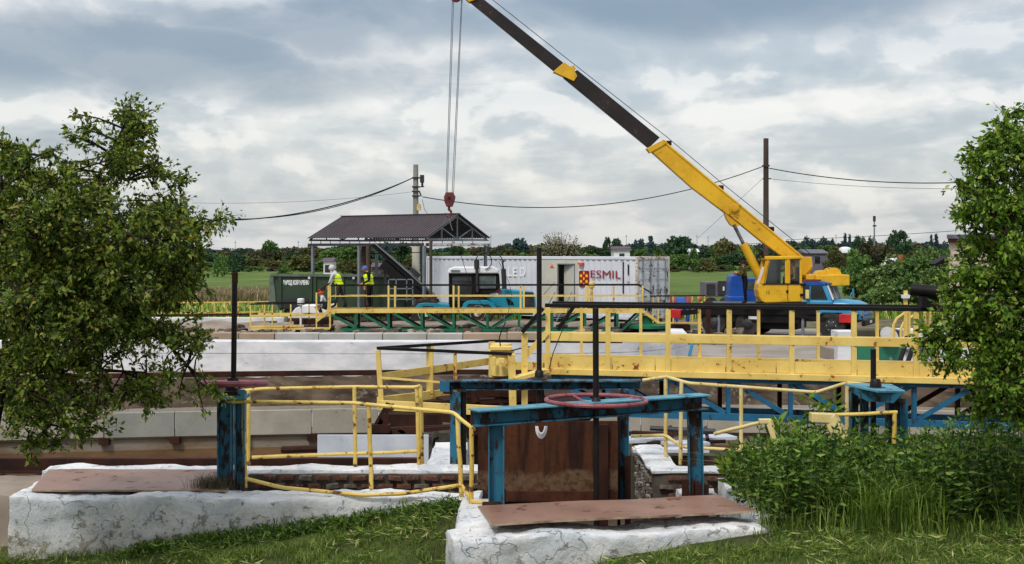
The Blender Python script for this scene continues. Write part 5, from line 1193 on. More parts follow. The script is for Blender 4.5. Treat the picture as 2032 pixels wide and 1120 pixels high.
# superstructure (its own heading: boom points left)
CRD = 51.0
crn = tk
def Q(name, mat_, pts, y0, y1, bevel=.02, parent=tk): m = MB(); m.prism(poly(pts, CRD), CRD + y0, CRD + y1); return m.build(name, mat_, parent, bevel=bevel)
Q('operator_cab', 'crane', [(1499, 562), (1582, 562), (1582, 598), (1512, 600), (1504, 597), (1499, 588), (1497, 575)], -.75, .15, .04)
Q('rear_pillar', 'crane', [(1578.5, 514), (1583, 514), (1583, 562), (1578.5, 562)], -.75, .15, .01)
Q('middle_pillar', 'crane', [(1550, 514), (1560, 514), (1560, 562), (1550, 562)], -.75, -.66, .01)
for yy in (-.75, .07): Q('front_pillar', 'crane', [(1513, 514), (1521, 514), (1511.5, 562), (1499, 562), (1508, 538)], yy, yy + .08, .01)
Q('far_side', 'glasslight', [(1521, 514), (1550, 514), (1550, 562), (1511, 562)], .08, .1, 0)
Q('seat', 'black', [(1562, 562), (1562, 556), (1576, 556), (1577, 530), (1579, 530), (1579, 562)], -.6, -.1, .02)
Q('body_side', 'crane', [(1580, 560), (1616, 560), (1616, 592), (1606, 596), (1580, 598)], -.72, .9, .03)
Q('deck_plate', 'black', [(1505, 600), (1600, 598), (1625, 596), (1620, 606), (1520, 607)], -.8, 1.0, .01)
Q('cab_roof', 'crane', [(1510, 509), (1581, 508), (1582, 514), (1511, 516)], -.8, .2, .03)
Q('window', 'clear', [(1521, 516), (1550, 516), (1550, 561), (1511.5, 561)], -.72, -.71, 0)
Q('window', 'clear', [(1560, 516), (1578.5, 516), (1578.5, 561), (1560, 561)], -.72, -.71, 0)
Q('windscreen', 'white', [(1511, 530), (1514, 530), (1503, 566), (1500, 566)], -.6, .0, 0)
for a, b in (((1516, 517), (1506, 563)), ((1555, 515), (1555, 562))): m = MB(); m.beam(P(*a, CRD) + Vector((0, -.77, 0)), P(*b, CRD) + Vector((0, -.77, 0)), .05, .1, up=(0, 1, 0)); m.build('cab_pillar', 'crane', tk, bevel=.01)
m = MB(); m.beam(P(1505, 563, CRD) + Vector((0, -.765, 0)), P(1614, 563, CRD) + Vector((0, -.765, 0)), .02, .05); m.beam(P(1555, 563, CRD) + Vector((0, -.765, 0)), P(1555, 596, CRD) + Vector((0, -.765, 0)), .015, .02, up=(0, 1, 0)); m.build('door_seam', 'boom', tk)
m = MB(); m.bb(X(1552, CRD), X(1556, CRD), CRD - .79, CRD - .75, Z(580, CRD), Z(575, CRD)); m.bb(X(1579, CRD), X(1584, CRD), CRD - .79, CRD - .74, Z(587, CRD), Z(582, CRD)); m.bb(X(1581, CRD), X(1587, CRD), CRD - .79, CRD - .74, Z(567, CRD), Z(564, CRD)); m.build('latch', 'black', tk)
text_mesh('13', .2, 'cab_number', 'boom', tk, tuple(WM(tk).inverted() @ Vector((X(1512, CRD), CRD - .757, Z(583, CRD)))), rot=(R(90), 0, PH), sx_=.8, ext=.002)
m = MB(); m.beam(P(1510, 512, CRD), P(1501, 506, CRD), .04, .04); m.bb(X(1506, CRD), X(1512, CRD), CRD - .6, CRD - .4, Z(512, CRD), Z(507, CRD)); m.build('work_lamp', 'black', tk)
m = MB(); m.beam(P(1501, 512, CRD), P(1512, 499, CRD), .08, .08); m.build('wind_deflector', 'black', tk)
Q('boom_foot', 'crane', [(1580, 510), (1612, 510), (1614, 530), (1600, 545), (1594, 562), (1580, 562)], .1, .75)
Q('winch_frame', 'crane', [(1594, 561), (1594, 545), (1611, 545), (1611, 561)], -.5, .8)
Q('counterweight', 'crane', [(1610, 545), (1677, 545), (1677, 566), (1611, 568)], -.7, 1.2, .03)
m = MB(); m.lathe((X(1653, CRD), CRD - .2, Z(545, CRD)), [(.1, -.02), (.27, -.02), (.27, .04), (.16, .05), (.16, .75), (.27, .76), (.27, .8)], 22, 'Y'); m.build('winch_drum', 'crane', tk, smooth=True)
Q('winch_cover', 'crane', [(1617, 545), (1624, 538), (1638, 537), (1644, 545)], 0, .6)
m = MB(); m.tube([P(1586, 548, CRD - .6), P(1590, 555, CRD - .6), P(1594, 552, CRD - .6), P(1596, 561, CRD - .6)], .03, 6); m.tube([P(1583, 545, CRD - .55), P(1588, 549, CRD - .55), P(1592, 560, CRD - .55)], .03, 6); m.build('hydraulic_hoses', 'black', tk)
bm = Q('boom', 'crane', [(1288, 295), (1321, 279), (1434, 374), (1535, 458), (1612, 522), (1614, 534), (1606, 548), (1594, 560), (1580, 560), (1580, 530), (1560, 513), (1514, 480), (1465, 440), (1443, 424), (1374, 372)], .22, .62, .025)
bs = Q('boom_section', 'boom', [(1118, 152), (1146, 137), (1311, 272), (1289, 293)], .26, .58, .015)
bs2 = Q('boom_section', 'boom', [(1100, 139), (899, -26), (917, -38), (1119, 123)], .29, .55, .012)
Q('boom_collar', 'crane', [(1098, 141), (1120, 122), (1140, 137), (1146, 150), (1139, 160), (1122, 152)], .2, .64, .01, bs)
Q('boom_collar', 'crane', [(1284, 294), (1319, 276), (1326, 283), (1291, 303)], .17, .67, .01, bm)
Q('boom_lug', 'crane', [(1128, 132), (1140, 128), (1143, 134), (1134, 138)], .3, .55, .0, bs)
Q('boom_head', 'crane', [(894, -34), (915, -46), (948, -4), (930, 2)], .22, .62, .01, bs2)
for q in ((1434, 372), (1535, 455), (1330, 283)): m = MB(); m.bb(X(q[0] - 5, CRD), X(q[0] + 5, CRD), CRD + .35, CRD + .5, Z(q[1] + 4, CRD), Z(q[1] - 5, CRD)); m.build('cable_guide', 'rust', bm)
m = MB(); m.lathe((X(1459, CRD), CRD + .16, Z(413, CRD)), [(.19, .06), (.19, 0), (.13, -.01), (.13, -.06), (.05, -.07)], 20, 'Y'); m.build('pivot_boss', 'crane', bm, smooth=True)
Q('cylinder_bracket', 'crane', [(1440, 422), (1470, 446), (1462, 452), (1452, 446), (1444, 434)], .25, .59, .01, bm)
m = MB(); m.beam(P(1318, 281, CRD) + Vector((0, .2, 0)), P(1600, 516, CRD) + Vector((0, .2, 0)), .03, .03); m.build('pipe', 'crane', bm)
m = MB(); m.cyl(P(1457, 446, CRD) + Vector((0, .1, 0)), P(1478, 488, CRD) + Vector((0, .1, 0)), .07, 12); m.build('cylinder_rod', 'chrome', tk, smooth=True)
m = MB(); m.cyl(P(1476, 484, CRD) + Vector((0, .1, 0)), P(1512, 556, CRD) + Vector((0, .1, 0)), .165, 16, r2=.175); m.build('lift_cylinder', 'crane', tk, smooth=True)
m = MB(); m.tube([P(917, -48, CRD + .4), P(1119, 112, CRD + .4), P(1323, 272, CRD + .4), P(1434, 365, CRD + .4), P(1538, 448, CRD + .4), P(1653, 540, CRD + .4)], .014, 5); m.build('hoist_rope', 'boom', tk)
m = MB(); m.cyl(P(905, -6, CRD + .3), P(905, -6, CRD + .5), .22, 16); m.build('head_sheave', 'maroon', bs2)
# seated operator
# hook block
hk = thing('hook_block', 'dark red crane hook block hanging over the shelter roof on four thin ropes', 'hook', P(890, 405, CRD))
m = MB(); m.prism(poly([(884, 381), (898, 381), (903, 390), (901, 399), (897, 410), (885, 410), (881, 400), (880, 390)], CRD), CRD + .28, CRD + .36); m.prism(poly([(884, 381), (898, 381), (903, 390), (901, 399), (897, 410), (885, 410), (881, 400), (880, 390)], CRD), CRD + .46, CRD + .54); m.bb(X(886, CRD), X(897, CRD), CRD + .36, CRD + .46, Z(410, CRD), Z(402, CRD)); m.build('cheek_plates', 'maroon', hk, bevel=.02)
m = MB(); m.cyl(P(891, 393, CRD + .37), P(891, 393, CRD + .45), .17, 18); m.cyl(P(891, 393, CRD + .24), P(891, 393, CRD + .58), .05, 10); m.build('sheave', 'rust', hk)
m = MB(); m.cyl(P(891, 409, CRD + .4), P(891, 418, CRD + .4), .05, 8)
hkp = [P(891, 416, CRD + .4), P(895, 420, CRD + .4), P(895.5, 427, CRD + .4), P(891, 431, CRD + .4), P(886, 429, CRD + .4), P(884, 423, CRD + .4)]
m.tube(hkp, .055, 8, r2=.03); m.build('hook', 'maroon', hk, smooth=True)
m = MB(); m.tube([P(890, 430, CRD + .4), P(894, 445, CRD + .4), P(898, 458, CRD + .4)], .02, 6); m.tube([P(886, 430, CRD + .4), P(880, 445, CRD + .4)], .015, 6); m.build('chain', 'steel', hk)
m = MB()
for a, b in ((898, 885), (900.5, 887.5), (916, 897), (917.5, 900)): m.cyl(P(a, -8, CRD + .4), P(b, 385, CRD + .4), .016, 6)
m.build('ropes', 'steel', hk)

# ---- other yard things
bx = thing('blue_cabin', 'bright blue plastic cabin with rounded shoulders standing behind the crane lorry', 'cabin', (X(1465, 57), 57, 0))
m = MB(); m.prism(poly([(1449, 655), (1449, 560), (1451, 548), (1458, 545), (1480, 545), (1480, 655)], 57), 57, 58.2); m.build('shell', 'deepblue', bx, bevel=.06)
m = MB(); m.prism(poly([(1447, 655), (1447, 588), (1484, 588), (1484, 655)], 57), 56.9, 58.3); m.build('base', 'deepblue', bx, bevel=.05)
m = MB(); m.bb(X(1482, 57), X(1502, 57), 57.2, 58.1, 0, Z(553, 57)); m.build('side_annex', 'deepblue', bx, bevel=.04)
m = MB(); m.bb(X(1485, 57), X(1500, 57), 57.17, 57.2, Z(575, 57), Z(560, 57)); m.build('pale_window', 'glasslight', bx)
gt = thing('grey_trailer', 'dark grey box trailer standing on the field edge left of the blue cabin', 'trailer', (X(1425, 74), 74, 0))
m = MB(); m.bb(X(1399, 74), X(1452, 74), 74, 76, Z(589, 74), Z(560, 74)); m.build('body', 'slate', gt, bevel=.04)
m = MB(); m.bb(X(1402, 74), X(1419, 74), 73.95, 74, Z(585, 74), Z(564, 74)); m.bb(X(1424, 74), X(1450, 74), 73.95, 74, Z(586, 74), Z(558, 74)); m.build('panel', 'darkmetal', gt)
m = MB(); m.bb(X(1434, 74), X(1437, 74), 73.9, 73.95, Z(577, 74), Z(569, 74)); m.build('marker', 'white', gt)
for q in (1412, 1440): m = MB(); m.lathe((X(q, 74), 74, .36), [(.2, 0), (.36, .0), (.36, .25), (.2, .27)], 16, 'Y'); m.build('wheel', 'rubber', gt)
hr = thing('hose_reel', 'red and blue hose reel standing right of the container doors', 'hose reel', (X(1350, 55), 55, 0))
for q in (1331, 1360): m = MB(); m.lathe((X(q, 55), 55, 1.05), [(.1, 0), (.42, 0), (.45, .06), (.42, .18), (.1, .18)], 22, 'X'); m.build('flange', 'hose', hr, smooth=True)
m = MB(); m.cyl((X(1336, 55), 55, 1.05), (X(1360, 55), 55, 1.05), .34, 20); m.build('wound_hose', 'deepblue', hr, smooth=True)
m = MB()
for q in (1334, 1364):
    m.beam((X(q, 55), 54.6, 0), (X(q, 55), 55, 1.05), .06, .06); m.beam((X(q, 55), 55.4, 0), (X(q, 55), 55, 1.05), .06, .06)
m.build('stand', 'darkmetal', hr)
m = MB(); m.tube([P(1342, 606, 54.6), P(1340, 625, 54.4), P(1344, 640, 54.4)], .05, 8); m.tube([P(1362, 603, 54.6), P(1366, 625, 54.4), P(1364, 642, 54.4)], .07, 8); m.build('hose_tail', 'deepblue', hr, smooth=True)
# concrete tank block at right
kb = thing('concrete_basin', 'low concrete basin with white ends and flaking green side behind the yellow bridge', 'basin', (X(1740, 39), 39, 0))
m = MB(); m.bb(X(1663, 39), X(1701, 39), 39, 39.9, -.0, Z(658, 39)); m.build('white_block', 'limefar', kb, bevel=.02)
m = MB(); m.bb(X(1701.5, 39), X(1792, 39), 39.05, 39.9, .0, Z(656, 39) - .0); m.build('dark_wall', 'darkconc', kb, bevel=.02)
m = MB(); m.bb(X(1701.5, 39), X(1789, 39), 38.96, 39.04, .02, Z(674, 39)); m.build('green_face', 'tank_green', kb)
m = MB(); m.bb(X(1792.5, 39), X(1960, 39), 39, 39.9, 0, Z(655, 39)); m.build('white_block', 'limefar', kb, bevel=.02)
m = MB(); m.cyl(P(1762, 664, 38.9), P(1764, 664, 38.7), .22, 20); 
m = MB(); m.lathe((0, 0, 0), [(.3, 0), (.3, .05), (.1, .07)], 20); lo = m.build('round_lid', 'block', kb, world=False); lo.location = Vector((X(1763, 38.9), 38.85, Z(668, 38.9))) - kb.location; lo.rotation_euler = (R(55), R(35), 0)
m = MB(); m.bb(X(1640, 40), X(1662, 40), 39.5, 41, 0, Z(690, 40)); m.build('step', 'ledge', kb)
m = MB(); m.prism(poly([(1796, 700), (1800, 694), (1815, 688), (1855, 686), (1860, 700)], 38.9), 38.88, 38.98); m.build('grey_patch', 'slate', kb)
# yellow stair
ys = thing('yellow_stair', 'curved yellow tube stair with black stringers climbing to the right end of the bridge', 'stair', (X(1800, 30), 30, 0))
m = MB(); m.tube([P(1773, 680, 30), P(1773, 645, 30), P(1780, 632, 30), P(1795, 622, 30), P(1815, 612, 30)], .035, 7); m.build('handrail', 'yellow', ys, smooth=True)
m = MB(); m.tube([P(1788, 676, 31), P(1788, 652, 31), P(1794, 640, 31), P(1805, 632, 31), P(1822, 620, 31)], .035, 7); m.build('handrail', 'yellow', ys, smooth=True)
m = MB(); m.beam(P(1773, 682, 30), P(1850, 645, 30), .06, .08); m.build('mid_rail', 'yellow', ys)
for q, a, b in ((1797, 577, 672), (1804, 610, 672), (1818, 618, 660), (1835, 608, 665), (1846, 608, 665), (1855, 608, 665)): m = MB(); m.beam(P(q, b, 30), P(q, a, 30), .05 if q != 1797 else .08, .06, up=(0, 1, 0)); m.build('post', 'yellow', ys)
m = MB(); m.bb(X(1788, 30), X(1803, 30), 29.9, 30, Z(592, 30), Z(585, 30)); m.build('small_box', 'white', ys)
for a, b in ((1784, 1798), (1800, 1815)): m = MB(); m.beam(P(a, 722, 29.5), P(b, 682, 30), .08, .08); m.build('stringer', 'black', ys)

# ================================================================== POLES AND WIRES
def pole(name, label, px, D_, top, z0, r0, r1, mat_, lower=None):
    t = thing(name, label, 'pole', (X(px, D_), D_, 0))
    m = MB(); m.cyl((X(px, D_), D_, z0), (X(px, D_), D_, Z(top, D_)), r0, 10, r2=r1); m.build('shaft', mat_, t, smooth=True)
    if lower: m = MB(); m.cyl((X(px, D_), D_, 0), (X(px, D_), D_, z0), r0 * 1.35, 10, r2=r0 * 1.3); m.build('lower_shaft', lower, t, smooth=True)
    return t
p1 = pole('utility_pole', 'concrete utility pole with a lamp bracket and a limed lower half behind the shelter', 825, 66, 327, Z(480, 66), .15, .13, 'polecon', 'polelight')
m = MB()
for y_ in (353, 371, 380, 389): m.bb(X(818, 66), X(833, 66), 65.8, 66.2, Z(y_ + 1.5, 66), Z(y_ - 1, 66))
m.beam(P(828, 371, 65.9), P(842, 371, 65.9), .05, .05); m.beam(P(832, 380, 65.9), P(836, 390, 65.9), .07, .07); m.build('clamps', 'darkmetal', p1)
m = MB(); m.bb(X(834, 66), X(842, 66), 65.7, 66, Z(363, 66), Z(348, 66)); m.cyl(P(838, 371, 65.85), P(838, 361, 65.85), .06, 8); m.build('lamp', 'darkmetal', p1, bevel=.02)
m = MB(); m.bb(X(828, 66), X(836, 66), 65.7, 65.85, Z(418, 66), Z(406, 66)); m.build('meter_box', 'cream', p1)
p2 = pole('utility_pole', 'tall dark timber utility pole standing behind the crane boom', 1520, 72, 275, 0, .17, .14, 'poledark')
m = MB(); m.bb(X(1513, 72), X(1526, 72), 71.8, 72.2, Z(331, 72), Z(328, 72)); m.bb(X(1514, 72), X(1530, 72), 71.9, 72.1, Z(356, 72), Z(354, 72)); m.build('clamps', 'darkmetal', p2)
wires = [('thick dark overhead wire running left from the concrete pole', (466, 437, 60), (818, 354, 66), 18, .028), ('second dark overhead wire below the first, left of the concrete pole', (430, 434, 60), (818, 354, 66), 26, .02),
         ('long sagging overhead wire between the two utility poles', (838, 391, 66), (1513, 331, 72), 47, .024), ('overhead wire from the timber pole towards the right tree', (1526, 334, 72), (2060, 352, 60), 20, .026),
         ('thin lower wire running right from the timber pole', (1526, 355, 72), (2060, 372, 60), 10, .01), ('thin stay wire slanting down left from the timber pole', (1513, 355, 72), (1384, 474, 80), 0, .009),
         ('very thin wire left of the concrete pole', (380, 403, 60), (818, 381, 66), 8, .007), ('low dark wire crossing in front of the treeline and under the shelter', (400, 495, 66), (870, 500, 64), 6, .02),
         ('low dark wire running on right over the container', (866, 500, 64), (1560, 480, 70), 5, .012), ('thin wire over the distant trees at right', (1560, 476, 80), (1900, 458, 70), 2, .014)]
for lb, a, b, sag, r in wires:
    p, q = P(*a), P(*b); n = 24; sg = sag / F * (a[2] + b[2]) / 2
    m = MB(); m.tube([p.lerp(q, i / n) - Vector((0, 0, sg * 4 * (i / n) * (1 - i / n))) for i in range(n + 1)], r, 5); tag(m.build('overhead_wire', 'black'), lb, 'wire')
m = MB(); m.tube([P(838, 396, 65.8), P(842, 415, 65.8), P(850, 428, 65.5)], .012, 5); m.build('drop_wire', 'black', p1)

# ================================================================== PEOPLE
def person(label, base, joints, width=.0, scale=1.0, extra=None, mats=('trousers', 'hoodie', 'skin', 'blackcloth'), hood=None, vest=False, face=(1, 0)):
    """joints: local metres. keys: pel, chest, neck, head, sh/el/wr/ha + l/r, hip/kn/an/to + l/r"""
    t = thing('person', label, 'person', base); J = {k: Vector(v) * scale for k, v in joints.items()}
    V = []; E = []; Rr = []; ids = {}
    def v(k, p, r): ids[k] = len(V); V.append(p); Rr.append(r * scale); return ids[k]
    v('pel', J['pel'], .14); v('waist', J['pel'].lerp(J['chest'], .45), .13); v('chest', J['chest'], .165); v('neck', J['neck'], .06); v('chin', J['neck'].lerp(J['head'], .45), .075); v('head', J['head'], .1); v('crown', J['head'] + (J['head'] - J['neck']).normalized() * .07 * scale, .075)
    E += [(0, 1), (1, 2), (2, 3), (3, 4), (4, 5), (5, 6)]
    segs = [('pel', 'waist', 0), ('waist', 'chest', 1), ('chest', 'neck', 1), ('neck', 'crown', 2)]
    for s in 'lr':
        for ks, rs in ((('sh', 'el', 'wr', 'ha'), (.075, .052, .036, .04)), (('hip', 'kn', 'an', 'to'), (.105, .07, .05, .042))):
            par = ids['chest'] if ks[0] == 'sh' else ids['pel']
            for k, r in zip(ks, rs): i = v(k + s, J[k + s], r); E.append((par, i)); par = i
        fd = (J['ha' + s] - J['wr' + s]).normalized(); sd_ = fd.cross(Vector((0, 1, .3))).normalized()
        for q in range(5):
            o_ = sd_ * (-.03 + .02 * q) * scale; ln = (.05, .075, .085, .078, .06)[q] * scale
            st = J['ha' + s] + o_ * 1.0; i = v('f%s%d' % (s, q), st + fd * .02 * scale, .012); E.append((ids['ha' + s], i)); i2 = v('g%s%d' % (s, q), st + fd * (.02 * scale + ln) + Vector((0, -.015, -.01)) * scale, .009); E.append((i, i2))
        segs += [('sh' + s, 'wr' + s, 1), ('wr' + s, 'ha' + s, 2), ('hip' + s, 'an' + s, 0), ('an' + s, 'to' + s, 3)]
    me = bpy.data.meshes.new('body'); me.from_pydata([tuple(p) for p in V], E, []); o = bpy.data.objects.new('tmp', me); COL.objects.link(o)
    sk = o.modifiers.new('s', 'SKIN'); sk.use_smooth_shade = True
    for i, r in enumerate(Rr): me.skin_vertices[0].data[i].radius = (r, r); me.skin_vertices[0].data[i].use_root = (i == 0)
    sb = o.modifiers.new('d', 'SUBSURF'); sb.levels = 1; sb.render_levels = 1
    bpy.context.view_layer.update()
    bm_e = bpy.data.meshes.new_from_object(o.evaluated_get(bpy.context.evaluated_depsgraph_get())); bpy.data.objects.remove(o)
    bm_e.materials.clear()
    for k in mats: bm_e.materials.append(MT[k])
    pos = {k: V[i] for k, i in ids.items()}
    for p in bm_e.polygons:
        best = None
        for a, b, mi in segs:
            A_, B_ = pos[a], pos[b]; ab = B_ - A_; tt = max(0, min(1, (p.center - A_).dot(ab) / ab.length_squared)); d = (p.center - (A_ + ab * tt)).length
            if best is None or d < best[0]: best = (d, mi)
        p.material_index = best[1]
    ob = bpy.data.objects.new('body', bm_e); COL.objects.link(ob); ob.parent = t
    fx = Vector((face[0], face[1], 0)).normalized(); hc = J['head']
    m = MB(); side = Vector((-fx.y, fx.x, 0))
    nb = hc + fx * .1 * scale; m.add([nb + Vector((0, 0, .03)) * scale, nb + side * .015 * scale - Vector((0, 0, .03)) * scale, nb - side * .015 * scale - Vector((0, 0, .03)) * scale, nb + fx * .035 * scale - Vector((0, 0, .02)) * scale], [(0, 1, 3), (0, 3, 2), (1, 2, 3)]); m.build('nose', mats[2], t, world=False)
    m = MB()
    for s_ in (-1, 1): m.lathe(hc + fx * .092 * scale + side * s_ * .035 * scale + Vector((0, 0, .02)), [(.004, -.008), (.012, 0), (.004, .008)], 8, 'X')
    m.build('eyes', 'black', t, world=False)
    m = MB()
    for s_ in (-1, 1): m.lathe(hc + side * s_ * .1 * scale, [(.01, -.03), (.025, 0), (.01, .03)], 8, 'Z')
    m.build('ears', mats[2], t, world=False)
    m = MB(); m.box(hc + fx * .09 * scale - Vector((0, 0, .055)) * scale, (.02, .045, .01)); m.build('mouth', 'maroon', t, world=False)
    if hood:
        up = (J['head'] - J['neck']).normalized(); m = MB(); n = 16; rings = []
        bc = hc - fx * .02 * scale
        for i in range(9):
            th_ = R(-10 + i * 12.4) if hood[1] == 'cap' else R(-60 + i * 18.5)
            rr = .128 * scale * math.cos(th_); zz_ = .138 * scale * math.sin(th_); rings.append((max(rr, .004), zz_))
        m.lathe(bc, rings, n); m.build('hair' if hood[1] == 'hair' else ('cap' if hood[1] == 'cap' else 'hood'), hood[0], t, world=False, smooth=True)
    if vest:
        m = MB(); n = 18; ax = J['chest'] + (J['neck'] - J['chest']) * .55; bt = J['pel'].lerp(J['chest'], .02); V2 = []; Fc = []; mi = []
        lv = [0, .1, .2, .28, .4, .5, .58, .75, .9, 1.0]; wd_ = [.185, .185, .18, .178, .18, .185, .19, .2, .17, .09]
        for k, (tt, ww) in enumerate(zip(lv, wd_)):
            c_ = bt.lerp(ax, tt)
            for i in range(n): a = 2 * math.pi * i / n; V2.append(c_ + Vector((math.cos(a) * ww * (1.02 if abs(math.cos(a)) > .5 else 1), math.sin(a) * ww * .92, 0)) * scale)
        for k in range(len(lv) - 1):
            for i in range(n): Fc.append((k * n + i, k * n + (i + 1) % n, (k + 1) * n + (i + 1) % n, (k + 1) * n + i)); mi.append(1 if k in (2, 5) else 0)
        m.v = V2; m.f = Fc; m.m = mi; m.build('vest', ['hivis', 'band'], t, world=False, smooth=True)
    return t
def stand(lean=0, **kw):
    l = lean
    J = dict(pel=(0, 0, .95), chest=(-.22 * l, 0, 1.3), neck=(-.3 * l, 0, 1.5), head=(-.42 * l, 0, 1.64),
             shl=(-.2 * l, -.2, 1.38), ell=(-.25 * l, -.26, 1.12), wrl=(-.35 * l, -.22, .9), hal=(-.37 * l, -.2, .82),
             shr=(-.2 * l, .2, 1.38), elr=(-.2 * l, .27, 1.12), wrr=(-.3 * l, .25, .9), har=(-.32 * l, .24, .82),
             hipl=(0, -.1, .9), knl=(-.03, -.11, .5), anl=(.02, -.11, .08), tol=(-.15, -.12, .035), hipr=(0, .1, .9), knr=(.0, .11, .5), anr=(.03, .11, .08), tor=(-.13, .12, .035))
    J.update(kw); return J
zb = Z(612, GD) 
person('worker in a hi-vis vest with a pale grey hood, bending forward on the green bridge', (X(672, GD + .5), GD + .5, zb),
       stand(1.1, pel=(.02, 0, .95), chest=(-.1, 0, 1.3), neck=(-.2, 0, 1.5), head=(-.3, 0, 1.62), ell=(-.3, -.28, 1.1), wrl=(-.4, -.22, .92), hal=(-.43, -.2, .86), elr=(-.28, .26, 1.1), wrr=(-.38, .25, .92), har=(-.4, .24, .86), knl=(-.02, -.11, .5), anl=(-.14, -.11, .08), tol=(-.3, -.12, .035), knr=(.15, .11, .5), anr=(.32, .11, .1), tor=(.16, .12, .035)),
       mats=('trousers', 'hoodie', 'skin', 'blackcloth'), hood=('hoodie', 'hood'), vest=True, face=(-1, 0))
person('worker in a hi-vis vest, blue cap and black clothes standing on the green bridge', (X(733, GD + .6), GD + .6, zb),
       stand(.7, chest=(-.02, 0, 1.28), neck=(-.1, 0, 1.46), head=(-.2, 0, 1.58), ell=(.02, -.28, 1.12), wrl=(-.22, -.22, 1.0), hal=(-.29, -.2, .98), shl=(-.02, -.2, 1.36), shr=(-.02, .2, 1.36)),
       mats=('blackcloth', 'blackcloth', 'skin', 'blackcloth'), hood=('bluecap', 'cap'), vest=True, face=(-1, 0))
person('crouching worker with an orange helmet and pale jacket behind the stair of the green bridge', (X(643, GD + 1.8), GD + 1.8, .65),
       stand(.5, pel=(.1, 0, .35), chest=(-.05, 0, .65), neck=(-.12, 0, .82), head=(-.17, 0, .94), shl=(-.05, -.2, .74), ell=(-.1, -.26, .5), wrl=(-.25, -.2, .4), hal=(-.3, -.18, .36), shr=(-.05, .2, .74), elr=(-.1, .26, .5), wrr=(-.25, .2, .4), har=(-.3, .18, .36),
             hipl=(.08, -.1, .32), knl=(-.28, -.14, .45), anl=(-.12, -.12, .08), tol=(-.28, -.12, .035), hipr=(.08, .1, .32), knr=(-.26, .14, .45), anr=(-.1, .12, .08), tor=(-.26, .12, .035)),
       mats=('trousers', 'hoodie', 'skin', 'blackcloth'), hood=('orange', 'cap'), face=(-1, 0))
person('dark-haired man in a camouflage jacket standing on the crane lorry by the blue cabin', (X(1479, 50.6), 50.6, 1.29),
       stand(.5, ell=(-.2, -.26, 1.16), wrl=(-.34, -.12, 1.24), hal=(-.4, -.08, 1.27), elr=(-.2, .24, 1.14), wrr=(-.34, .12, 1.2), har=(-.4, .08, 1.22), head=(-.12, 0, 1.64), neck=(-.06, 0, 1.5)),
       mats=('blackcloth', 'camo', 'skin', 'blackcloth'), hood=('black', 'cap'), face=(-1, 0), scale=.96)
person('worker in a hi-vis jacket and dark red trousers by the ladder of the green bridge', (X(1396, 55), 55, 0),
       stand(.4), mats=('maroon', 'hivis', 'skin', 'blackcloth'), hood=('orange', 'cap'), vest=True, face=(1, 0), scale=.8)
person('crane operator in an orange vest seated inside the yellow crane cab', (X(1570, CRD - .52), CRD - .52, 2.05),
       stand(.2, pel=(0, 0, .35), chest=(0, 0, .65), neck=(0, 0, .84), head=(0, 0, .97), shl=(0, -.08, .74), ell=(-.02, -.1, .5), wrl=(-.15, -.1, .45), hal=(-.2, -.1, .45), shr=(0, .18, .74), elr=(-.02, .22, .5), wrr=(-.15, .18, .45), har=(-.2, .18, .45),
             hipl=(0, -.06, .32), knl=(-.3, -.06, .35), anl=(-.3, -.06, .05), tol=(-.36, -.06, .035), hipr=(0, .1, .32), knr=(-.3, .12, .35), anr=(-.3, .12, .05), tor=(-.36, .12, .035)),
       mats=('blackcloth', 'orange', 'skin', 'blackcloth'), hood=('black', 'cap'), face=(-1, 0), scale=.85)

# ================================================================== BACKGROUND
def crown_mesh(name, n, size, shape, trunk=True, seed=0, density_clumps=26, flat=.42):
    """unit-high tree: leaf-sized faces gathered in clumps through an uneven crown"""
    r_ = np.random.default_rng(seed); cl = []
    for _ in range(density_clumps):
        if shape == 'poplar': z = r_.uniform(.12, .97); rad = .13 * math.sin(min(1, (1.02 - z) * 2.2) * math.pi / 2) ; cr = .07
        elif shape == 'bush': z = r_.uniform(.1, .85); rad = .55 * math.sqrt(max(.02, 1 - (z / .98) ** 2)); cr = .16
        elif shape == 'cone': z = r_.uniform(.1, .95); rad = .34 * (1 - z) + .03; cr = .08
        else: z = r_.uniform(.28, .9); rad = flat * math.sqrt(max(.03, 1 - ((z - .55) / .42) ** 2)); cr = .13
        a = r_.uniform(0, 2 * math.pi); q = rad * math.sqrt(r_.uniform(.1, 1)); cl.append((q * math.cos(a), q * math.sin(a), z, cr * r_.uniform(.6, 1.3), r_.uniform(-.25, .25)))
    k = r_.integers(0, len(cl), n); C_ = np.array(cl)[k]
    d = r_.normal(size=(n, 3)); d /= np.linalg.norm(d, axis=1)[:, None]
    Pp = C_[:, :3] + d * C_[:, 3:4] * (r_.uniform(.2, 1, n) ** .5)[:, None] * np.array([1, 1, .75])
    t = np.clip(r_.uniform(.1, .9, n) + C_[:, 4], 0, 1)
    V, Fc, tn = leaves(Pp, size, .8, .1, t, dirs=d * .8)
    o = fast_mesh(name, V, Fc, 't_mid', tn); me = o.data; bpy.data.objects.remove(o)
    return me
PR = {k: [crown_mesh('distant_tree', nn, sz, k, seed=i * 11 + j, density_clumps=dc) for j in range(3)] for i, (k, nn, sz, dc) in enumerate((('round', 1500, .10, 26), ('bush', 1500, .10, 26), ('poplar', 900, .08, 26), ('cone', 1200, .07, 30)))}
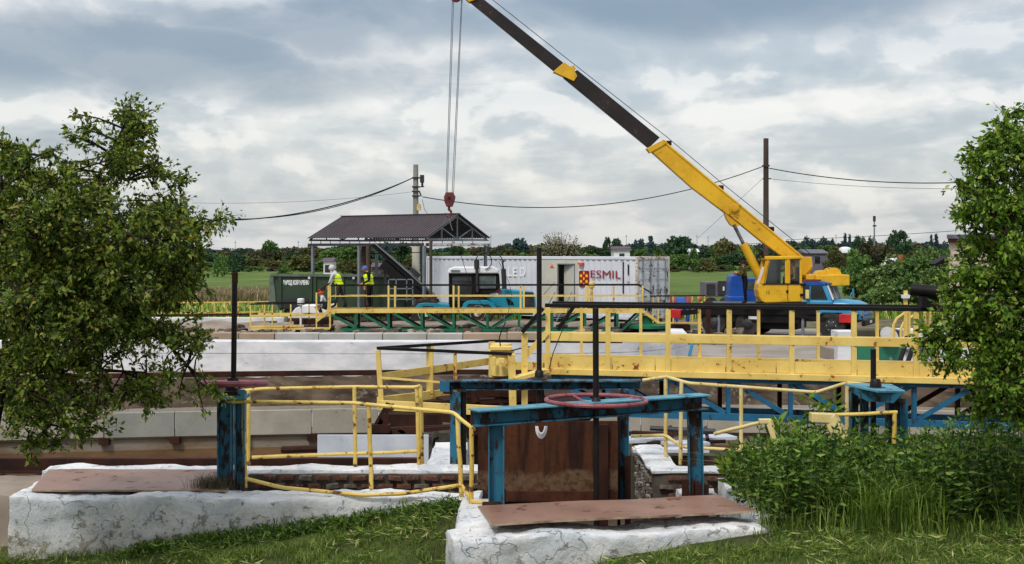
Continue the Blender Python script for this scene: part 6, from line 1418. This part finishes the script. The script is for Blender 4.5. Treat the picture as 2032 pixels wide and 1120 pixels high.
def far_tree(px, D_, top, wpx, shape, mat_, label, group, z0=0, nm='tree', cat='tree'):
    hgt = Z(top, D_) - z0; o = bpy.data.objects.new(nm, random.choice(PR[shape])); COL.objects.link(o)
    o.location = (X(px, D_), D_, z0); w_ = wpx / F * D_ / {'round': .95, 'bush': 1.3, 'poplar': .38, 'cone': .8}[shape]
    o.scale = (w_, w_, hgt * 1.0); o.rotation_euler = (0, 0, random.uniform(0, 6)); setmat(o, mat_)
    return tag(o, label, cat, group)
LB = {'t_dark': 'dark green tree', 't_mid': 'mid green tree', 't_olive': 'olive green tree', 't_brown': 'brownish tree', 't_blue': 'bluish green tree'}
def where_px(x):
    for lim, s__ in ((40, 'left of the apple tree'), (430, 'behind the apple tree'), (530, 'right of the apple tree'), (620, 'above the dump trailer'), (740, 'left under the shelter'), (860, 'right under the shelter'), (965, 'under the shelter gable'), (1060, 'over the tractor'), (1180, 'around the blossoming tree'), (1260, 'near the purple-roofed house'), (1330, 'over the container doors'), (1450, 'over the open green field'), (1530, 'by the boom cylinder'), (1600, 'behind the crane boom'), (1700, 'over the counterweight'), (1770, 'near the radio mast'), (1880, 'left of the brick building')):
        if x < lim: return s__
    return 'behind the right tree'
def belt(x0, x1, step, D0, D1, top, jit, w0, w1, mats, where, shapes=('round',)):
    x = x0
    while x < x1:
        mt = random.choice(mats); dd_ = random.uniform(D0, D1)
        tp = (top(x) if callable(top) else top) + random.uniform(-jit, jit)
        LBs = LB[mt].replace('tree', 'shrub') if shapes[0] == 'bush' else LB[mt]
        far_tree(x, dd_, tp, random.uniform(w0, w1), random.choice(shapes), mt, '%s in the %s, %s' % (LBs, where, where_px(x)), '%ss in the %s, %s' % (LBs, where, where_px(x)), nm='tree' if shapes[0] != 'bush' else 'shrub')
        x += step * random.uniform(.6, 1.3)
topf = lambda x: float(np.interp(x, [380, 430, 520, 620, 760, 860, 950, 1050, 1200, 1330, 1420, 1480, 1600, 1700, 1900, 2050], [498, 496, 495, 490, 489, 492, 490, 484, 488, 485, 486, 484, 481, 484, 482, 482]))
belt(-120, 2200, 22, 430, 520, lambda x: topf(x) - 1, 3, 30, 60, ['t_blue', 't_dark', 't_brown', 't_blue'], 'farthest tree line')
belt(-100, 2150, 24, 300, 380, lambda x: topf(x) + 7, 5, 34, 62, ['t_dark', 't_brown', 't_olive', 't_mid'], 'second tree row')
belt(-80, 2100, 26, 225, 265, lambda x: topf(x) + 22, 6, 34, 60, ['t_dark', 't_mid', 't_olive', 't_mid'], 'near hedge row', ('bush', 'round'))
belt(-60, 2100, 30, 214, 222, 529, 4, 30, 56, ['t_olive', 't_mid', 't_brown'], 'low scrub', ('bush',))
ft = far_tree
# trees that stand out
for a in (
    (535, 330, 478, 34, 'round', 't_mid', 'round green tree standing above the tree line left of the shelter'),
    (470, 190, 503, 60, 'bush', 't_dark', 'dark green spreading tree right of the big left tree'),
    (440, 170, 505, 40, 'bush', 't_mid', 'lighter green tree touching the edge of the big left tree'),
    (600, 215, 506, 50, 'round', 't_olive', 'olive tree behind the dump trailer'),
    (565, 150, 522, 36, 'bush', 't_mid', 'low bright green bush just behind the dump trailer'),
    (700, 240, 487, 60, 'round', 't_mid', 'wide green tree seen between the shelter posts'),
    (768, 230, 478, 34, 'cone', 't_blue', 'tall bluish conifer seen under the shelter roof'),
    (800, 235, 484, 30, 'poplar', 't_dark', 'slender dark tree right of the tall bluish conifer'),
    (690, 180, 515, 60, 'bush', 't_olive', 'pale olive shrub behind the two workers on the green bridge'),
    (905, 300, 481, 30, 'round', 't_dark', 'dark tree peeping under the right gable of the shelter'),
    (1032, 330, 474, 34, 'round', 't_blue', 'dark rounded tree left of the blossoming tree'),
    (1205, 330, 472, 18, 'round', 't_dark', 'small dark tree right of the blossoming tree'),
    (1225, 340, 474, 26, 'round', 't_dark', 'domed dark tree above the purple-roofed house'),
    (1268, 340, 475, 24, 'round', 't_blue', 'domed bluish tree beside the purple-roofed house'),
    (1291, 290, 471, 16, 'poplar', 't_blue', 'narrow bluish tree above the container doors'),
    (1345, 260, 470, 60, 'round', 't_dark', 'large dark tree over the right end of the container'),
    (1375, 200, 492, 46, 'cone', 't_mid', 'bright green pointed tree at the near edge of the field'),
    (1440, 300, 471, 44, 'round', 't_olive', 'broad olive tree left of the crane cylinder'),
    (1400, 210, 512, 60, 'bush', 't_olive', 'olive and rust coloured shrub along the green field'),
    (1606, 350, 468, 30, 'round', 't_blue', 'dark tree just right of the crane boom foot'),
    (1632, 350, 470, 34, 'round', 't_blue', 'dark bluish tree right of the boom, under the wire'),
    (1650, 350, 472, 16, 'round', 't_dark', 'small dark tree beside the pair of poplars'),
    (1677, 420, 465, 9, 'poplar', 't_blue', 'left one of the two close poplars on the skyline'),
    (1686, 420, 467, 8, 'poplar', 't_blue', 'right one of the two close poplars on the skyline'),
    (1706, 350, 469, 26, 'round', 't_dark', 'dark tree between the poplars and the radio mast'),
    (1730, 350, 468, 20, 'round', 't_dark', 'dark tree right behind the radio mast'),
    (1782, 300, 459, 46, 'round', 't_dark', 'big dark tree right of the radio mast'),
    (1848, 420, 467, 8, 'poplar', 't_blue', 'slim bluish poplar left of the brick building'),
    (1858, 420, 466, 10, 'poplar', 't_blue', 'bluish poplar nearest the brick building'),
    (1660, 160, 492, 60, 'bush', 't_olive', 'olive shrub above the crane counterweight'),
    (1700, 150, 494, 70, 'bush', 't_mid', 'green shrub behind the blue lorry cab'),
    (1735, 190, 480, 80, 'round', 't_brown', 'brownish tree below the radio mast')):
    ft(*a, group=None)
# blossoming sparse tree
def twiggy(name, label, cat, px, D_, top, wpx, mat_, nl, size, nb=60, seed=3):
    r_ = random.Random(seed); h = Z(top, D_); wd = wpx / F * D_ / 2; t = thing(name, label, cat, (X(px, D_), D_, 0))
    m = MB(); m.cyl((0, 0, 0), (0, 0, h * .35), h * .03, 8, r2=h * .02); pts = []
    for k in range(nb):
        a = r_.uniform(0, 2 * math.pi); q = math.sqrt(r_.random()); el = r_.random()
        e = Vector((math.cos(a) * q * wd, math.sin(a) * q * wd, h * (.35 + .64 * math.sqrt(max(0, 1 - q * q)) * (.45 + .55 * el))))
        s_ = Vector((0, 0, h * r_.uniform(.15, .35))); md = s_.lerp(e, .5) + Vector((0, 0, h * .06)); m.tube([s_, md, e], h * .008, 4, r2=h * .003)
        for j in range(14): pts.append(md.lerp(e, r_.random()) + Vector((r_.gauss(0, 1), r_.gauss(0, 1), r_.gauss(0, 1))) * h * .035)
    m.build('branches', 'bark', t, world=False)
    Pp = np.array([tuple(p) for p in pts]); k = rng.integers(0, len(Pp), nl); Pp = Pp[k] + rng.normal(size=(nl, 3)) * h * .02
    V, Fc, tn = leaves(Pp, size, .7, 0); o = fast_mesh('crown', V, Fc, mat_, tn, t); o['kind'] = 'stuff'; return t
twiggy('tree', 'sparse round blossoming tree showing sky through its twigs, above the container', 'tree', 1113, 130, 449, 112, 't_bloom', 2600, .16, nb=110)
# willow shrubs at right
for i, (px, D_, tp, wd) in enumerate(((1700, 82, 540, 50), (1735, 78, 522, 60), (1775, 80, 502, 62), (1820, 78, 490, 66), (1860, 84, 484, 60), (1752, 70, 560, 60), (1800, 70, 545, 62), (1850, 72, 530, 64), (1905, 76, 500, 60), (1710, 68, 590, 46), (1960, 80, 480, 90))):
    lb = ['feathery willow shrub behind the lorry bonnet', 'feathery willow shrub left of the white gable', 'tall willow shrub around the white gable', 'tall feathery willow right of the white gable', 'feathery willow beside the brick building', 'low willow shrub right above the lorry bonnet', 'low willow shrub left of the black cylinder', 'willow shrub behind the black cylinder', 'willow behind the brick corner', 'small low willow shrub at the lorry bumper', 'willow hidden mostly behind the right tree'][i]
    twiggy('willow_shrub', lb, 'shrub', px, D_, tp, wd, 't_lime' if i % 3 else 't_mid', 3600, .22, nb=46, seed=20 + i)
# houses
def house(label, px0, px1, D_, eave, ridge, wall, roof, dep=6, base=0, hip=False):
    t = thing('house', label, 'house', (X((px0 + px1) / 2, D_), D_, 0)); x0, x1 = X(px0, D_), X(px1, D_); e, r = Z(eave, D_), Z(ridge, D_)
    m = MB(); m.bb(x0, x1, D_, D_ + dep, base, e); w_ = m.build('wall', wall, t)
    k = (x1 - x0) * .18 if hip else -.3
    m = MB(); m.add([(x0 - .3, D_ - .3, e), (x1 + .3, D_ - .3, e), (x1 + .3, D_ + dep + .3, e), (x0 - .3, D_ + dep + .3, e), (x0 + k, D_ + dep / 2, r), (x1 - k, D_ + dep / 2, r)], [(0, 1, 5, 4), (3, 2, 5, 4), (0, 3, 4), (1, 2, 5), (0, 1, 2, 3)]); m.build('roof', roof, t)
    n = max(1, int((x1 - x0) / 3))
    for i in range(n): xx = x0 + (i + .5) * (x1 - x0) / n; m = MB(); m.bb(xx - .4, xx + .4, D_ - .05, D_, e - 1.6, e - .5); m.build('window', 'glass', t)
    return t
house('purple-roofed house rising behind the container roof', 1218, 1250, 205, 497, 489, 'white', 'roofpurple')
house('small white and orange house left of the worker with the grey hood', 642, 658, 190, 519, 512, 'white', 'roofpurple', dep=5)
house('long grey-roofed shed right of the crane boom foot', 1602, 1642, 205, 503, 495, 'slate', 'slate', dep=9)
house('white-walled cottage seen between the crane and the far trees', 1372, 1385, 240, 500, 494, 'white', 'white', dep=4)
house('low brown shed behind the conveyor', 740, 785, 150, 530, 522, 'roofpurple', 'roofpurple', dep=5)
m = MB(); m.lathe((X(1677, 215), 215, Z(495, 215)), [(1.0, -.6), (1.0, 0), (.9, .2), (.55, .36), (.01, .42)], 20); tag(m.build('white_dome', 'white', smooth=True), 'small white dome roof under the two poplars', 'dome')
gbl = thing('white_gable', 'white sloping gable roof with a brick chimney showing through the willows', 'roof', (X(1770, 95), 95, 0))
m = MB(); m.prism(poly([(1756, 535), (1768, 519), (1782, 512), (1783, 520), (1770, 532), (1764, 537)], 95), 95, 97); m.build('gable_roof', 'white', gbl)
m = MB(); m.bb(X(1785, 94), X(1791, 94), 94, 94.4, 0, Z(506, 94)); m.build('chimney', 'redwall', gbl)
ms_ = thing('radio_mast', 'slim radio mast with a drum antenna on the skyline', 'mast', (X(1735, 190), 190, 0))
m = MB(); m.cyl((X(1735, 190), 190, 0), P(1735, 448, 190), .16, 8, r2=.1); m.build('shaft', 'steel', ms_)
m = MB(); m.cyl(P(1735, 440, 190), P(1735, 429, 190), .2, 10); m.bb(X(1732, 190), X(1739, 190), 189.9, 190.1, Z(450, 190), Z(447, 190)); m.cyl(P(1735, 448, 190), P(1735, 438, 190), .07, 6); m.build('antenna', 'darkmetal', ms_)
for i, (px, tp) in enumerate(((974, 466), (1243, 466), (1383, 466), (1405, 468), (1659, 465), (467, 478), (592, 478))):
    m = MB(); m.cyl((X(px, 450), 450, 0), P(px, tp, 450), .14, 5, r2=.06); m.bb(X(px - 2, 450), X(px + 2, 450), 450, 450.1, Z(tp + 4, 450), Z(tp + 3, 450))
    tag(m.build('thin_pylon', 'steel'), 'thin pylon on the skyline', 'pylon', 'thin pylons on the skyline')
# brick building
bh = thing('brick_building', 'pale brick building corner with a dark eave, half hidden by the right tree', 'building', (X(1900, 60), 60, 0))
def skewbox(m, x0, x1, y0, y1, z0, z1):
    sk = (y1 - y0) * .37     # the building stands at an angle: its left wall recedes to the right
    m.add([(x0, y0, z0), (x1, y0, z0), (x1 + sk, y1, z0), (x0 + sk, y1, z0), (x0, y0, z1), (x1, y0, z1), (x1 + sk, y1, z1), (x0 + sk, y1, z1)], [(0, 1, 2, 3), (4, 5, 6, 7), (0, 1, 5, 4), (1, 2, 6, 5), (2, 3, 7, 6), (3, 0, 4, 7)])
m = MB(); skewbox(m, X(1883, 60), X(2120, 60), 60, 66, 0, Z(482, 60)); m.build('wall', 'whitebrick', bh)
m = MB(); skewbox(m, X(1878, 60), X(2125, 60), 59.8, 66.2, Z(482, 60), Z(474, 60)); m.build('cornice', 'brick', bh)
m = MB(); skewbox(m, X(1873, 60), X(2130, 60), 59.6, 66.4, Z(474, 60), Z(466, 60)); m.build('roof_edge', 'slate', bh)
m = MB(); m.prism(poly([(1855, 524), (1883, 508), (1883, 520), (1858, 528)], 61), 61, 62); m.build('side_eave', 'black', bh)
zz_ = 0.1
while zz_ < Z(484, 60):
    m = MB(); x0 = X(1883, 60); s_ = 0; 
    for k in range(16): m.bb(x0 + .02 + k * .3 + (.15 if int(zz_ * 10) % 2 else 0), x0 + .02 + k * .3 + .27 + (.15 if int(zz_ * 10) % 2 else 0), 59.975, 60.0, zz_, zz_ + .13)
    m.build('brick_course', 'whitebrick', bh); zz_ += .155
# reed band on the left and tall grass
n = 9000; xx = rng.uniform(X(380, 84) - 3, X(545, 84), n); yy = rng.uniform(80, 90, n)
def blades(xx, yy, zz_, hgt, wd, lean=.35, bend=.4):
    n = len(xx); a = rng.uniform(0, 2 * np.pi, n); l = rng.uniform(0, lean, n) * hgt
    b = np.stack([xx, yy, zz_], 1); s_ = np.stack([np.cos(a + 1.57), np.sin(a + 1.57), 0 * a], 1) * wd[:, None] * .5; d = np.stack([np.cos(a) * l, np.sin(a) * l, 0 * a], 1)
    mid = b + d * .35 + np.stack([0 * a, 0 * a, hgt * .6], 1); tip = b + d * (1 + bend) + np.stack([0 * a, 0 * a, hgt * (1 - bend * rng.uniform(0, .6, n))], 1)
    V = np.stack([b - s_, b + s_, mid - s_ * .8, mid + s_ * .8, tip], 1).reshape(-1, 3); i = np.arange(n)[:, None] * 5
    Fc = np.concatenate([i + np.array([[0, 1, 3]]), i + np.array([[0, 3, 2]]), i + np.array([[2, 3, 4]])], 0)
    return V, Fc
hg = rng.uniform(.4, 1.2, n); V, Fc = blades(xx, yy, 0 * xx, hg, rng.uniform(.05, .1, n))
tag(fast_mesh('reed_bed', V, Fc, 'reed', np.repeat(rng.uniform(0, 1, n), 5)), 'grey brown reed bed at the edge of the field left of the trailer', 'reeds', kind='stuff')
n = 16000; xx = rng.uniform(-35, 30, n); yy = rng.uniform(64, 78, n); hg = rng.uniform(.15, .6, n); V, Fc = blades(xx, yy, 0 * xx, hg, rng.uniform(.05, .12, n))
tag(fast_mesh('field_grass', V, Fc, 'grass', np.repeat(rng.uniform(0, 1, n) ** .7, 5)), 'rough tall grass behind the yard', 'grass', kind='stuff')
n = 5000; xx = rng.uniform(-20, -6, n); yy = rng.uniform(41, 47, n); hg = rng.uniform(.1, .5, n); V, Fc = blades(xx, yy, 0 * xx + .1, hg, rng.uniform(.04, .09, n))
tag(fast_mesh('weeds', V, Fc, 'grass', np.repeat(rng.uniform(0, .8, n), 5)), 'weeds growing behind the white wall at left', 'weeds', kind='stuff')

# ================================================================== NEAR TREES
def near_tree(name, label, D_, depth, blobs, trunk, limbs, ntwig, nleaf, size, mat_, seed, zcut=None):
    r_ = random.Random(seed); t = thing(name, label, 'tree', trunk[0])
    m = MB(); m.tube(trunk, .13, 9, r2=.05); 
    for lb in limbs: m.tube(lb, .04, 7, r2=.009)
    m.build('trunk', 'bark', t, smooth=True)
    nodes = [Vector(p) for lb in limbs for p in lb] + [Vector(trunk[-1])]
    ext = []
    for lb in limbs:
        for a, b in zip(lb[:-1], lb[1:]):
            for k in range(4): ext.append(Vector(a).lerp(Vector(b), k / 4))
    nodes += ext
    ar = [b[2] * b[3] * (b[4] if len(b) > 4 else 1) for b in blobs]; Ssum = sum(ar); pts = []; dirs = []
    tw = MB()
    for bi, b in enumerate(blobs):
        cnt = max(3, int(ntwig * ar[bi] / Ssum))
        for _ in range(cnt):
            while True:
                u, v, w_ = r_.uniform(-1, 1), r_.uniform(-1, 1), r_.uniform(-1, 1)
                if u * u + v * v + w_ * w_ < 1: break
            dd_ = D_ + w_ * depth * min(1, b[2] / 110.); c = P(b[0] + u * b[2], b[1] + v * b[3], dd_)
            near = min(nodes, key=lambda q: (q - c).length + r_.random() * .25)
            dr_ = (c - near); ln = dr_.length
            if ln > .9: st = near.lerp(c, r_.uniform(.1, .4)) if r_.random() < .5 else near
            else: st = near
            md = st.lerp(c, .5) + Vector((r_.gauss(0, .05), r_.gauss(0, .05), r_.gauss(.05, .05))) * min(1, ln)
            e2 = c + Vector((r_.gauss(0, .06), r_.gauss(0, .06), r_.gauss(-.01, .06)))
            tw.tube([st, md, c, e2], .008 + .006 * min(ln, 1), 4, r2=.002, cap=False)
            if r_.random() < .25: nodes.append(md)
            path = [md.lerp(c, k / 6) for k in range(2, 6)] + [c.lerp(e2, k / 3) for k in range(4)]
            dv2 = (e2 - md).normalized()
            for p in path: pts.append(p); dirs.append(dv2)
            # side shoots
            for _k in range(3):
                q = md.lerp(c, r_.uniform(.3, 1)); sd_ = Vector((r_.gauss(0, 1), r_.gauss(0, 1), r_.gauss(.1, .8))).normalized() * r_.uniform(.08, .2)
                for j in (.4, .7, 1): pts.append(q + sd_ * j); dirs.append(sd_.normalized())
                tw.tube([q, q + sd_], .003, 3, r2=.0015, cap=False)
    tb = tw.build('twigs', 'bark', t); tb['kind'] = 'stuff'
    Pp = np.array([tuple(p) for p in pts]); Dr = np.array([tuple(p) for p in dirs]); k = rng.integers(0, len(Pp), nleaf)
    Pq = Pp[k] + rng.normal(size=(nleaf, 3)) * .018
    V, Fc, tn = leaves(Pq, size, .5, .35, dirs=Dr[k] * .9)
    V = V - np.array(trunk[0]); o = fast_mesh('foliage', V, Fc, mat_, tn, t); o['kind'] = 'stuff'; return t
DL = 13.2
lt = near_tree('apple_tree', 'large leafy fruit tree filling the left side, its branches hanging over the white wall', DL, 1.1,
    [(60, 450, 130, 90), (140, 370, 90, 50), (240, 310, 60, 40), (160, 255, 22, 40, .8), (262, 250, 34, 40), (235, 250, 30, 30, .6), (258, 200, 11, 20), (292, 250, 14, 35, .8), (95, 300, 50, 18, .8), (8, 280, 14, 45), (40, 370, 50, 50), (15, 330, 25, 35), (310, 340, 40, 30, .8), (345, 400, 50, 26, .4), (350, 350, 24, 16, .6),
     (390, 445, 32, 28, .8), (444, 432, 18, 12, .8), (330, 480, 95, 75), (180, 470, 150, 95), (60, 590, 150, 110), (220, 580, 150, 90), (360, 560, 60, 60, .8), (110, 680, 130, 60), (50, 770, 90, 80), (250, 650, 55, 45, .7), (325, 690, 60, 60, .5),
     (385, 660, 36, 45, .5), (170, 740, 80, 60, .45), (310, 770, 50, 45, .5), (150, 830, 70, 50, .5), (40, 850, 50, 40, .4), (412, 795, 24, 24, .8), (240, 780, 60, 50, .3), (60, 890, 12, 25, .5), (110, 890, 14, 18, .5)],
    [(X(-60, DL), DL, -.3), (X(-40, DL), DL, 1.0), (X(0, DL), DL, 2.0), (X(60, DL), DL + .1, 2.7)],
    [[P(0, 700, DL), P(90, 715, DL - .2), P(200, 735, DL - .1), P(290, 740, DL)], [P(30, 620, DL), P(130, 560, DL - .4), P(250, 520, DL - .2), P(350, 500, DL)], [P(60, 540, DL), P(140, 430, DL + .3), P(210, 330, DL), P(255, 230, DL)],
     [P(0, 640, DL), P(60, 700, DL + .5), P(100, 800, DL + .3), P(140, 850, DL)], [P(100, 600, DL), P(230, 620, DL + .4), P(330, 680, DL), P(385, 740, DL)], [P(20, 560, DL), P(0, 430, DL), P(5, 300, DL)], [P(290, 500, DL), P(370, 450, DL), P(440, 435, DL)]],
    1350, 62000, .057, 'leaf', 5)
DR = 13.0
rt = near_tree('pear_tree', 'dense bright green tree at the right edge, overlapping the end of the yellow bridge', DR, 1.0,
    [(2010, 300, 60, 60), (1975, 290, 28, 30), (1992, 240, 14, 18), (2025, 230, 20, 20), (1935, 300, 14, 12, .7), (1955, 340, 40, 35), (1900, 375, 28, 18, .9), (1990, 400, 80, 60), (1945, 430, 50, 45), (2030, 480, 80, 90), (1960, 520, 60, 60), (1925, 585, 45, 50), (1990, 620, 80, 80), (1900, 620, 50, 45), (1860, 670, 38, 42), (1835, 700, 20, 30, .8), (1870, 720, 30, 26, .7), (1960, 720, 70, 70), (2040, 740, 90, 100), (1950, 800, 50, 45, .8), (2010, 820, 50, 40, .7), (2100, 500, 80, 260)],
    [(X(2150, DR), DR, .3), (X(2130, DR), DR, 1.5), (X(2090, DR), DR, 2.6), (X(2060, DR), DR, 3.6)],
    [[P(2100, 700, DR), P(2000, 690, DR), P(1900, 670, DR), P(1850, 680, DR)], [P(2090, 600, DR), P(2000, 560, DR), P(1930, 540, DR)], [P(2070, 480, DR), P(2010, 400, DR), P(1950, 350, DR), P(1905, 370, DR)], [P(2060, 400, DR), P(2020, 300, DR), P(1995, 245, DR)], [P(2110, 760, DR), P(2010, 780, DR), P(1950, 800, DR)]],
    760, 34000, .062, 'leaf2', 9)

# ================================================================== WEEDS AND GRASS
def weedpatch():
    n = 760; pts = []; drs = []; m = MB()
    for _ in range(n):
        px = random.uniform(1455, 2120); dd_ = random.uniform(13.5, 15.6)
        if dd_ < 14.3 and px < 1500: continue
        x, y = X(px, dd_), dd_; g_ = gbank(x, y)
        top = np.interp(px, [1455, 1500, 1560, 1640, 1760, 1850, 1950, 2120], [.52, .74, .86, .8, .72, .86, .90, .86]) * random.uniform(.6, 1.06) * (1 + .28 * nz((x, y, 7), 2.2))
        if random.random() < .03: top *= 1.25
        ln = Vector((random.gauss(0, .1), random.gauss(-.04, .1), 0)); a = Vector((x, y, g_ - .02)); b = a + Vector((0, 0, top)) + ln
        md = a.lerp(b, .5) - ln * .15; m.tube([a, md, b], .006, 4, r2=.003, cap=False)
        k = 12
        for i in range(3, k + 1):
            q = a.lerp(b, i / k)
            for j in range(4):
                ang = j * math.pi / 2 + i * .8 + random.uniform(-.3, .3); pts.append(q); drs.append((math.cos(ang), math.sin(ang), .1 if i < k else .9))
    st = m.build('stems', 'nettle', None)
    Pp = np.array([tuple(p) for p in pts]); Dr = np.array(drs); V, Fc, tn = leaves(Pp, .085, .34, .22, dirs=Dr * 1.6)
    root = thing('nettle_patch', 'dense dark green bed of nettles around the right gate', 'weeds', (5, 14.6, .45)); root['kind'] = 'stuff'
    o = fast_mesh('leaves', V - np.array((5, 14.6, .45)), Fc, 'nettle', tn, root); o['kind'] = 'stuff'
    st.parent = root; st.location = Vector((-5, -14.6, -.45)); st['kind'] = 'stuff'
weedpatch()
for i, (px, dd_, h_) in enumerate(((1556, 15.4, .95), (1632, 15.5, 1.15), (1462, 15.0, .5))):
    r0 = thing('tall_weed', ['leafy weed sticking up left of the large bent channel', 'tallest leafy weed standing behind the large bent channel', 'small leafy weed at the end of the brick wall'][i], 'weed', (X(px, dd_), dd_, .45)); m = MB(); pts = []; drs = []
    for k in range(5):
        e = Vector((random.gauss(0, .08), random.gauss(0, .06), h_ * random.uniform(.8, 1))); m.tube([(0, 0, 0), e * .5, e], .007, 5, r2=.003)
        for j in range(5, 13):
            q = e * (j / 12)
            for s_ in range(3): a_ = random.uniform(0, 6.28); pts.append(tuple(q)); drs.append((math.cos(a_), math.sin(a_), .6))
    m.build('stem', 'nettle', r0, world=False); V, Fc, tn = leaves(np.array(pts), .16, .3, -.1, dirs=np.array(drs) * 2); fast_mesh('leaves', V, Fc, 'leaf2', tn, r0)['kind'] = 'stuff'
# tall grass tufts in front of the nettles
n = 600; px = rng.normal(1765, 45, n); dd_ = rng.uniform(13.2, 13.9, n); xx = (px - 1016) / F * dd_
zz_ = np.array([gbank(a, b) for a, b in zip(xx, dd_)]); hg = rng.uniform(.35, .75, n); V, Fc = blades(xx, dd_, zz_, hg, rng.uniform(.006, .012, n), .9, .7)
tag(fast_mesh('tall_grass_tuft', V, Fc, 'grass', np.repeat(rng.uniform(0, .75, n), 5)), 'tuft of tall arching grass in front of the nettles', 'grass', kind='stuff')
n = 350; px = rng.uniform(1500, 2060, n); dd_ = rng.uniform(13.0, 13.6, n); xx = (px - 1016) / F * dd_
zz_ = np.array([gbank(a, b) for a, b in zip(xx, dd_)]); hg = rng.uniform(.1, .38, n); V, Fc = blades(xx, dd_, zz_, hg, rng.uniform(.006, .014, n), 1.1, .7)
tag(fast_mesh('grass_fringe', V, Fc, 'grass', np.repeat(rng.uniform(0, .9, n), 5)), 'fringe of longer grass at the foot of the nettles', 'grass', kind='stuff')
n = 900; px = rng.uniform(1470, 2080, n); dd_ = rng.uniform(13.6, 14.8, n); xx = (px - 1016) / F * dd_; keep = np.array([noise.noise(Vector((a * 1.6, b * 1.6, 3))) > -.02 for a, b in zip(xx, dd_)]); xx, dd_ = xx[keep], dd_[keep]; n = len(xx)
zz_ = np.array([gbank(a, b) for a, b in zip(xx, dd_)]); hg = rng.uniform(.4, .9, n); V, Fc = blades(xx, dd_, zz_, hg, rng.uniform(.005, .011, n), 1.1, .75)
tag(fast_mesh('weed_grass', V, Fc, 'grass', np.repeat(rng.uniform(.2, 1, n), 5)), 'long pale grasses standing among the nettles', 'grass', kind='stuff')
# mown bank
n = 150000; xx = rng.uniform(-6.3, 7.2, n); yy = rng.uniform(11.3, 15.2, n)
def clump(a, b): return noise.noise(Vector((a * 2.2, b * 2.2, 1))) + .5 * noise.noise(Vector((a * 6, b * 6, 5)))
keep = []; cl = []
for a, b in zip(xx, yy):
    ok = (b < 14.55 if a < -.58 else (b < 12.75 + max(0, a) * .16 if a < 2.6 else b < 14.2))
    c_ = clump(a, b); ok = ok and (random.random() < .45 + c_ * 1.1 + .25); keep.append(ok); cl.append(c_)
keep = np.array(keep); cl = np.array(cl)[keep]; xx, yy = xx[keep], yy[keep]; n = len(xx)
zz_ = np.array([gbank(a, b) for a, b in zip(xx, yy)]) - .005
hg = np.clip(rng.uniform(.03, .085, n) * (1 + cl * 1.2), .02, .2)
near = (xx < -.5) & (yy > 14.35); hg[near] *= 1.8
V, Fc = blades(xx, yy, zz_, hg, rng.uniform(.004, .009, n), 1.3, .5)
tn = np.clip(rng.uniform(0, .7, n) + cl * .45 + (rng.random(n) < .05) * .5, 0, 1)
tag(fast_mesh('mown_grass', V, Fc, 'grass', np.repeat(tn, 5)), 'short uneven grass with mown tufts on the bank in front of the white walls', 'grass', kind='stuff')
n = 60000; xx = rng.uniform(-6, 7, n); yy = rng.uniform(11.4, 14.5, n)
keep = np.array([(noise.noise(Vector((a * 1.5, b * 2.6, 21))) + .5 * noise.noise(Vector((a * 5, b * 7, 2)))) > .1 and (b < 14.5 if a < -.6 else b < 12.65 + max(0, a) * .16) for a, b in zip(xx, yy)]); xx, yy = xx[keep], yy[keep]; n = len(xx)
zz_ = np.array([gbank(a, b) + .07 * max(0, noise.noise(Vector((a * 1.5, b * 2.6, 21)))) for a, b in zip(xx, yy)]) + rng.uniform(0, .05, n)
V, Fc, tn = leaves(np.stack([xx, yy, zz_], 1), .11, .09, -.02, dirs=np.stack([rng.normal(size=n), rng.normal(size=n), rng.uniform(-.1, .35, n)], 1) * 1.5)
tag(fast_mesh('grass_clippings', V, Fc, 'grass', np.clip(tn * 1.1, 0, 1)), 'tangled swathes of cut grass lying over the bank', 'cuttings', kind='stuff')
n = 9000; xx = rng.uniform(-4.5, -.6, n); yy = 14.5 - np.abs(rng.normal(0, .16, n)); keep = np.array([noise.noise(Vector((a * 1.7, b * 3, 9))) > -.12 for a, b in zip(xx, yy)]); xx, yy = xx[keep], yy[keep]; n = len(xx)
zz_ = np.array([gbank(a, b) for a, b in zip(xx, yy)]) + rng.uniform(0, .12, n); 
V, Fc, tn = leaves(np.stack([xx, yy, zz_], 1), .07, .22, .1); tag(fast_mesh('mown_heap', V, Fc, 'nettle', tn), 'wilted mown weeds heaped against the foot of the left chamber wall', 'cuttings', kind='stuff')
n = 900; xx = X(425, 14.95) + rng.normal(0, .12, n); V, Fc = blades(xx, 15.0 + rng.normal(0, .1, n), np.full(n, TOP + .02), rng.uniform(.08, .22, n), rng.uniform(.003, .006, n), 1.2, .4)
tag(fast_mesh('dry_weed', V, Fc, 'reed', np.repeat(rng.uniform(0, .4, n), 5)), 'dry brown weed tangle at the foot of the left gate', 'weeds', kind='stuff')
